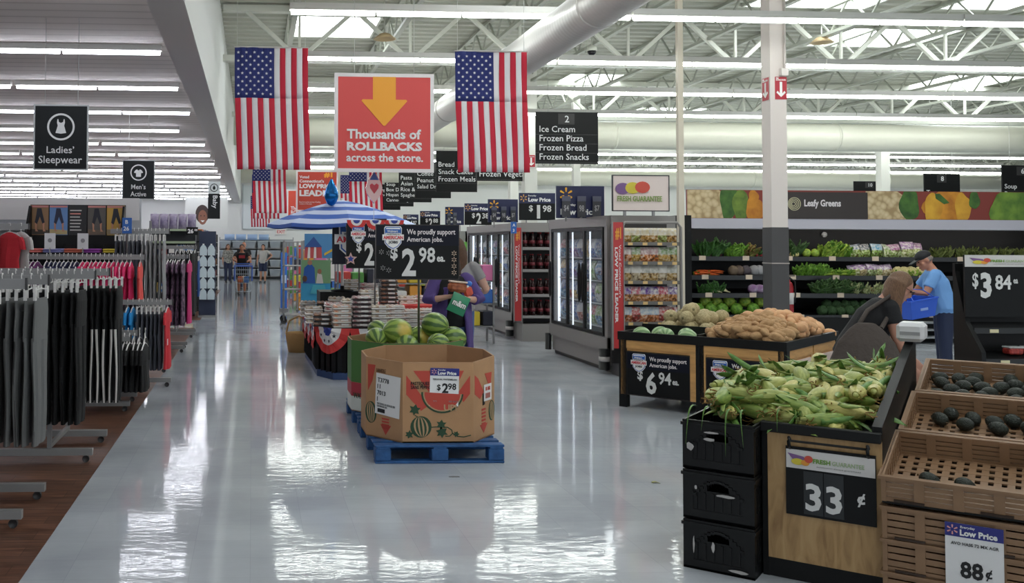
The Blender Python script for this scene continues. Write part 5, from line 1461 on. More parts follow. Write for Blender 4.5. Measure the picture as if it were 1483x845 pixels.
# ================================================================== freezers, end caps and the produce wall
M_FRZ = mat('freezer_grey', '#8f8b88', .45); M_FRZD = mat('freezer_dark', '#4b4a4b', .5); M_GLASS = mat('door_glass', '#dfeaf0', .03, alpha=.10, spec=.8); M_LEDW = mat('freezer_led', '#eaf4ff', .4, emit=.9)
M_SHELFW = mat('white_wire', '#c9cdd2', .4); M_GREY2 = flat('#6c6966')
FX = 4.66
BAGC = ['#3f6fc0', '#7a4aa0', '#d9dbe0', '#c44f5a', '#5aa0c9', '#e0c070', '#486ab0', '#8fb45a']
def bag_mesh(w, h, d, m1, m2, m3=None):
    mb = MB(); pillow(mb, w, h, d)
    return mb
_bags = {}
def bagproto(c1, c2, w, h, d, cat_='bag'):
    """a sealed pillow bag: coloured band over a clear or printed lower half"""
    k = (c1, c2, w, h, d)
    if k not in _bags:
        def nodes(nt, b, tc):
            sp = nt.nodes.new('ShaderNodeSeparateXYZ'); nt.links.new(tc.outputs['Object'], sp.inputs[0])
            n = nt.nodes.new('ShaderNodeTexNoise'); n.inputs['Scale'].default_value = 28; n.inputs['Detail'].default_value = 3
            oi = nt.nodes.new('ShaderNodeObjectInfo'); va = nt.nodes.new('ShaderNodeVectorMath'); va.operation = 'MULTIPLY_ADD'; va.inputs[1].default_value = (9, 9, 9); nt.links.new(oi.outputs['Random'], va.inputs[0]); nt.links.new(tc.outputs['Object'], va.inputs[2]); nt.links.new(va.outputs[0], n.inputs['Vector'])
            a1 = ramp(nt, [(.35, c1), (.7, '#e8e4de')]); a2 = ramp(nt, [(.35, '#5a4030'), (.5, c2), (.72, '#e6dccb')])
            nt.links.new(n.outputs['Fac'], a1.inputs[0]); nt.links.new(n.outputs['Fac'], a2.inputs[0])
            gt_ = nt.nodes.new('ShaderNodeMath'); gt_.operation = 'GREATER_THAN'; gt_.inputs[1].default_value = h*.5; nt.links.new(sp.outputs['Z'], gt_.inputs[0])
            mx = nt.nodes.new('ShaderNodeMix'); mx.data_type = 'RGBA'; nt.links.new(gt_.outputs[0], mx.inputs[0]); nt.links.new(a2.outputs[0], mx.inputs[6]); nt.links.new(a1.outputs[0], mx.inputs[7])
            nt.links.new(mx.outputs[2], b.inputs['Base Color'])
        _bags[k] = pillow(MB(), w, h, d).mesh('wrapper', node_mat('bag_%s_%s_%d' % (c1, c2, int(h*1000)), nodes, .3))
    return _bags[k]
def freezer(name_lab, y0, y1, zt, doors, seed):
    """glass door case whose doors face the main aisle (-x); local origin at the near aisle-side floor corner"""
    t = thing('glass_door_freezer', name_lab, 'freezer', (FX, y0, 0))
    L = y1-y0; D = .9
    obj('base', MB().b2(.05, D, .03, L-.03, .0, .30), M_FRZD, t)
    obj('toe_grille', MB().b2(.0, .05, .08, L-.08, .06, .28), M_FRZ, t)
    obj('lower_panel', MB().b2(-.03, .06, 0, L, .28, .46), M_FRZ, t)
    obj('top_panel', MB().b2(-.03, D, 0, L, zt-.14, zt), M_FRZ, t)
    for y in (0, L-.10): obj('end_wall', MB().b2(-.02, D, y, y+.10, .30, zt-.14), M_FRZ, t)
    obj('back_wall', MB().b2(D-.06, D, .1, L-.1, .3, zt-.14), flat('#bfc6cc'), t)
    obj('light_bar', MB().b2(.07, .10, .12, .15, .5, zt-.2).b2(.07, .10, L-.15, L-.12, .5, zt-.2), M_LEDW, t)
    for k in range(1, doors): obj('light_bar', MB().b2(.05, .07, .12+k*(L-.24)/doors-.004, .12+k*(L-.24)/doors+.004, .5, zt-.2), M_LEDW, t)
    dw = (L-.24)/doors
    for k in range(doors):
        ya = .12+k*dw
        d_ = obj('door', MB().b2(-.035, .0, ya, ya+.035, .47, zt-.15).b2(-.035, .0, ya+dw-.035, ya+dw, .47, zt-.15).b2(-.035, .0, ya+.035, ya+dw-.035, .47, .51).b2(-.035, .0, ya+.035, ya+dw-.035, zt-.19, zt-.15), M_BLKP, t)
        obj('glass', MB().b2(-.022, -.014, ya+.035, ya+dw-.035, .51, zt-.19), M_GLASS, d_)
        if k < doors:
            hy = ya+dw-.07 if k % 2 == 0 else ya+.07
            n = 16; pts = [(-.075, hy+.035*math.cos(2*PI*i/n), 1.15+.26*math.sin(2*PI*i/n)) for i in range(n)]
            obj('handle', MB().path(pts, .014, 8, closed=True), M_BLKPL, d_)
    for z in (.55, .86, 1.17, 1.48): obj('shelf', MB().b2(.08, D-.08, .12, L-.12, z, z+.012), M_SHELFW, t)
    obj('bumper', MB().path([(-.07, -.02, .05), (-.07, -.02, .32)], .07, 14), M_BLKPL, t); obj('bumper_band', MB().lathe([(.072, .16), (.072, .22)], 16, Matrix.Translation((-.07, -.02, 0))), flat('#c9c4c0'), t)
    obj('bumper', MB().path([(-.05, L-.02, .05), (-.05, L-.02, .3)], .05, 12), M_BLKPL, t)
    rnd = random.Random(seed)
    return t
M_LEDW_ = M_LEDW
def fill_freezer(y0, y1, tag_, seed, per):
    rnd = random.Random(seed); L = y1-y0
    for zi, z in enumerate((.565, .875, 1.185, 1.495)):
        n = per
        for k in range(n):
            c1, c2 = rnd.choice(BAGC), rnd.choice(BAGC)
            me = bagproto(c1, c2, .24, .265, .15)
            o = thing('frozen_bag', '%s frozen bag in %s, %s shelf up, %s along' % (colw(c1), tag_, ORD[zi], ORD[k]), 'frozen food bag', (FX+.17, y0+.25+(L-.45)*k/(n-1), z), -PI/2+rnd.uniform(-.1, .1))
            put('wrapper', me, o)
N0, N1, NZ = 12.45, 14.9, 2.06
freezer('grey freezer with three glass doors beside the snack end cap', N0, N1, NZ, 3, 1)
fill_freezer(N0, N1, 'the freezer beside the snacks', 3, 9)
freezer('grey freezer with glass doors beside the soda end cap', 17.1, 20.7, 2.06, 4, 2)
fill_freezer(17.1, 20.7, 'the freezer beside the soda', 5, 9)

# snack end cap in front of the freezer's end
EX = FX+.02
t = thing('end_cap_shelves', 'grey end cap shelves full of snack bags next to the red vertical sign', 'shelving', (EX, N0-.5, 0))
a_ = P(903, 320, N0-.5).x-EX; b_ = P(985, 320, N0-.5).x-EX
obj('end_wall', MB().b2(0, b_+.03, .44, .50, .1, 2.06), M_FRZ, t); obj('base', MB().b2(a_, b_, .02, .44, .0, .14), M_FRZD, t)
obj('back_panel', MB().b2(a_, b_, .40, .44, .14, 1.95), flat('#2d2a29'), t)
SZ = [P(940, y, N0-.5).z for y in (352, 380, 408, 438, 468)]
for i, z in enumerate(SZ+[.42]):
    s_ = obj('shelf', MB().b2(a_, b_, .03, .42, z-.02, z), M_GREY2, t); obj('price_rail', MB().b2(a_, b_, .015, .03, z-.035, z+.01), M_GREY2, s_)
    for q in range(4): obj('price_tag', MB().b2(a_+.06+q*.19, a_+.12+q*.19, .011, .015, z-.032, z+.004), flat('#d9b87a'), s_)
fr = MB()
fr.path([(a_-.015, .02, .05), (a_-.015, .02, 1.9), (a_+.03, .02, 1.96), (b_-.03, .02, 1.96), (b_+.015, .02, 1.9), (b_+.015, .02, .05)], .018, 8)
obj('frame', fr, M_FRZ, t)
kinds = [(('#d9c9a0', '#b98a3a'), 'tan bag of nuts'), (('#c9a0a0', '#d9803a'), 'pale bag of crackers'), (('#b9b9ae', '#c9a86a'), 'white bag of trail mix'), (('#6a3a9a', '#d08a4a'), 'purple topped bag of snacks'), (('#a9bcd0', '#c9733a'), 'bag of dried fruit')]
alts = [('#d9c9a0', '#8a9a3a'), ('#7aa05a', '#c9a04a'), ('#e0ddd4', '#c0b090'), ('#c03a5a', '#c98a50'), ('#c03a3a', '#a03030')]
rnd = random.Random(8)
for i, z in enumerate(SZ):
    n = 6
    for k in range(n):
        c = alts[i] if (k >= 4 and i in (1, 4)) or (k % 3 == 1) else kinds[i][0]
        hh = .19 if i != 2 else .21
        o = thing('snack_bag', '%s snack bag, front row, %s end cap shelf from top, %s from red sign' % (colw(c[0]), ORD[i], ORD[k]), 'snack bag', (EX+a_+.075+(b_-a_-.14)*k/(n-1), N0-.5+.12, z), rnd.uniform(-.15, .15))
        put('wrapper', bagproto(c[0], c[1], .135, hh, .08), o)
        o2 = thing('snack_bag', '%s snack bag, rear row, %s end cap shelf from top, %s from red sign' % (colw(c[0]), ORD[i], ORD[k]), 'snack bag', (EX+a_+.075+(b_-a_-.14)*k/(n-1), N0-.5+.27, z), rnd.uniform(-.15, .15))
        put('wrapper', bagproto(c[0], c[1], .135, hh, .08), o2)
# red vertical sign
def vertical_red(label, x, y, z0, z1, w=.13):
    t = thing('vertical_sign', label, 'sign', (x, y, z0))
    H = z1-z0
    obj('board', MB().b2(-w/2, w/2, 0, .02, 0, H), flat('#c03a3c', .4), t); obj('edge_frame', MB().b2(-w/2-.012, -w/2, -.01, .03, -.02, H+.02).b2(w/2, w/2+.012, -.01, .03, -.02, H+.02), M_FRZ, t)
    write(t, '#1', -w*.28, H*.86, w=w*.56, h=H*.1, m=flat('#e9a23c'), y=-.003, bold=.04)
    write(t, "Voted Connecticut's", w*.06, H*.82, w=H*.42, h=w*.22, m=M_PALE, y=-.003, bold=.01, rot=(0, PI/2, 0))
    write(t, 'LOW PRICE LEADER', -w*.34, H*.80, w=H*.60, h=w*.30, m=M_PALE, y=-.003, bold=.04, rot=(0, PI/2, 0))
    obj('bracket', MB().b2(-.02, .02, .02, .09, H*.3, H*.3+.04).b2(-.02, .02, .02, .09, H*.8, H*.8+.04), M_FRZ, t)
    return t
vy = N0-.56
vertical_red('tall red vertical sign on the corner of the snack end cap', P(895.5, 400, vy).x, vy, P(895, 505, vy).z, P(895, 322, vy).z)

# soda end cap
t = thing('end_cap_shelves', 'grey end cap shelves of red soda bottles between the freezers', 'shelving', (FX+.02, 16.6, 0))
sa_, sb_ = P(757, 400, 16.6).x-(FX+.02), .98
obj('end_wall', MB().b2(0, sb_+.04, .44, .50, .05, 2.06), M_FRZ, t); obj('base', MB().b2(0, sb_+.03, .0, .44, .0, .30), M_FRZ, t); obj('back_panel', MB().b2(sa_, sb_, .41, .44, .3, 1.95), flat('#3a3838'), t)
obj('canopy', MB().b2(0, sb_+.03, .02, .44, 1.90, 2.06), M_FRZ, t)
for x in (sa_-.03, sb_): obj('side_panel', MB().b2(x, x+.03, .0, .44, .3, 1.9), M_GREY2, t)
SZ2 = [P(775, y, 16.6).z for y in (359, 391, 427, 458)]
for z in SZ2:
    s_ = obj('shelf', MB().b2(sa_, sb_, .02, .42, z-.02, z), M_GREY2, t); obj('price_rail', MB().b2(sa_, sb_, .0, .02, z-.04, z+.01), flat('#9a9795'), s_)
bt_ = None; M_COLA = mat('cola', '#2a0d0c', .12); M_CAP = flat('#8f262e'); M_LABR = flat('#7a3038')
for i, z in enumerate(SZ2):
    for r_ in range(2):
        for k in range(7):
            loc = (FX+.02+sa_+.07+(sb_-sa_-.14)*k/6, 16.6+.10+.14*r_, z)
            if bt_ is None:
                bt_ = thing('soda_bottle', 'x', 'bottle', loc)
                obj('bottle', MB().lathe([(0, 0), (.036, 0), (.04, .02), (.04, .16), (.028, .205), (.013, .24), (.013, .26), (0, .26)], 12), M_COLA, bt_)
                obj('cap', MB().lathe([(.016, .25), (.016, .272), (0, .273)], 10), M_CAP, bt_); obj('label_band', MB().lathe([(.0415, .07), (.0415, .13)], 12), M_LABR, bt_); o = bt_
            else: o = dup(bt_, loc)
            o['label'] = 'red labelled soda bottle, %s shelf from the top, %s row, %s from the aisle' % (ORD[i], ('front', 'back')[r_], ORD[k])
vertical_red('narrower red vertical sign on the corner of the soda end cap', P(750, 400, 16.5).x, 16.5, P(750, 465, 16.5).z, P(750, 330, 16.5).z, .12)
t = thing('aisle_marker', 'small blue marker reading A over three above the soda end cap sign', 'sign', (P(744.5, 330, 16.4).x, 16.42, P(744, 330, 16.4).z))
obj('plate', MB().b2(-.05, .05, 0, .01, -.10, .10), flat('#2f67b8'), t); write(t, 'A', -.022, .02, h=.05, m=WHITE, y=-.002, bold=.02); write(t, '3', -.016, -.07, h=.05, m=WHITE, y=-.002, bold=.02); obj('bracket', MB().b2(-.01, .01, .01, .7, -.02, 0), M_RACK, t)

# signs standing on top of the cases
def legs_down(t, W, H):
    for fx in (.2, .8): obj('leg', MB().b2(W*fx-.01, W*fx+.01, .005, .02, 2.0-t.location.z, .01), M_RACK, t)
def navy_spark(label, x0, y0, x1, y1, Y, words, pockets=3):
    t, W, H = panel(label, 'sign', x0, y0, x1, y1, Y, M_NAVY, name='shelf_sign')
    spark(t, W*.20, H*.74, H*.22, M_SPARK, -.002)
    write(t, 'Everyday', W*.14, H*.36, w=W*.26, h=H*.09, m=WHITE, y=-.002, bold=.02)
    write(t, words, W*.08, H*.10, w=W*.76, h=H*.19, m=WHITE, y=-.002, bold=.03)
    legs_down(t, W, H)
    for k in range(pockets):
        x = W*(.18+.32*k)
        p = obj('card_pocket', MB().b2(x-W*.085, x+W*.085, -.05, -.03, H*.02, H*.52), flat('#3a3c42', .35), t); obj('pocket_card', MB().b2(x-W*.09, x+W*.09, -.055, -.045, H*.52, H*.68), flat('#55586a', .35), p)
        write(p, ('$4', '98', '$7')[k % 3], x-W*.05, H*.2, w=W*.1, h=H*.2, m=flat('#a9a9ac'), y=-.052, bold=.01)
        obj('pocket_stem', MB().b2(x-.01, x+.01, -.05, .02, 0, .02), M_RACK, p)
    return t
def navy_price(label, x0, y0, x1, y1, Y, d, c):
    t, W, H = panel(label, 'sign', x0, y0, x1, y1, Y, M_SIGNBLK, name='shelf_sign')
    obj('header', MB().b2(0, W, -.004, 0, H*.62, H), M_NAVY, t); legs_down(t, W, H)
    spark(t, W*.12, H*.81, H*.14, flat('#e3a95c'), -.005)
    write(t, 'Everyday', W*.25, H*.86, w=W*.22, h=H*.07, m=WHITE, y=-.006, bold=.01); write(t, 'Low Price', W*.25, H*.68, w=W*.62, h=H*.15, m=WHITE, y=-.006, bold=.04)
    write(t, '$', W*.27, H*.30, w=W*.11, h=H*.25, m=M_CHALK, y=-.002, bold=.02); write(t, d, W*(.43 if d != '1' else .49), H*.06, w=W*(.18 if d != '1' else .09), h=H*.5, m=M_CHALK, y=-.002, bold=.03); write(t, c, W*.65, H*.30, w=W*.24, h=H*.25, m=M_CHALK, y=-.002, bold=.02)
    return t
navy_spark('large navy sign with a yellow spark on the near freezer', 806, 270, 875, 316, 13.2, 'Low Price')
navy_price('black and navy one ninety-eight sign over the soda end cap', 752, 280, 804, 319, 16.75, '1', '98')
navy_spark('navy sign with a yellow spark on the second freezer', 707, 289, 750, 322, 18.0, 'Low Price')
navy_price('black and navy two dollar sign beyond the second freezer', 673, 295, 712, 326, 23.02, '2', '38')
navy_spark('small navy sign with a yellow spark beyond the two dollar sign', 645, 300, 672, 326, 27.02, 'Low Price', 2)
navy_price('small navy two eighty-eight sign far down the grocery line', 608.5, 306, 637.5, 330, 31.02, '2', '88')
navy_price('small navy four ninety-seven sign behind the bunting, farthest of its line', 584, 311, 606, 331, 35.52, '4', '97')
t, W, H = panel('white fresh fruit picture sign on top of the snack end cap', 'sign', 887, 254, 969.5, 306, N0-.2, flat('#e6d6d0'), flat('#2a2a2c'), .012, name='shelf_sign')
t_ = t
for k in range(3): poly_part('fruit_print', t_, [(W*(.18+.17*k+.13*math.cos(q*PI/8)), H*(.62+.02*k+.16*math.sin(q*PI/8))) for q in range(16)], flat(('#7d5a8e', '#d6c53f', '#cf5140')[k]), -.006-.003*k)
write(t_, 'FRESH GUARANTEE', W*.08, H*.27, w=W*.78, h=H*.15, m=flat('#8aa058'), y=-.014, bold=.03)
obj('clip', MB().b2(W*.2, W*.24, -.0, .03, -.06, 0).b2(W*.7, W*.74, -.0, .03, -.06, 0), M_RACK, t)

# further shelf runs behind (grocery side, facing the aisle)
rnd = random.Random(41)
for s, (ya, yb) in enumerate(((23.0, 26.0), (27.0, 29.5), (31.0, 34.0), (35.5, 39.0))):
    t = thing('shelf_unit', 'grocery shelf end facing the main aisle, %s beyond the two freezers' % ORD[s], 'shelving', (FX, ya, 0))
    obj('back_panel', MB().b2(.45, .5, 0, yb-ya, 0, 2.0), flat('#5a5a5c'), t); obj('end_panel', MB().b2(0, 2.0, 0, .03, 0, 2.0), flat('#8f8f8e'), t)
    for z in (.1, .55, 1.0, 1.45, 1.9): obj('shelf', MB().b2(0, .45, .03, yb-ya, z, z+.025), M_RACK, t)
    for z in (.3, .7, 1.1, 1.5): obj('end_shelf', MB().b2(0, 1.6, -.3, 0, z, z+.025), M_RACK, t)
    for zi, z in enumerate((.325, .725, 1.125, 1.525)):
        for k in range(6):
            c = rnd.choice(('#5a9a3a', '#c9c93a', '#c94a3a', '#d98a3a', '#e6e6e0', '#8fb03a', '#c0392b')); h_ = rnd.uniform(.2, .32)
            b_ = thing('grocery_pack', '%s grocery pack on the %s far shelf end, %s shelf up, %s from the aisle' % (colw(c), ORD[s], ORD[zi], ORD[k]), 'grocery pack', (FX+.14+.25*k, ya-.16, z))
            obj('carton', MB().box((0, 0, h_/2), (.2, .2, h_), bev=.01), flat(c, .4), b_)

# ---- produce wall ---------------------------------------------------
WY = 16.6
wx0, wx1 = P(985, 400, WY).x, 15.2
t = thing('produce_case', 'long black refrigerated produce wall with lit canopy and four shelves', 'refrigerated case', (wx0, WY, 0))
LW = wx1-wx0
zc0, zc1 = P(1050, 331, WY).z, P(1050, 316.5, WY).z
obj('back_wall', MB().b2(0, LW, 1.0, 1.06, 0, zc1), M_BLKP, t); obj('end_wall', MB().b2(0, .2, -.02, 1.0, 0, P(990, 312, WY).z), M_BLKP, t); obj('end_wall', MB().b2(LW-.2, LW, -.02, 1.0, 0, zc1), M_BLKP, t)
obj('canopy', MB().b2(.2, LW-.2, .02, 1.0, zc1-.03, zc1), M_BLKP, t)
obj('light_canopy', MB().prism([(.02, zc0), (.10, zc0-.01), (.06, zc1), (.0, zc1)], .2, LW-.2, 'x'), flat('#c9c6d0', .4), t)
obj('base', MB().b2(.2, LW-.2, -.05, 1.0, 0, .42), M_BLKP, t)
for k in range(5): obj('case_tube', MB().tube((.3+(LW-.6)*k/5, .16, zc0+.01), (.3+(LW-.6)*(k+.97)/5, .16, zc0+.01), .014, n=8), mat('case_light', '#fff6ea', .4, emit=10.0), t)
PZ = [P(1180, y, WY+.1).z for y in (374, 401.5, 427)]+[.44]
deps = [.35, .25, .12, .0]
for i, z in enumerate(PZ):
    s_ = obj('shelf', MB().prism([(deps[i], z-.03), (1.0, z+.05), (1.0, z+.07), (deps[i], z)], .2, LW-.2, 'x'), M_BLKP, t)
    obj('price_rail', MB().b2(.2, LW-.2, deps[i]-.015, deps[i], z-.06, z+.02), flat('#26282a', .35), s_)
    for k in range(9): obj('price_tag', MB().b2(.5+k*.8, .62+k*.8, deps[i]-.022, deps[i]-.015, z-.05, z+.03), flat('#d6c4ae'), s_)
obj('back_strip', MB().b2(.2, LW-.2, .98, 1.0, .5, zc1-.03), flat('#0f1011', .6), t)
obj('thermometer', MB().lathe([(0, 0), (.05, 0), (.05, .02)], 14, Matrix.Translation((P(1193, 340, WY+.97).x-wx0, .96, P(1193, 340, WY+.97).z)) @ Matrix.Rotation(PI/2, 4, 'X')), WHITE, t)
# picture header
HZ0, HZ1 = zc1+.0, P(1050, 275, WY).z
t = thing('picture_header', 'printed vegetable picture header on top of the produce wall', 'picture panel', (P(996, 300, WY).x, WY+.02, HZ0))
hl = wx1-P(996, 300, WY).x; HH = HZ1-HZ0
bd = obj('board', MB().b2(0, hl, 0, .05, 0, HH), flat('#8a3a30', .45), t)
def nod_caul(nt, b, tc):
    v = nt.nodes.new('ShaderNodeTexVoronoi'); v.inputs['Scale'].default_value = 11; nt.links.new(tc.outputs['Object'], v.inputs['Vector'])
    r = ramp(nt, [(0, '#e6d5b0'), (.5, '#d3bd92'), (.8, '#b0946a')]); nt.links.new(v.outputs['Distance'], r.inputs[0]); nt.links.new(r.outputs[0], b.inputs['Base Color'])
M_CAUP = node_mat('cauliflower_print', nod_caul, .45)
M_PPG = mat('green_pepper_print', '#4f7a2f', .45, c2='#2f5220', vscale=5); M_PPO = mat('orange_pepper_print', '#e09a2f', .45, c2='#b8701f', vscale=4); M_PPR = mat('red_pepper_print', '#a92a22', .45, c2='#7d1f1a', vscale=4); M_PPY = mat('squash_print', '#7f9a3a', .45, c2='#4f6a24', vscale=5)
hx0 = P(996, 300, WY).x
def hdr(px): return P(px, 300, WY).x-hx0
def blob(cx, cz, rx, rz, seed, n=26, w_=.08):
    rr = random.Random(seed); ph = [rr.uniform(0, 6) for _ in range(3)]
    pts = []
    for i in range(n):
        th = 2*PI*i/n; k = 1+w_*math.sin(3*th+ph[0])+w_*.6*math.sin(5*th+ph[1])
        pts.append((cx+rx*k*math.cos(th), min(HH-.005, max(.005, cz+rz*k*math.sin(th)))))
    return pts
def veg_print(x0, x1, seed):
    """cauliflower, courgettes, peppers along x0..x1 (pixels of the header)"""
    pass
d_ = 0
def hp(poly, m, d): return poly_part('vegetable_print', t, poly, m, -.001-d, .002)
for (p0, kind) in ((996, 'c'), (1255, 'c')):
    o_ = p0-996
    hp([(hdr(p0), .005), (hdr(p0+66), .005), (hdr(p0+64), HH*.35), (hdr(p0+54), HH*.85), (hdr(p0+46), HH-.005), (hdr(p0), HH-.005)], M_CAUP, 0)
hp(blob(hdr(1056), HH*.62, .16, .35, 1), M_PPG, .002); hp(blob(hdr(1073), HH*.45, .14, .30, 2), M_PPY, .004)
hp(blob(hdr(1094), HH*.30, .17, .22, 3), M_PPO, .005); hp(blob(hdr(1092), HH*.75, .09, .13, 4), M_PPO, .007)
hp(blob(hdr(1318), HH*.55, .18, .30, 5), M_PPG, .002); hp(blob(hdr(1372), HH*.42, .42, .32, 6), M_PPO, .004)
hp(blob(hdr(1352), HH*.40, .16, .27, 7), mat('yellow_pepper_print', '#e9b43a', .45, c2='#cf8f28', vscale=3), .006); hp(blob(hdr(1395), HH*.42, .15, .27, 8), mat('yellow_pepper_print', '#e9b43a'), .006)
hp([(hdr(1355), HH*.92), (hdr(1362), HH*.92), (hdr(1376), HH*.6), (hdr(1368), HH*.55), (hdr(1356), HH*.75)], M_PPG, .008)
hp(blob(hdr(1412), HH*.7, .10, .16, 9), M_PPG, .008); hp(blob(hdr(1470), HH*.42, .45, .38, 10), mat('lime_pepper_print', '#7fa03a', .45, c2='#4f7526', vscale=4), .004)
hp(blob(hdr(1458), HH*.38, .12, .3, 11), mat('lime_pepper_print', '#7fa03a'), .006); hp(blob(hdr(1500), HH*.5, .2, .35, 12), mat('lime_pepper_print', '#7fa03a'), .006)
for k in range(6): hp(blob(hdr(1535+k*90), HH*.45, .42, .34, 13+k), (M_PPR, M_PPO, M_PPG)[k % 3], .004)
t = thing('department_sign', 'dark brown leafy greens sign with a pale lettuce swirl on the produce header', 'sign', (P(1141, 318, WY).x, WY-.02, HZ0+.005))
W = P(1256, 318, WY).x-P(1141, 318, WY).x; H = HH*.93
obj('board', MB().b2(0, W, 0, .03, 0, H), flat('#3d3634', .5), t)
for k in range(4): ring(mb := MB(), W*.065+.005*k, H*.55, .028+.026*k, .040+.026*k, -.001, .003); obj('swirl', mb, flat('#c9c4a0'), t)
write(t, 'Leafy Greens', W*.20, H*.38, w=W*.46, h=H*.34, m=M_PALE, y=-.002, bold=.03)

# vegetables on the shelves
def leafmat(n, c, c2): return mat('leaf_'+n, c, .55, c2=c2, vscale=25)
M_LG = leafmat('bright', '#7fae3a', '#4c7a24'); M_LD = leafmat('dark', '#3f6f2c', '#274a1e'); M_LY = leafmat('yellow', '#a9bf4a', '#6f9530'); M_LK = leafmat('kale', '#4f7038', '#2e4a26'); M_LR = leafmat('red', '#6a8a38', '#8a4a34')
def leafy(m, w, h, d, n, seed, curl=.35, stems=None, broad=1.0):
    h *= 1.12; n = int(n*1.3); rr = random.Random(seed); mb = MB()
    for i in range(n):
        a = rr.uniform(-.75, .75); ln = h*rr.uniform(.7, 1.1); x0 = rr.uniform(-w/2, w/2)*.5; y0 = rr.uniform(-d/2, d/2)*.7
        fw = rr.uniform(-.9, .15)
        wd = ln*rr.uniform(.28, .42)*broad; ph = rr.uniform(0, 6)
        M_ = Matrix.Translation((x0, y0, 0)) @ Matrix.Rotation(a, 4, 'Y') @ Matrix.Rotation(-fw*.6, 4, 'X') @ Matrix.Rotation(rr.uniform(-1.2, 1.2), 4, 'Z')
        def lf(u, v):
            wv = wd*math.sin(PI*(u*.82+.14))**.8
            return ((v-.5)*wv, -curl*ln*u*u*.6+.012*math.sin(9*v*6.28/6+ph+u*8), ln*u+.015*math.sin(v*11+ph))
        mb.sheet(lf, 5, 4, .003, M_)
    return mb
def roundv(mb, c, r, seed, amp=.06):
    rr = random.Random(seed); p = [rr.uniform(0, 6) for _ in range(4)]
    mb.ell(c, r, 14, 10, lambda d: 1+amp*math.sin(4*d.x*2+p[0])*math.sin(4*d.z*2+p[1])+amp*.5*math.sin(9*d.y+p[2]))
def wpos(px, py, i, dy=.0):
    Y = WY+deps[i]+.10+dy
    return Vector((P(px, py, Y).x, Y, PZ[i]+.012))
def veg(name, label, cat, px, i, parts, dy=0, rz=0, group=None):
    t = thing(name, label, cat, wpos(px, 400, i, dy), rz, group)
    for (pn, mb, m) in parts: obj(pn, mb, m, t)
    return t
rnd = random.Random(17)
# top shelf
for k, px in enumerate((1022, 1036)):
    b_ = MB()
    for q in range(3): roundv(b_, (-.08+.08*q, 0, .04), .04, k*3+q)
    veg('beet_bunch', 'bunch of leafy beets on the top produce shelf, %s from the case end' % ORD[k], 'vegetable', px, 0, [('leaves', leafy(M_LD, .3, .30, .2, 14, 50+k, .4), M_LD), ('beets', b_, flat('#5a2a30'))])
for k, px in enumerate((1057, 1070, 1082)): veg('lettuce_head', 'loose leaf lettuce on the top produce shelf between beets and column, %s from the beets' % ORD[k], 'vegetable', px, 0, [('leaves', leafy(M_LG if k < 2 else M_LR, .2, .22, .2, 22, 60+k, .5, broad=1.4), M_LG if k < 2 else M_LR)])
for k, px in enumerate((1097, 1103)):
    b_ = MB()
    for q in range(4): roundv(b_, (-.06+.04*q, -.02*(q % 2), .03), .026, q)
    veg('radish_bunch', 'bunch of radishes beside the column on the top shelf, %s of two' % ORD[k], 'vegetable', px, 0, [('radishes', b_, flat('#a8343c')), ('leaves', leafy(M_LD, .12, .14, .1, 6, 70+k), M_LD)])
veg('leek_bunch', 'bunch of leeks with a yellow base just past the column', 'vegetable', 1150, 0, [('leaves', leafy(M_LK, .15, .30, .12, 9, 80, .2), M_LK), ('bases', MB().box((0, -.02, .05), (.15, .1, .1), bev=.03), flat('#d9cf8a'))])
for k, px in enumerate((1168, 1181)):
    b_ = MB(); roundv(b_, (0, 0, .075), .08, k, .03); veg('pale_cabbage', 'pale yellow-green round cabbage on the top shelf, %s past the column' % ORD[k], 'vegetable', px, 0, [('head', b_, M_LY)])
for k, px in enumerate((1192, 1202, 1213, 1223)): veg('celery_leaf_bunch', 'bright leafy parsley bunch on the top shelf, %s past the pale cabbages' % ORD[k], 'vegetable', px, 0, [('leaves', leafy(M_LG if k % 2 else M_LY, .22, .26 if k < 3 else .2, .2, 20, 90+k, .4), M_LG if k % 2 else M_LY)])
for k, (px, c1, c2) in enumerate(((1241, '#5a7a9a', '#8fae4a'), (1255, '#3a4a5a', '#8fb04a'), (1270, '#3a9ac0', '#7fa83c'), (1287, '#7a9a5a', '#8fae5a'), (1298, '#9a4a8a', '#8fae5a'), (1315, '#8a4a9a', '#a9b86a'), (1328, '#8a3a8a', '#a9b86a'))):
    o = thing('salad_bag', 'sealed salad bag on the top produce shelf, %s from the column' % ORD[k], 'salad bag', wpos(px, 400, 0), (-.35+.1*(k % 3), (k*37 % 7-3)*.05, (k*53 % 9-4)*.07)); put('wrapper', bagproto(c1, c2, .22+.02*(k % 3), .25+.04*(k > 4), .14), o)
for k, px in enumerate((1356, 1368, 1392, 1410, 1432, 1455, 1478)): veg('artichoke', 'spiky olive artichoke on the top shelf above the man, %s past the salad bags' % ORD[k], 'vegetable', px, 0, [('leaves', leafy(M_LK, .25, .18, .2, 16, 110+k, .1), mat('leaf_olive', '#6f7a3a', .6, c2='#46521f', vscale=25))])
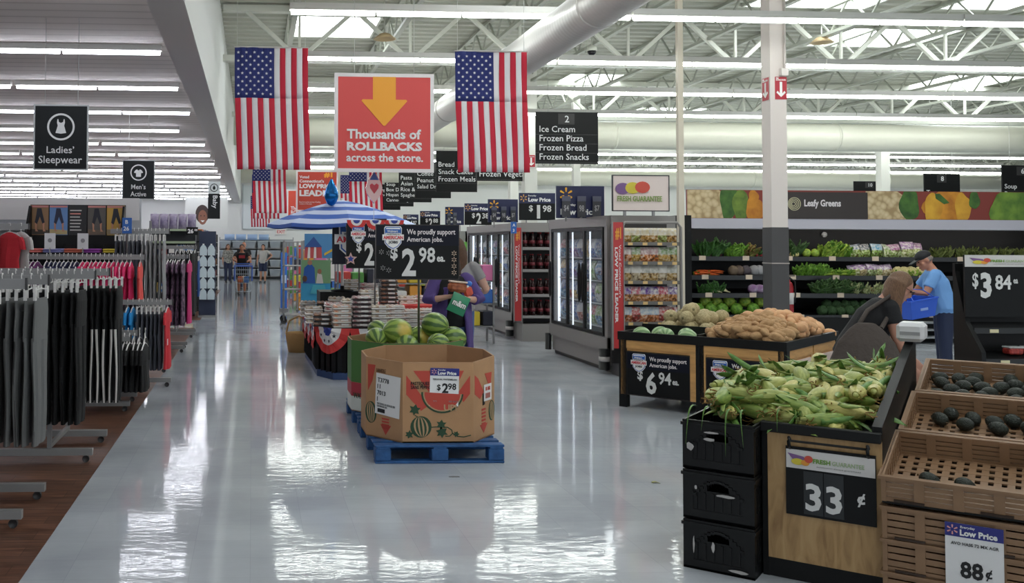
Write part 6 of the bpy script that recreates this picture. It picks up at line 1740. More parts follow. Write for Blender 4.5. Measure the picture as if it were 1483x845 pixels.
# second shelf
for k in range(12):
    px = 1012+2.5*k; o = veg('carrot', 'orange carrot in the pile on the second produce shelf', 'vegetable', px, 1, [('root', MB().path([(-.11, 0, .0), (-.05, 0, .005), (.04, 0, .0), (.12, 0, -.005)], [.022, .020, .015, .004], 8), mat('carrot_skin', '#d9642a', .5)), ('stub', MB().tube((-.11, 0, 0), (-.135, 0, .004), .008), M_LG)] , dy=rnd.uniform(-.04, .1), rz=rnd.uniform(-.6, .6), group='carrots on the second shelf')
    o.location.z += .02+.03*(k % 3)
for k, (px, c) in enumerate(((1062, '#6a5a48'), (1070, '#5a4a40'), (1080, '#4a4248'), (1092, '#8a8a8c'), (1100, '#9a9a9c'))):
    b_ = MB(); roundv(b_, (0, 0, .09), .095 if k < 3 else .1, 120+k, .03); veg('cabbage_head' if k > 2 else 'celery_root', ('large brown root vegetable on the second shelf, %s past the carrots' if k < 3 else 'grey wrapped cabbage on the second shelf beside the column, %s past the carrots') % ORD[k], 'vegetable', px, 1, [('head', b_, flat(c, .6))])
for k, px in enumerate((1157, 1168, 1179, 1188)): veg('lettuce_head', 'bright green lettuce on the second shelf past the extinguisher, %s of four' % ORD[k], 'vegetable', px, 1, [('leaves', leafy(M_LG, .2, .20, .2, 24, 130+k, .5, broad=1.3), M_LG)])
for k, px in enumerate((1197, 1207, 1217, 1226)):
    b_ = MB()
    for q in range(6): b_.path([(-.16, -.03+.025*(q % 3), .03+.05*(q//3)), (0, -.03+.025*(q % 3), .035+.05*(q//3)), (.14, -.03+.03*(q % 3), .04+.05*(q//3))], [.02, .022, .026], 7)
    veg('celery_bunch', 'pale celery bunch lying on the second shelf, %s past the lettuce' % ORD[k], 'vegetable', px, 1, [('stalks', b_, M_LY), ('leaves', leafy(M_LG, .1, .12, .1, 6, 140+k), M_LG)])
for k, px in enumerate((1240, 1252, 1263, 1275, 1285)):
    o = thing('salad_bag', 'purple banded slaw bag on the second shelf, %s past the celery' % ORD[k], 'salad bag', wpos(px, 400, 1), (-.4+.12*(k % 3), (k*37 % 7-3)*.05, (k*53 % 9-4)*.08)); put('wrapper', bagproto('#8a5a9a', ('#a9b46a', '#b0a06a', '#9ab06a')[k % 3], .22+.02*(k % 3), .22, .14), o)
for k, px in enumerate((1300, 1310, 1320, 1332)):
    b_ = MB(); roundv(b_, (0, 0, .085), .09, 150+k, .1); veg('cauliflower', 'cream cauliflower head on the second shelf beside the man\u2019s cap, %s of four' % ORD[k], 'vegetable', px, 1, [('curd', b_, mat('curd', '#ddd3a0', .7, c2='#b9ac6a', vscale=40)), ('leaves', leafy(M_LY, .2, .12, .2, 6, 160+k, .5, broad=1.4), M_LY)])
for k, px in enumerate((1395, 1420, 1450, 1478)): veg('artichoke', 'spiky olive artichoke on the second shelf behind the man, %s of four' % ORD[k], 'vegetable', px, 1, [('leaves', leafy(M_LK, .25, .17, .2, 14, 170+k, .1), mat('leaf_olive', '#6f7a3a'))])
# third shelf
for k, px in enumerate((1014, 1026, 1038)):
    b_ = MB()
    for q in range(5): b_.path([(-.02+.02*q, 0, .02), (.08+.01*q, -.02, .06+.01*q), (.22, -.05+.02*q, .02)], [.02, .018, .01], 6)
    veg('bok_choy', 'white stemmed bok choy on the third shelf by the case end, %s from the end' % ORD[k], 'vegetable', px, 2, [('stems', b_, flat('#d9d4a8', .5)), ('leaves', leafy(M_LD, .2, .2, .15, 9, 180+k, .4), M_LD)])
for k, px in enumerate((1090, 1100, 1108)):
    b_ = MB(); roundv(b_, (0, 0, .08), .085, 190+k, .04); veg('turnip', 'purple topped turnip bag on the third shelf beside the column, %s of three' % ORD[k], 'vegetable', px, 2, [('head', b_, mat('turnip_skin', '#b9a9c0', .4, c2='#7a4a80', vscale=6))])
for k, px in enumerate((1184, 1193, 1204, 1214, 1224, 1235)): veg('kale_bunch', 'dark curly kale bunch on the third shelf, %s past the column' % ORD[k], 'vegetable', px, 2, [('leaves', leafy(M_LK, .25, .25-.01*k, .22, 24, 200+k, .6, broad=1.2), M_LK)])
for k, px in enumerate((1248, 1257, 1272, 1284)):
    b_ = MB()
    for q in range(5): roundv(b_, (-.08+.04*q, -.03*(q % 2), .05+.03*(q % 2)), .035, q)
    veg('pepper_bag', 'red pepper bag on the third shelf behind the shopper, %s past the kale' % ORD[k], 'vegetable', px, 2, [('peppers', b_, flat('#b5483a' if k < 2 else '#8a2a2c', .4))])
for k, px in enumerate((1240, 1253, 1266, 1278, 1330, 1345)): veg('scallion_bunch', 'pale scallion bunch low on the third shelf, %s from the column' % ORD[k], 'vegetable', px, 2, [('stalks', leafy(M_LY, .2, .18, .1, 12, 220+k, .4, broad=.35), mat('leaf_pale', '#c3c89a', .6, c2='#8f9a5a', vscale=25))], dy=-.08)
# bottom shelf
for k, px in enumerate((1010, 1020, 1029, 1036, 1045, 1055, 1066, 1078, 1090, 1100)):
    b_ = MB(); roundv(b_, (0, 0, .10), .105, 230+k, .04); o = veg('green_cabbage', 'round green cabbage on the bottom produce shelf, %s from the case end' % ORD[k], 'vegetable', px, 3, [('head', b_, M_LY if k % 2 else M_LG), ('leaves', leafy(M_LG, .2, .12, .2, 5, 240+k, .6, broad=1.6), M_LG)], dy=.1+.12*(k % 2))
    o.location.z += .13*(k % 2)
for k in range(16):
    px = 1190+6.5*k; b_ = MB(); roundv(b_, (0, 0, .075), .088, 260+k, .14); o = veg('broccoli_crown', 'dark broccoli crown on the bottom shelf behind the potatoes, %s past the column' % ORD[k], 'vegetable', px, 3, [('crown', b_, mat('broccoli', '#3a5a30', .8, c2='#22381e', vscale=60)), ('stalk', MB().tube((0, .03, 0.02), (0, .01, .09), .025, .03), M_LY)], dy=.05+.14*(k % 2), rz=k*.7)
    o.location.z += .10*(k % 2)
for k, px in enumerate((1318, 1328, 1338, 1350, 1361, 1372)):
    b_ = MB(); roundv(b_, (0, 0, .08), .08, 280+k, .05); o = veg('yellow_squash', 'yellow-green squash on the low shelf below the blue basket, %s of six' % ORD[k], 'vegetable', px, 3, [('fruit', b_, flat('#b9bd4a', .45)), ('stem', MB().tube((0, 0, .15), (.02, 0, .19), .012), M_LD)], dy=.1); o.location.z += .16
t = thing('stacked_tray', 'grey step trays at the foot of the produce wall beside the man', 'tray', (P(1330, 480, WY-.3).x, WY-.45, 0))
for k in range(3): obj('tray', MB().b2(-.6, .6, .1*k, .1*k+.28, .09+.12*k, .12+.12*k), flat('#8f9296', .4), t); obj('tray_leg', MB().b2(-.6, -.57, .1*k, .1*k+.28, 0, .1+.12*k).b2(.57, .6, .1*k, .1*k+.28, 0, .1+.12*k), flat('#6f7276', .4), t)
# ================================================================== bakery island, umbrella and the far aisle
M_FANR = flat('#c9322f', .6); M_FANB = flat('#2c3f93', .6); M_FANW = flat('#dcdad9', .6)
BZ = .63
outline = [(.80, 12.25), (.98, 11.86), (1.5, 11.8), (2.2, 11.8), (2.62, 12.1), (2.66, 13.0), (2.66, 14.4), (.76, 14.4), (.78, 13.3)]
t = thing('bakery_table', 'bakery island draped in patriotic bunting beneath the blue striped umbrella', 'display table', (0, 0, 0))
obj('table_top', MB().prism(outline, BZ-.03, BZ, 'z'), M_BLKP, t)
cx_, cy_ = 1.7, 13.0
def inset(k, pts=None): return [(cx_+(x-cx_)*k, cy_+(y-cy_)*k) for x, y in (pts or outline)]
obj('base_ring', MB().prism(inset(.97), 0, .085, 'z'), flat('#27406f', .45), t)
obj('inner_barrel', MB().prism(inset(.88), .08, BZ-.03, 'z'), flat('#1b1c20'), t)
# dense outline points for slats and skirt
pts = []
loop = outline+[outline[0]]
for a, b in zip(loop, loop[1:]):
    n = max(1, int(math.hypot(b[0]-a[0], b[1]-a[1])/.13))
    for k in range(n): pts.append((a[0]+(b[0]-a[0])*k/n, a[1]+(b[1]-a[1])*k/n))
for (x, y) in inset(.945, pts):
    obj('slat', MB().box((x, y, .32), (.055, .055, .48), math.atan2(y-cy_, x-cx_)), M_BLKP, t)
# fan bunting hung along the edge
peri = []
acc = 0
for a, b in zip(loop, loop[1:]):
    L = math.hypot(b[0]-a[0], b[1]-a[1]); peri.append((acc, L, a, b)); acc += L
def along(s):
    s %= acc
    for s0, L, a, b in peri:
        if s0 <= s <= s0+L+1e-6:
            u = (s-s0)/L; return (a[0]+(b[0]-a[0])*u, a[1]+(b[1]-a[1])*u)
    return outline[0]
W_ = .62
nf = int(acc/W_)
for k in range(nf):
    s0 = (acc/nf)*k; mb = MB(); mid = s0+acc/nf/2
    m_ = 22
    rings = [(0, .10, 2), (.10, .155, 1), (.155, .215, 1), (.215, .32, 0)]
    for (r0, r1, mi) in rings:
        mb.mi = mi
        for i in range(m_):
            q = []
            for (rr, th) in ((r0, i), (r1, i), (r1, i+1), (r0, i+1)):
                a_ = PI*th/m_
                x, y = along(mid-rr*math.cos(a_)*(acc/nf/2)/.32); kx = 1.008+.006*math.cos(a_*11)
                q.append((cx_+(x-cx_)*kx, cy_+(y-cy_)*kx, BZ+.003-rr*math.sin(a_)))
            mb.add(q, [(0, 1, 2, 3)]); mb.add([(cx_+(x-cx_)*.996, cy_+(y-cy_)*.996, z) for x, y, z in q], [(3, 2, 1, 0)])
    f_ = obj('bunting_fan', mb, [M_FANR, M_FANW, M_FANB], t)
    st = MB()
    for i in range(4):
        a_ = PI*(i+.9)/4.8; rr = .165
        x, y = along(mid-rr*math.cos(a_)*(acc/nf/2)/.32); x2, y2 = along(mid-rr*math.cos(a_)*(acc/nf/2)/.32+.02)
        tx, ty = (x2-x)/.02, (y2-y)/.02
        c = Vector((cx_+(x-cx_)*1.02, cy_+(y-cy_)*1.02, BZ-rr*math.sin(a_)))
        st.add([c+Vector((tx*math.sin(j*PI/5), ty*math.sin(j*PI/5), math.cos(j*PI/5)))*(.03 if j % 2 == 0 else .012) for j in range(10)]+[c], [(j, (j+1) % 10, 10) for j in range(10)])
    obj('star', st, flat('#1b1d2a'), f_)
obj('corner_drape', MB().prism([(x, y) for x, y in inset(1.004)], BZ-.012, BZ-.004, 'z'), M_FANR, t)
# risers
for (x0, x1, y0, y1, z1, m_, n_) in ((1.6, 2.5, 12.75, 13.6, .86, M_FANR, 'red step riser in the middle of the bakery island'), (.9, 1.5, 12.95, 13.5, .84, M_BLKP, 'black step riser on the aisle side of the bakery island'), (.95, 1.6, 13.5, 14.2, 1.0, M_BLKP, 'tall black step riser at the back of the bakery island')):
    r_ = thing('riser', n_, 'riser', ((x0+x1)/2, (y0+y1)/2, BZ)); w, d = (x1-x0)/2, (y1-y0)/2
    obj('top_board', MB().b2(-w, w, -d, d, z1-BZ-.02, z1-BZ), m_, r_); obj('apron', MB().b2(-w, w, -d, -d+.02, 0, z1-BZ-.02).b2(-w, -w+.02, -d+.02, d, 0, z1-BZ-.02).b2(w-.02, w, -d+.02, d, 0, z1-BZ-.02), m_, r_)
# packages
_pk = {}
def package(kind):
    tray, fill, fill2 = kind
    if kind not in _pk:
        t_ = thing('bakery_package', 'x', 'bakery package')
        obj('tray', MB().box((0, 0, .010), (.235, .19, .02), bev=.006), flat(tray, .4), t_)
        c = MB(); c.box((0, 0, .031), (.222, .178, .022), bev=.008)
        for i in range(4):
            for j in range(3): c.ell((-.082+.055*i, -.058+.058*j, .034), (.028, .029, .022), 8, 5)
        obj('pastry', c, mat('pastry_'+fill, fill, .6, c2=fill2, vscale=40), t_)
        obj('lid', MB().box((0, 0, .038), (.23, .185, .034), bev=.012), mat('clear_lid', '#e6eaec', .12, alpha=.16), t_)
        obj('label_sticker', MB().box((.03, -.0935, .038), (.09, .002, .022)), flat('#dedbd8'), t_)
        _pk[kind] = [t_, 0]
    p = _pk[kind]; p[1] += 1
    return p[0] if p[1] == 1 else dup(p[0], (0, 0, 0))
KW = ('#e6e2dc', '#d9cfc0', '#b0906a'); KO = ('#d9d4cd', '#d98a5a', '#c9c0b8'); KD = ('#2a1f22', '#8a4a4a', '#d9c9c4'); KP = ('#e0d8d6', '#c9a08a', '#e6dcd4'); KB = ('#1f1f22', '#a06a44', '#5a3a2a'); KR = ('#cfc9c4', '#b04a48', '#e6e0da')
stacks = [(467, 12.22, BZ, 3, KB, 'dark cake packs at the aisle corner'), (455, 12.7, BZ, 4, KW, 'bread packs along the aisle edge'), (495, 12.05, BZ, 5, KO, 'orange cookie packs on the front edge'), (523, 12.02, BZ, 7, KD, 'dark banded packs on the front edge'), (549.5, 12.05, BZ, 5, KW, 'white cookie packs right of the dark stack'),
          (572, 12.1, BZ, 5, KP, 'pale cookie packs next to the white ones'), (594, 12.15, BZ, 4, KP, 'pinkish cookie packs beside the pole'), (618, 12.3, BZ, 4, KP, 'cookie packs past the sign pole'), (640, 12.45, BZ, 3, KR, 'red berry tart packs at the freezer side'),
          (563, 13.0, .86, 6, KB, 'dark clamshells on the red riser'), (590, 13.1, .86, 2, KW, 'white packs on the red riser'), (612, 13.2, .86, 2, KR, 'tart packs on the red riser'), (487, 13.2, .84, 2, KW, 'muffin packs on the black riser'), (470, 13.1, .84, 1, KB, 'brown bread pack on the black riser'),
          (508, 13.8, 1.0, 3, KW, 'pastry packs on the tall riser'), (532, 13.85, 1.0, 2, KR, 'strawberry packs on the tall riser'), (446, 13.9, BZ, 4, KW, 'wrapped rolls at the rear aisle corner'), (483, 12.5, BZ, 5, KR, 'glazed ring packs behind the corner'), (507, 12.5, BZ, 6, KW, 'cream puff packs behind the cookies'), (534, 12.5, BZ, 8, KW, 'wrapped roll packs behind the dark stack'), (560, 12.45, BZ, 3, KO, 'cookie packs below the red riser')]
rnd = random.Random(14)
for (px, Y, z, n, kd, lab) in stacks:
    x = P(px, 430, Y).x
    for k in range(n):
        o = package(kd); o.location = (x+rnd.uniform(-.008, .008), Y, z+.001+.0565*k); o.rotation_euler = (0, 0, rnd.uniform(-.05, .05))
        o['label'] = '%s, %s from the bottom' % (lab, ORD[k]); o['group'] = lab
# umbrella
UX, UY = P(496, 300, 13.65).x, 13.65
t = thing('umbrella', 'blue and white striped umbrella open over the bakery island', 'umbrella', (UX, UY, 1.001))
M_UB = mat('umbrella_blue', '#3e66b8', .7); M_UW = mat('umbrella_white', '#c3d2ee', .7)
AP, RM, RR = 2.29-1.001, 1.95-1.001, 1.06
n_p = 8; bands = 7
mb = MB()
def cano(r, th):
    k = (th % (2*PI/n_p))/(2*PI/n_p); sag = .05*math.sin(PI*k)*r*r
    rad = RR*r*(math.cos(PI/n_p)/math.cos((k-.5)*2*PI/n_p))
    return (rad*math.cos(th), rad*math.sin(th), AP-(AP-RM)*(r**1.35)-sag*.4)
for b in range(bands):
    mb.mi = b % 2
    r0, r1 = (.02 if b == 0 else b/bands), (b+1)/bands
    for i in range(n_p*4):
        t0, t1 = 2*PI*i/(n_p*4), 2*PI*(i+1)/(n_p*4)
        q = [cano(r0, t0), cano(r1, t0), cano(r1, t1), cano(r0, t1)]
        mb.add(q, [(0, 1, 2, 3)], None, True); mb.add([(x, y, z-.004) for x, y, z in q], [(3, 2, 1, 0)], None, True)
mb.mi = 1
for i in range(n_p*4):
    t0, t1 = 2*PI*i/(n_p*4), 2*PI*(i+1)/(n_p*4); a, b = cano(1, t0), cano(1, t1); dz = .05
    mb.add([a, (a[0]*1.01, a[1]*1.01, a[2]-dz), (b[0]*1.01, b[1]*1.01, b[2]-dz), b], [(0, 1, 2, 3)])
obj('canopy', mb, [M_UW, M_UB], t)
for i in range(n_p):
    th = 2*PI*i/n_p; mbr = MB(); mbr.path([(cano(r, th+.001)[0], cano(r, th+.001)[1], cano(r, th+.001)[2]-.012) for r in (.05, .35, .7, 1)], .006, 5)
    mbr.tube((0, 0, AP-.42), (cano(.5, th)[0], cano(.5, th)[1], cano(.5, th)[2]-.012), .005, n=5)
    obj('rib', mbr, flat('#20242e'), t)
obj('pole', MB().tube((0, 0, 0.0), (0, 0, AP+.03), .019, n=12), mat('umbrella_pole', '#d9d6d0', .4), t); obj('foot', MB().lathe([(.16, 0), (.16, .02), (.03, .03), (.03, .08)], 16), M_BLKP, t)
# balloons
def balloon(label, px, py, Y, shape, m, base):
    p = P(px, py, Y); t_ = thing('foil_balloon', label, 'balloon', p)
    if shape == 'drop':
        obj('body', MB().lathe([(0, -.17), (.06, -.14), (.095, -.06), (.10, 0), (.08, .07), (.045, .14), (.015, .20), (0, .21)], 18), m, t_)
    else:
        heart = [(0, -.21), (.09, -.09), (.11, .0), (.075, .10), (.0, .22), (-.075, .10), (-.11, .0), (-.09, -.09)]
        obj('body', MB().prism(heart, -.035, .035), m, t_)
        obj('heart_print', MB().prism([(x*.5, z*.42+.0) for x, z in ((0, -.20), (.11, -.02), (.12, .08), (.06, .13), (0, .07), (-.06, .13), (-.12, .08), (-.11, -.02))], -.042, .042), flat('#c22f3e', .2), t_)
        obj('top_print', MB().prism([(x, z) for x, z in ((-.06, .1), (.06, .1), (0, .21))], -.040, .040), flat('#2f63a8', .2), t_)
    obj('string', MB().tube((0, 0, -.17), (base[0]-p.x, base[1]-p.y, base[2]-p.z), .003, n=5), WHITE, t_)
balloon('shiny blue teardrop foil balloon above the blue umbrella', 480, 281, 13.3, 'drop', mat('blue_foil', '#1779c4', .12, metal=.6), (UX, UY, 1.001+AP))
balloon('silver heart foil balloon with a red heart beneath the red arrow sign', 541.5, 272, 12.7, 'heart', mat('silver_foil', '#c9a8a4', .2, metal=.5), (P(541, 400, 12.5).x, 12.5, 1.12))
# second price sign with rosettes and the navy jobs banner
a, b = P(502, 388, 12.35), P(585, 325, 12.35)
t = thing('price_sign', 'black two dollar bakery sign with red, white and blue rosettes on top', 'price sign', (a.x, 12.35, a.z))
W, H = b.x-a.x, b.z-a.z
jobs_sign(t, W, H, '2', '50')
for k in range(3):
    cx = W*(.17+.33*k); mb = MB()
    for mi, (r0, r1) in enumerate(((.075, .125), (.045, .075), (0, .045))):
        mb.mi = mi
        for i in range(12):
            a0, a1 = -PI*i/12, -PI*(i+1)/12
            mb.prism([(cx+r0*math.cos(a0), H+.05+r0*math.sin(a0)), (cx+r1*math.cos(a0), H+.05+r1*math.sin(a0)), (cx+r1*math.cos(a1), H+.05+r1*math.sin(a1)), (cx+r0*math.cos(a1), H+.05+r0*math.sin(a1))], -.012, -.002)
    obj('rosette', mb, [M_FANR, M_FANW, M_FANB], t)
st = [(W*.07+(.085 if k % 2 == 0 else .04)*math.sin(k*PI/5), H*.20+(.085 if k % 2 == 0 else .04)*math.cos(k*PI/5)) for k in range(10)]
s1 = poly_part('star', t, st, flat('#c9a39a'), -.004); poly_part('star_center', s1, [(W*.07+(x-W*.07)*.55, H*.2+(z-H*.2)*.55) for x, z in st], M_FANB, -.008)
obj('pole', MB().tube((W*.5, .03, H*.4), (W*.5, .03, BZ-a.z), .011), M_RACK, t); obj('foot', MB().b2(W*.5-.09, W*.5+.09, -.06, .12, BZ-a.z, BZ-a.z+.012), M_RACK, t)
a, b = P(481, 383, 12.9), P(560, 317, 12.9)
t = thing('banner_sign', 'dark navy jobs banner standing behind the two dollar bakery sign', 'sign', (a.x, 12.9, a.z)); W, H = b.x-a.x, b.z-a.z
obj('board', MB().b2(0, W, 0, .012, 0, H), flat('#14172a'), t); shield(t, W*.04, H*.06, W*.9, H*.9, -.003)
obj('pole', MB().tube((W*.5, .03, H*.4), (W*.5, .03, BZ-a.z), .011), M_RACK, t); obj('foot', MB().b2(W*.5-.05, W*.5+.05, -.04, .08, BZ-a.z, BZ-a.z+.012), M_RACK, t)

# seasonal displays beyond the island
rnd = random.Random(77)
def picture_board(label, x0, y0, x1, y1, Y, bg, items, floorz=0):
    a, b = P(x0, y1, Y), P(x1, y0, Y); t_ = thing('picture_board', label, 'poster board', (a.x, Y, a.z)); W, H = b.x-a.x, b.z-a.z
    obj('board', MB().b2(0, W, 0, .03, 0, H), flat(bg), t_)
    for i, (poly, c) in enumerate(items): poly_part('poster_print', t_, [(W*x, H*z) for x, z in poly], flat(c), -.001-.002*i, .002)
    for fx in (.1, .85): obj('leg', MB().b2(W*fx, W*fx+.03, .0, .03, floorz-a.z, 0), M_RACK, t_)
    obj('foot', MB().b2(0, W, -.1, .15, floorz-a.z, floorz-a.z+.02), M_RACK, t_)
    return t_
def cp(cx, cz, rx, rz): return [(cx+rx*math.cos(k*PI/7), cz+rz*math.sin(k*PI/7)) for k in range(14)]
picture_board('bright blue summer poster board with a family behind the bakery island', 436, 377, 479, 452, 15.2, '#3fa3cf', [([(0, .55), (1, .55), (1, 1), (0, 1)], '#7fa87a'), ([(.05, .55), (.1, .85), (.3, .95), (.45, .85), (.48, .55)], '#2f62b4'), (cp(.29, 1.0-.05, .08, .05), '#b98468'), ([(.5, .55), (.55, .75), (.7, .72), (.75, .55)], '#d9d4cd'), (cp(.62, .78, .07, .05), '#a8765a'), (cp(.12, .64, .08, .06), '#6a4a3a'), ([(.3, .35), (.85, .35), (.8, .52), (.4, .52)], '#55b8c9')])
picture_board('poster board with a red and white striped tent under the umbrella rim', 441, 339, 482, 374, 17, '#4a86b8', [([(0, 0), (.62, 0), (.6, .45), (.02, .45)], '#b5484a'), ([(.1, 0), (.2, 0), (.2, .45), (.13, .45)], '#dcd6d0'), ([(.32, 0), (.42, 0), (.41, .45), (.34, .45)], '#dcd6d0'), ([(.0, .45), (.62, .45), (.32, .88)], '#2c4f8f'), ([(.7, .1), (1, .3), (1, .4), (.7, .2)], '#d9b43a')])
def goods_shelf(label, x, y, w, d, zs, facing, seed, palette, noun, where, per=5):
    t_ = thing('goods_rack', label, 'shelving', (x, y, 0)); r = random.Random(seed)
    for sx in (0, w-.03):
        for sy in (0, d-.03): obj('post', MB().b2(sx, sx+.03, sy, sy+.03, 0, zs[-1]+.38), M_RACK, t_)
    for z in zs: obj('shelf', MB().b2(0, w, 0, d, z-.02, z), M_RACK, t_)
    for zi, z in enumerate(zs):
        for k in range(per):
            pc_ = r.choice(palette); h_ = r.uniform(.15, .30); wd = w/per*.85
            o = thing(noun, '%s on %s, %s shelf up, %s from the aisle' % (colw(pc_)+' pack', where, ORD[zi], ORD[k]), 'pack', (x+.02+w/per*(k+.5)-.02, y+d*.4, z))
            obj('carton', MB().box((0, 0, h_/2), (wd, d*.7, h_), r.uniform(-.08, .08), bev=.012), flat(pc_, .45), o)
PALS = ('#d9c23a', '#c9473f', '#3a6fc0', '#e0dcd6', '#5a9a4a', '#d97aa8', '#2b2d3a', '#e09a3a')
goods_shelf('grey rack of bright seasonal goods behind the bakery island', 1.35, 15.4, 1.6, .5, (.35, .72, 1.05), 0, 1, PALS, 'seasonal_pack', 'the rack behind the bakery', 7)
goods_shelf('grey rack of bright seasonal goods nearer the freezers', 3.0, 16.2, 1.1, .5, (.3, .68, 1.06), 0, 2, PALS, 'seasonal_pack', 'the rack near the freezers', 5)
for i, (x, Y, c) in enumerate(((.95, 18.5, PALS), (1.0, 21.5, PALS), (1.05, 25, PALS), (1.1, 29, PALS), (1.15, 33, PALS), (1.2, 37, PALS))):
    goods_shelf('aisle end rack of mixed goods, %s beyond the bakery island' % ORD[i], x, Y, 1.0, .5, (.2, .6, 1.0, 1.35), 0, 10+i, c, 'mixed_pack', 'the %s rack past the bakery' % ORD[i], 4)
a, b = P(406.5, 424, 24), P(416, 366, 24)
t = thing('blue_banner', 'tall plain blue vertical banner board on the grocery side of the far aisle', 'banner', (a.x, 24, 0)); obj('board', MB().b2(0, b.x-a.x, 0, .06, .08, b.z), flat('#2f6cc4'), t); obj('foot', MB().b2(-.03, b.x-a.x+.03, -.15, .2, 0, .08), M_RACK, t); obj('label_panel', MB().b2(.02, b.x-a.x-.02, -.004, 0, .7, .9), flat('#b9cfe8'), t)
# stocking cart
t = thing('stocking_cart', 'tall grey wheeled stocking cart standing in the far aisle', 'cart', (P(427, 462, 21).x-.28, 20.2, 0))
for x in (0, .45):
    for y in (0, .6): obj('post', MB().b2(x, x+.03, y, y+.03, .14, 1.75), M_RACK, t); obj('caster', MB().tube((x+.015, y, .07), (x+.015, y+.03, .07), .07, n=12), M_CAST, t); obj('caster_fork', MB().b2(x+.005, x+.025, y-.01, y, .07, .15), M_RACK, t)
for z in (.16, .7, 1.2, 1.7): obj('shelf', MB().b2(0, .48, 0, .63, z, z+.02), M_RACK, t)
# low crates beside the island
t = thing('wicker_basket', 'tan wicker basket on the floor by the rear corner of the bakery island', 'basket', (P(433, 462, 15.0).x, 15.0, 0))
obj('body', MB().lathe([(0, .0), (.16, 0), (.2, .2), (.21, .3), (.19, .3), (.17, .05), (0, .04)], 20), mat('wicker', '#b08a55', .8, bump=.6, bscale=60), t)
obj('handle', MB().path([(-.2, 0, .28), (-.15, 0, .48), (0, 0, .55), (.15, 0, .48), (.2, 0, .28)], .014, 8), mat('wicker', '#b08a55'), t)

# ---- end of the aisle: grey tote shelves, wall panel ----------------
t = thing('tote_shelving', 'grey steel shelving of clear totes across the far end of the aisle', 'shelving', (-1.6, 46.5, 0))
for z in (.1, .55, 1.0, 1.45): obj('shelf', MB().b2(0, 3.6, 0, .6, z, z+.03), M_RACK, t)
for x in (0, 1.2, 2.4, 3.56): obj('post', MB().b2(x, x+.04, .56, .6, 0, 2.0), M_RACK, t)
obj('back_panel', MB().b2(0, 3.6, .6, .63, 0, 1.9), flat('#9aa0a4'), t)
tp = None; M_TOTE = mat('tote_plastic', '#a9b3ba', .3, alpha=.8); M_LID = flat('#c3ccd1', .4)
for zi, z in enumerate((.13, .58, 1.03, 1.48)):
    for k in range(6):
        loc = (-1.3+.6*k, 46.8, z)
        if tp is None:
            tp = thing('storage_tote', 'x', 'tote', loc)
            obj('body', MB().add([(-.22, -.2, 0), (.22, -.2, 0), (.22, .2, 0), (-.22, .2, 0), (-.26, -.24, .3), (.26, -.24, .3), (.26, .24, .3), (-.26, .24, .3)], [(0, 1, 2, 3), (0, 1, 5, 4), (1, 2, 6, 5), (2, 3, 7, 6), (3, 0, 4, 7), (4, 5, 6, 7)]), M_TOTE, tp); obj('lid', MB().box((0, 0, .32), (.56, .52, .035), bev=.01), M_LID, tp); o = tp
        else: o = dup(tp, loc)
        o['label'] = 'clear grey tote at the aisle end, %s shelf up, %s from the clothing side' % (ORD[zi], ORD[k])
for k in range(4):
    o = thing('blue_bag', 'pale blue bag on top of the tote shelving, %s from the clothing side' % ORD[k], 'bag', (-1.1+.55*k, 46.8, 1.86)); put('wrapper', pillow(MB(), .5, .28, .3).mesh('wrapper', flat('#9db8dc')), o)
t = thing('wall_banner', 'large pale wall panel on the back wall behind the flags', 'wall panel', (P(352, 340, 53.9).x, 53.9, P(352, 331, 53.9).z)); obj('board', MB().b2(0, 4.2, 0, .08, 0, 2.4), flat('#dfe5e8'), t); obj('edge_frame', MB().b2(-.06, 0, -.02, .09, -.06, 2.46).b2(4.2, 4.26, -.02, .09, -.06, 2.46).b2(0, 4.2, -.02, .09, -.06, 0), flat('#b9c0c4'), t)
t = thing('exit_sign', 'small red and white sign box on the back wall below the pale panel', 'sign', (P(407, 335, 53.8).x, 53.8, P(407, 336, 53.8).z)); obj('box', MB().b2(-.3, .3, 0, .2, -.15, .15), flat('#e6e2dc'), t); write(t, 'EXIT', -.22, -.09, w=.44, h=.18, m=flat('#c22f3e'), y=-.003, bold=.02)
# ================================================================== people
def vrot(v, axis, a): return Matrix.Rotation(a, 3, axis) @ v
def remesh(o, vox, it=3):
    m = o.modifiers.new('skin', 'REMESH'); m.mode = 'VOXEL'; m.voxel_size = vox; m.use_smooth_shade = True
    s = o.modifiers.new('smooth', 'SMOOTH'); s.iterations = it; s.factor = .5
    return o
def orient_loft(mb, secs, n=16):
    """secs: (center, rx, ry, rotation matrix)"""
    vs_ = []; fs = []
    for c, rx, ry, M_ in secs:
        for j in range(n):
            th = 2*PI*j/n; vs_.append(Vector(c)+M_ @ Vector((rx*math.cos(th), ry*math.sin(th), 0)))
    k = len(secs)
    for i in range(k-1):
        for j in range(n): fs.append((i*n+j, i*n+(j+1) % n, (i+1)*n+(j+1) % n, (i+1)*n+j))
    fs.append(tuple(reversed(range(n)))); fs.append(tuple((k-1)*n+j for j in range(n)))
    return mb.add(vs_, fs, None, True)
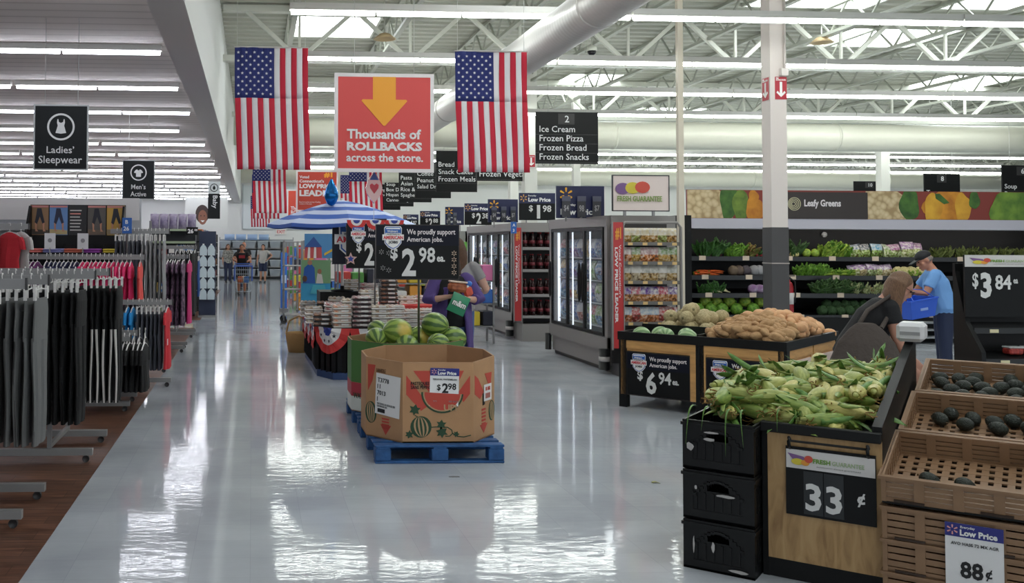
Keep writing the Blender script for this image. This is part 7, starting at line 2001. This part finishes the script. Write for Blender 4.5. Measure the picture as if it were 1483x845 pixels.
def hand(mb, W, d, nrm, side, curl=.5, k=1.0):
    d = d.normalized(); nrm = (nrm-d*nrm.dot(d)).normalized(); lat = d.cross(nrm).normalized()*side
    B = Matrix((lat, d, nrm)).transposed().to_4x4()
    mb.ell((0, 0, 0), (.040*k, .052*k, .017*k), 12, 8, M=Matrix.Translation(W+d*.045*k) @ B)
    for i, (o, L) in enumerate(((.030, .068), (.011, .078), (-.010, .072), (-.029, .056))):
        p = W+d*.082*k+lat*o*k; dirv = d.copy(); pts = [W+d*.05*k+lat*o*k*.9, p]
        for s_ in range(3):
            ax = d.cross(nrm).normalized(); dirv = (Matrix.Rotation(curl*(.55+.25*s_), 3, ax) @ dirv).normalized()
            p = p+dirv*L*k*(.42, .33, .25)[s_]; pts.append(p)
        mb.path(pts, [.0095*k, .0095*k, .009*k, .0082*k, .007*k], 8)
    tb = W+d*.022*k+lat*.030*k; d1 = (d*.62+lat*.62+nrm*.45).normalized(); d2 = (d*.85+lat*.12+nrm*.55).normalized()
    mb.path([W+d*.02*k, tb, tb+d1*.034*k, tb+d1*.034*k+d2*.028*k], [.013*k, .0125*k, .0105*k, .008*k], 8)
def person(label, loc, rz, H=1.70, lean=0.0, twist=0.0, headp=0.0, heady=0.0, arms=None, legs=None, fat=1.0, top=None, bottom=None, hair=None, skin='#c99a80', vox=.009, shoes='#2a2a2c', curl=(.5, .5), sleeve=.55, hem=.86, bottom_len='long', female=False, glasses=False, cap=None):
    k = H/1.70
    t = thing('person', label, 'person', loc, rz)
    pel = Vector((0, 0, .93))
    U = Matrix.Rotation(twist, 3, 'Z') @ Matrix.Rotation(lean, 3, 'X')       # leaning forward = towards -y
    def up(p): return (pel+U @ (Vector(p)-pel))*k
    sh_w = .172 if female else .188
    S = {s_: up((s_*sh_w, 0, 1.395)) for s_ in (-1, 1)}
    arms = arms or {}
    legs = legs or {}
    E, Wr, Nr = {}, {}, {}
    for s_ in (-1, 1):
        a = arms.get(s_, ((s_*.06, .02, -.28), (s_*.01, -.06, -.25)))
        E[s_] = S[s_]+Vector(a[0]).normalized()*.285*k; Wr[s_] = E[s_]+Vector(a[1]).normalized()*.25*k
        Nr[s_] = Vector(a[2]) if len(a) > 2 else Vector((-s_, 0, 0))
    hip = {s_: Vector((s_*.09, 0, .91))*k for s_ in (-1, 1)}; kn = {}; an = {}
    for s_ in (-1, 1):
        l = legs.get(s_, ((s_*.02, -.01, -1), (0, .02, -1)))
        kn[s_] = hip[s_]+Vector(l[0]).normalized()*.42*k; an[s_] = kn[s_]+Vector(l[1]).normalized()*.41*k
    dz = min(an[-1].z, an[1].z)-.075*k
    # bring the feet to the floor
    def sh(v): v.z -= dz
    for d_ in (hip, kn, an, S, E, Wr):
        for s_ in (-1, 1): sh(d_[s_])
    pelv = pel*k; pelv.z -= dz
    def upz(p): v = up(p); v.z -= dz; return v
    HB = U @ Matrix.Rotation(heady, 3, 'Z') @ Matrix.Rotation(headp, 3, 'X')
    neck = upz((0, .01, 1.44)); hc = neck+(HB @ Vector((0, -.03, .145)))*k
    HM = Matrix.Translation(hc) @ HB.to_4x4() @ Matrix.Scale(k, 4)
    def tsecs(g, z0=None):
        rows = [(.86, .150, .105), (.95, .165*fat, .118*fat), (1.05, (.150 if female else .155)*fat, .112*fat), (1.15, .150*fat, .115*fat), (1.27, .170*(fat*.6+.4), .118*(fat*.6+.4)), (1.36, .178, .100), (1.41, .150, .08), (1.45, .075, .065)]
        out = []
        for z, rx, ry in rows:
            b = min(1, max(0, (z-.93)/.25)); M_ = Matrix.Rotation(twist*b, 3, 'Z') @ Matrix.Rotation(lean*b, 3, 'X')
            c = (pel+M_ @ Vector((0, -.015 if 1.0 < z < 1.2 and fat > 1.1 else 0, z-.93)))*k if z > .93 else Vector((0, 0, z))*k
            c = Vector(c); c.z -= dz; out.append((c, (rx+g)*k, (ry+g)*k, M_, z))
        return out
    mb = MB()
    orient_loft(mb, [s_[:4] for s_ in tsecs(-.012)])
    mb.path([neck-(HB @ Vector((0, .0, .05)))*k, neck+(HB @ Vector((0, -.012, .08)))*k], [.058*k, .052*k], 12)
    mb.ell((0, .012, .02), (.074, .092, .10), 18, 14, M=HM); mb.ell((0, -.028, -.045), (.056, .062, .068), 14, 10, M=HM)
    mb.ell((0, -.092, -.018), (.014, .022, .022), 10, 8, M=HM); mb.ell((0, -.078, .012), (.010, .016, .03), 8, 6, M=HM); mb.ell((0, -.072, .036), (.045, .014, .012), 10, 6, M=HM)
    mb.ell((0, -.083, -.064), (.025, .012, .010), 10, 6, M=HM); mb.ell((0, -.07, -.095), (.024, .022, .018), 10, 6, M=HM)
    for s_ in (-1, 1):
        mb.ell((s_*.075, .012, -.008), (.010, .022, .034), 8, 8, M=HM); mb.ell((s_*.042, -.05, -.03), (.026, .026, .026), 8, 8, M=HM)
        mb.ell(S[s_]-Vector((s_*.012, 0, .01))*k, .056*k, 12, 8)
        mb.path([S[s_], S[s_].lerp(E[s_], .45), E[s_], E[s_].lerp(Wr[s_], .35), Wr[s_]], [.052*k*(fat*.5+.5), .05*k*(fat*.5+.5), .040*k, .040*k, .027*k], 12)
        mb.path([Wr[s_].lerp(E[s_], .1), Wr[s_]+(Wr[s_]-E[s_]).normalized()*.03*k], [.027*k, .026*k], 10)
        hand(mb, Wr[s_]+(Wr[s_]-E[s_]).normalized()*.005, Wr[s_]-E[s_], Nr[s_], s_, curl[0 if s_ < 0 else 1], k)
        mb.path([hip[s_], hip[s_].lerp(kn[s_], .5), kn[s_], kn[s_].lerp(an[s_], .3), an[s_]], [.088*k, .076*k, .055*k, .056*k, .037*k], 12)
        f = an[s_]; mb.path([f, Vector((f.x, f.y-.03*k, f.z-.03*k)), Vector((f.x+s_*.015*k, f.y-.15*k, f.z-.045*k))], [.038*k, .036*k, .025*k], 10)
    body = remesh(obj('body', mb, mat('skin_'+skin, skin, .5, sub=.12), t), vox)
    # face details
    e = MB()
    for s_ in (-1, 1): e.ell((s_*.031, -.079, .012), (.012, .008, .0075), 8, 6, M=HM)
    obj('eyes', e, flat('#2a211d', .2), t)
    obj('mouth', MB().ell((0, -.094, -.064), (.022, .006, .006), 8, 6, M=HM), flat('#9a5a52', .4), t)
    if glasses:
        gl = MB()
        for s_ in (-1, 1): gl.path([tuple(HM @ Vector((s_*.033+.024*math.cos(q*PI/6), -.098, .012+.018*math.sin(q*PI/6)))) for q in range(12)], .0025*k, 5, closed=True); gl.path([HM @ Vector((s_*.057, -.096, .016)), HM @ Vector((s_*.08, .0, .012))], .0025*k, 5)
        obj('glasses', gl, flat('#3a3032', .3), t)
    # clothing
    if top:
        c, m_ = MB(), top
        secs = [x for x in tsecs(.012) if x[4] >= hem-.02]
        if hem < .9: secs[0] = (secs[0][0], secs[0][1]+.012*k, secs[0][2]+.014*k, secs[0][3], secs[0][4])
        orient_loft(c, [x[:4] for x in secs[:-1]]+[(secs[-1][0]-Vector((0, 0, .012))*k, .07*k, .062*k, secs[-1][3])])
        for s_ in (-1, 1):
            c.ell(S[s_]-Vector((s_*.012, 0, .008))*k, .067*k, 12, 8)
            u = min(1, sleeve/.54)
            if sleeve <= .54: c.path([S[s_], S[s_].lerp(E[s_], u)], [.064*k, .064*k*(fat*.3+.7)], 12)
            else: c.path([S[s_], E[s_], E[s_].lerp(Wr[s_], min(.95, (sleeve-.54)/.46))], [.064*k, .055*k, .044*k], 12)
        remesh(obj('top', c, m_, t), .011)
    if bottom:
        c = MB(); secs = [x for x in tsecs(.010) if x[4] <= 1.06]
        orient_loft(c, [x[:4] for x in secs])
        for s_ in (-1, 1):
            if bottom_len == 'long': c.path([hip[s_], hip[s_].lerp(kn[s_], .5), kn[s_], an[s_]+Vector((0, .004, -.015))*k], [.103*k, .094*k, .075*k, .062*k], 12)
            else: c.path([hip[s_], hip[s_].lerp(kn[s_], .5), kn[s_].lerp(hip[s_], .05)], [.103*k, .098*k, .092*k], 12)
        c.ell(pelv+Vector((0, 0, -.05))*k, (.12*k, .10*k, .08*k), 12, 8)
        remesh(obj('trousers', c, bottom, t), .011)
    s_m = MB()
    for s_ in (-1, 1):
        s_m = MB(); f = an[s_]
        s_m.path([Vector((f.x, f.y+.045*k, .038*k)), Vector((f.x, f.y-.02*k, .045*k)), Vector((f.x+s_*.012*k, f.y-.11*k, .036*k)), Vector((f.x+s_*.016*k, f.y-.175*k, .030*k))], [.032*k, .043*k, .042*k, .026*k], 12)
        s_m.b2(f.x-.038*k, f.x+.038*k, f.y-.17*k, f.y+.06*k, .0, .02*k)
        remesh(obj('shoe', s_m, flat(shoes), t), .009)
    # hair
    if hair:
        kind, hcv = hair; hm_ = mat('hair_'+hcv, hcv, .55, var=.3, vscale=30, stretch=(8, 8, 1.2), bump=.5, bscale=60)
        h = MB()
        def scalp(d):   # hair hugs the skull, open over the face
            return 1.0
        if kind != 'bald':
            h.ell((0, .026, .038), (.083, .094, .094), 18, 12, M=HM); h.ell((0, .055, -.01), (.078, .062, .08), 14, 10, M=HM)
        if kind == 'long':
            for i in range(15):
                a = PI*.06+PI*.88*i/14
                x0, y0 = .078*math.cos(a), .03+.078*math.sin(a)
                tip = HM @ Vector((x0*1.35, y0*1.25, -.20))
                tip = Vector((tip.x, tip.y, (HM @ Vector((x0, y0, -.05))).z-.20*k*(1+.15*math.sin(i*2.1))))
                h.path([HM @ Vector((x0*.7, y0*.7, .085)), HM @ Vector((x0*1.05, y0, 0)), HM @ Vector((x0*1.25, y0*1.2, -.09)), tip], [.022*k, .028*k, .026*k, .010*k], 8)
        if kind == 'curtain':     # long hair swinging forward past the face
            for i in range(17):
                a = PI*-.02+PI*1.04*i/16
                x0, y0 = .080*math.cos(a), .03+.08*math.sin(a)
                m2 = HM @ Vector((x0*1.2, y0-.02, -.05)); tip = Vector((m2.x, m2.y, m2.z-.26*k*(1+.2*math.sin(i*1.7)))); m2 = m2.lerp(tip, .3)
                h.path([HM @ Vector((x0*.6, y0*.6-.01, .09)), HM @ Vector((x0*1.15, y0-.02, .02)), m2, m2.lerp(tip, .6), tip], [.022*k, .032*k, .034*k, .028*k, .012*k], 8)
        if kind != 'bald': remesh(obj('hair', h, hm_, t), .008, 2)
        else:
            for s_ in (-1, 1): h.ell((s_*.068, .04, .0), (.014, .05, .03), 8, 6, M=HM)
            obj('hair', h, hm_, t)
    if cap:
        c = MB(); c.ell((0, .012, .045), (.083, .1, .082), 18, 12, lambda d: 1 if d.z > -.15 else .92, M=HM)
        c.add([HM @ Vector(p) for p in [(-.065, -.07, .035), (.065, -.07, .035), (.05, -.165, .02), (-.05, -.165, .02), (-.065, -.07, .047), (.065, -.07, .047), (.05, -.165, .03), (-.05, -.165, .03)]], [(3, 2, 1, 0), (4, 5, 6, 7), (0, 1, 5, 4), (1, 2, 6, 5), (2, 3, 7, 6), (3, 0, 4, 7)])
        obj('cap', c, flat(cap, .7), t)
    t_info = dict(S=S, E=E, W=Wr, HM=HM, hc=hc, t=t, k=k, U=U)
    return t_info
def world_of(info, v): return info['t'].matrix_basis @ Vector(v)

# woman with the purple cardigan behind the watermelon bin
M_JEAN = mat('denim_blue', '#4a638f', .85, bump=.2, bscale=150, var=.12, vscale=12); M_BLKT = mat('black_knit', '#141416', .85, bump=.15, bscale=100); M_PURC = mat('purple_knit', '#54427e', .85, bump=.25, bscale=120); M_GRYT = mat('grey_knit', '#8e8a8b', .85, bump=.2, bscale=90); M_BLUT = mat('blue_polo', '#6f9fd8', .8, bump=.2, bscale=120); M_NAVYP = mat('navy_trousers', '#232c47', .8)
wx = P(655, 430, 10.05).x
lady = person('shopper in an open purple cardigan, black top and jeans clutching packages behind the watermelons', (wx, 10.08, 0), .05, 1.60, fat=1.22, female=True, top=M_BLKT, bottom=M_JEAN, hair=('long', '#4a3324'), skin='#c79b88', headp=-.15,
              arms={-1: ((-.13, -.10, -.25), (.19, -.15, .05), (.4, 0, .9)), 1: ((.13, -.10, -.25), (-.20, -.15, .03), (-.4, 0, .9))}, curl=(.8, .8), sleeve=.2, hem=.84)
c = MB(); k = lady['k']; t = lady['t']
for s_ in (-1, 1):
    S, E, W = lady['S'][s_], lady['E'][s_], lady['W'][s_]
    c.ell(S-Vector((s_*.012, 0, .005)), .075, 12, 8); c.path([S, E, E.lerp(W, .42)], [.072, .066, .058], 12)
    for q in range(5):
        z0, z1 = 1.30*k, .60*k
        a0 = (.16+.10*q/4)*k
        c.path([(s_*(.08+.025*q)*k, -(.112-.045*q*.5+.02*(q == 4))*k, z0), (s_*(.125+.022*q)*k, -(.165-.04*q)*k, .95*k), (s_*(.155+.022*q)*k, -(.155-.045*q)*k, z1-(q % 2)*.03)], [.022, .024, .018], 8)
orient_loft(c, [(Vector((0, .065, z*k)), rx*k, ry*k, Matrix.Identity(3)) for z, rx, ry in ((.62, .225, .115), (.85, .222, .12), (1.05, .21, .115), (1.25, .205, .10), (1.39, .165, .065))])
card = remesh(obj('cardigan', c, M_PURC, t), .011)
mid = (lady['W'][-1]+lady['W'][1])/2
def held(name, label, cat, off, rot): p = world_of(lady, mid+Vector(off)); return thing(name, label, cat, p, rot)
o = held('bread_pack', 'brown wrapped bread pack held against the purple cardigan', 'bread', (-.02, -.07, .06), (0, .1, .1))
obj('loaf', MB().box((0, 0, .05), (.2, .1, .1), bev=.03), mat('bread_crust', '#b5683f', .5, c2='#7d3f26', vscale=18), o); obj('wrapper_end', MB().box((.0, -.0, .105), (.19, .08, .02), bev=.008), flat('#e0c9b8', .3), o)
o = held('candy_bag', 'green candy bag with white lettering hanging from the purple cardigan shopper\u2019s hand', 'candy bag', (-.055, -.11, -.15), (0, .42, .05))
put('wrapper', pillow(MB(), .19, .2, .05).mesh('wrapper', flat('#2f8a63', .3)), o).location = (-.0, 0, 0)
write(o, 'm&m', -.075, .07, w=.15, h=.07, m=INK, y=-.028, bold=.05); write(o, "m&m", -.071, .073, w=.142, h=.062, m=WHITE, y=-.031, bold=.03)
o = held('toy_pack', 'red, white and blue candy pack resting on the shopper\u2019s forearm', 'candy pack', (.11, -.07, .02), (0, -.3, 0))
obj('pack', MB().box((0, 0, .05), (.09, .06, .10), bev=.02), flat('#d2573f'), o); obj('cap', MB().ell((.03, 0, .12), (.035, .03, .03), 10, 8), flat('#2f6cc4'), o); obj('band', MB().box((-.01, 0, .10), (.07, .055, .03), bev=.01), WHITE, o)
# taller shopper behind
gx = P(660, 400, 10.75).x
person('tall shopper in a grey T-shirt with long brown hair standing behind the purple cardigan', (gx+.02, 10.78, 0), PI-.35, 1.74, fat=1.15, top=M_GRYT, bottom=M_JEAN, hair=('long', '#5a3c28'), skin='#c79b88', sleeve=.30,
       arms={-1: ((-.13, -.02, -.25), (.06, -.2, -.03)), 1: ((.13, -.02, -.25), (-.06, -.2, -.03))})

# woman with the bag at the corn table
ax_ = P(1290, 450, 7.15)
shop = person('woman with long light brown hair, black T-shirt and grey shoulder bag leaning over the corn', (ax_.x-.26, 7.2, 0), 1.25, 1.56, lean=.50, headp=.12, heady=-.15, fat=1.25, female=True, top=mat('black_tee', '#17171a', .85, bump=.15, bscale=80), bottom=mat('dark_leggings', '#1d1e22', .8), hair=('curtain', '#7a5a42'), skin='#bd8b76', glasses=True, sleeve=.28,
              arms={-1: ((-.05, -.04, -.28), (.03, -.12, -.23)), 1: ((.06, -.10, -.26), (-.03, -.16, -.20))}, legs={-1: ((-.05, -.02, -1), (0, .04, -1)), 1: ((.08, .02, -1), (0, .05, -1))})
# shoulder bag hanging behind her
S = shop['S'][-1]
bp = world_of(shop, S+Vector((-.10, .17, -.36)))
t = thing('shoulder_bag', 'large soft grey-brown shoulder bag hanging from the woman at the corn', 'bag', bp, 1.25)
M_BAG = mat('bag_cloth', '#4d443f', .8, bump=.3, bscale=30)
mb = MB(); orient_loft(mb, [(Vector((0, .02, z)), rx, ry, Matrix.Identity(3)) for z, rx, ry in ((-.26, .09, .20), (-.22, .12, .26), (-.05, .11, .25), (.10, .07, .19), (.20, .035, .11), (.24, .02, .06))], 18)
remesh(obj('body', mb, M_BAG, t), .011)
inv = Matrix.Rotation(-1.25, 3, 'Z')
top_l = inv @ (world_of(shop, S+Vector((-.0, .0, .075)))-bp)
obj('strap', MB().path([(0, -.08, .2), top_l*.7+Vector((.03, -.06, .02)), top_l, top_l*.7+Vector((.03, .10, .02)), (0, .08, .2)], .016, 8), M_BAG, t)

# man in blue with a basket
mx_ = P(1364, 450, 11.4)
man = person('older man in a light blue polo and black cap picking vegetables with a blue basket', (mx_.x+.06, 11.45, 0), -2.05, 1.66, lean=.24, headp=.25, heady=.25, fat=1.25, top=M_BLUT, bottom=M_NAVYP, hair=('bald', '#8a8078'), skin='#bb836a', cap='#1b1c20', sleeve=.38, hem=.80,
             arms={-1: ((-.06, -.15, -.25), (.08, -.24, -.0), (.2, 0, -.9)), 1: ((.08, -.12, -.26), (-.06, -.25, .04), (-.3, 0, -.9))})
E = man['E'][1]; W = man['W'][1]
bpnt = world_of(man, E.lerp(W, .45)+Vector((.06, -.02, -.30)))
t = thing('shopping_basket', 'bright blue plastic hand basket hanging from the man\u2019s forearm', 'basket', bpnt, (0, -.12, -2.05+PI/2+.75))
M_BSK = mat('basket_blue', '#2f5fd0', .35)
w0, d0, w1, d1, h_ = .185, .12, .225, .155, .22
mb = MB(); ti = .006
for (a, b, c_, d_) in (((-w0, -d0), (w0, -d0), (w1, -d1), (-w1, -d1)), ((w0, -d0), (w0, d0), (w1, d1), (w1, -d1)), ((w0, d0), (-w0, d0), (-w1, d1), (w1, d1)), ((-w0, d0), (-w0, -d0), (-w1, -d1), (-w1, d1))):
    q = [(*a, 0), (*b, 0), (*c_, h_), (*d_, h_)]; q2_ = [(x*.965, y*.955, z+.003) for x, y, z in q]
    mb.add(q+q2_, [(0, 1, 2, 3), (7, 6, 5, 4), (3, 2, 6, 7)])
mb.b2(-w0, w0, -d0, d0, 0, .006)
obj('body', mb, M_BSK, t)
r_ = MB(); r_.path([(-w1, -d1, h_), (w1, -d1, h_), (w1, d1, h_), (-w1, d1, h_)], .010, 6, closed=True, smooth=False); obj('rim', r_, M_BSK, t)
for s_ in (-1, 1): obj('handle', MB().path([(-w1*.8, s_*d1, h_), (-w1*.5, s_*d1*.35, h_+.1), (0, s_*.012, h_+.12), (w1*.5, s_*d1*.35, h_+.1), (w1*.8, s_*d1, h_)], .006, 6), M_BSK, t)
obj('badge', MB().b2(-.06, .06, -.142, -.134, .09, .12), flat('#8fa9e0'), t)

# far aisle: man leaning on a cart, others behind
fx_ = P(350, 400, 31.5).x
cartman = person('man in a black T-shirt with red print leaning on his cart in the aisle', (fx_, 32.0, 0), 0, 1.68, lean=.30, headp=-.25, top=M_BLKT, bottom=mat('black_shorts', '#17181c', .8), bottom_len='short', hair=('short', '#1f1814'), skin='#a87358', vox=.014, sleeve=.3,
                 arms={-1: ((-.08, -.18, -.2), (.05, -.24, -.03)), 1: ((.08, -.18, -.2), (-.05, -.24, -.03))})
obj('shirt_print', MB().grid(lambda u, v: ((u-.5)*.20, -.135-.30*(.31-.0)+.31*(v-.5)*-.19-.06, 1.20+.10*v), 4, 3), flat('#a8343c'), cartman['t'])
t = thing('shopping_cart', 'steel shopping cart with blue trim pushed by the man in black', 'shopping cart', (fx_+.06, 31.15, 0))
M_WIRE = mat('cart_steel', '#9aa2aa', .3, metal=.8); M_CBL = flat('#3f63b8', .4)
b_ = MB(); bw, bl = .27, .42
corners = lambda z, g: [(-bw*g, -bl*g, z), (bw*g, -bl*g, z), (bw*g, bl*g, z), (-bw*g, bl*g, z)]
for z, g in ((.42, .86), (.56, .91), (.70, .95), (.84, .98), (.98, 1.0)): b_.path(corners(z, g), .007, 5, closed=True, smooth=False)
for s_ in range(9):
    u = -1+s_/4
    for sy in (-1, 1): b_.tube((u*bw*.86, sy*bl*.86, .42), (u*bw, sy*bl, .98), .004, n=4)
    for sx in (-1, 1): b_.tube((sx*bw*.86, u*bl*.86, .42), (sx*bw, u*bl, .98), .004, n=4)
    b_.tube((u*bw*.86, -bl*.86, .42), (u*bw*.86, bl*.86, .42), .004, n=4)
obj('basket', b_, M_WIRE, t)
tr = MB()
for sx in (-1, 1): tr.box((sx*bw*1.02, -bl, .74), (.05, .05, .5), bev=.012)
tr.box((0, -bl-.01, .97), (bw*2, .04, .05), bev=.012); obj('blue_trim', tr, M_CBL, t)
obj('handle', MB().tube((-bw, bl+.1, 1.02), (bw, bl+.1, 1.02), .018).tube((-bw, bl, .95), (-bw, bl+.1, 1.02), .012).tube((bw, bl, .95), (bw, bl+.1, 1.02), .012), M_CBL, t)
fr = MB()
for sx in (-1, 1): fr.path([(sx*bw, bl, .95), (sx*bw*.95, bl*.9, .2), (sx*bw*.9, bl*.6, .16), (sx*bw*.8, -bl*.9, .16)], .012, 6)
fr.tube((-bw*.8, -bl*.9, .16), (bw*.8, -bl*.9, .16), .012); obj('chassis', fr, M_WIRE, t)
for sx in (-1, 1):
    for sy in (-.85, .8): obj('wheel', MB().tube((sx*bw*.85-.012, bl*sy, .06), (sx*bw*.85+.012, bl*sy, .06), .06, n=14).b2(sx*bw*.85-.018, sx*bw*.85-.013, bl*sy-.01, bl*sy+.01, .06, .16), M_CAST, t)
for i, (x, y, c_) in enumerate(((-.1, -.1, '#c96a3a'), (.1, -.15, '#3a6fb0'), (.02, .15, '#d9cfc0'))):
    o = thing('grocery_item', 'packaged grocery item in the steel cart, %s of three' % ORD[i], 'grocery', (fx_+.06+x, 31.15+y, .435)); obj('carton', MB().box((0, 0, .1), (.16, .18, .2), bev=.02), flat(c_), o)
person('person in dark clothes with a bald head standing behind the man with the cart', (P(353, 380, 36).x, 36, 0), .2, 1.74, top=M_BLKT, bottom=M_NAVYP, hair=('bald', '#5a4a40'), skin='#b07a60', vox=.016, sleeve=.3, fat=1.3)
person('young man in grey T-shirt and navy shorts, hand on hip in the far aisle', (P(381, 380, 42).x, 42, 0), -.25, 1.66, top=mat('heather_tee', '#b3b2ac', .85), bottom=M_NAVYP, bottom_len='short', hair=('short', '#2a1f1a'), skin='#b98a70', vox=.016, sleeve=.3, arms={1: ((.22, .05, -.2), (-.14, -.08, -.14))})
person('woman in a pale patterned top beside a far grey cart near the baby aisle', (P(330, 380, 42).x, 42.2, 0), .3, 1.66, top=mat('pale_print_top', '#a9a8a0', .85, c2='#55554f', vscale=18), bottom=M_NAVYP, hair=('long', '#5a4030'), skin='#b98a70', vox=.016, female=True)
# mark on the floor
t = thing('floor_scrap', 'torn dark scrap lying on the tile in front of the pallet', 'litter', G(659, 691)); rr = random.Random(3)
obj('scrap', MB().prism([(.05*math.cos(k*.7)*rr.uniform(.5, 1), .02*math.sin(k*.7)*rr.uniform(.5, 1)) for k in range(9)], .0005, .003, 'z'), flat('#5a5a5c'), t)
t = thing('corn_scrap', 'dry yellow corn leaf scrap on the tile between pallet and corn table', 'litter', G(951, 700)); obj('scrap', MB().sheet(lambda u, v: ((u-.5)*.07, (v-.5)*.03, .004+.006*math.sin(u*5)), 5, 2, .001), flat('#9a9a5a'), t)
# prototypes nobody placed
for o in [o for o in COL.objects if o.parent is None and o.get('label') == 'x']:
    for c in list(o.children_recursive): bpy.data.objects.remove(c)
    bpy.data.objects.remove(o)
_seen = {}
for o in COL.objects:
    l = o.get('label')
    if l and o.parent is None:
        n = len(l.replace('-', ' ').split()) if False else len(l.split())
        if n > 16: print('LONGLABEL', n, l)
        if n < 4: print('SHORT', l)
        g = o.get('group')
        if l in _seen and (_seen[l] != g or not g): print('DUPLABEL', l)
        _seen[l] = g
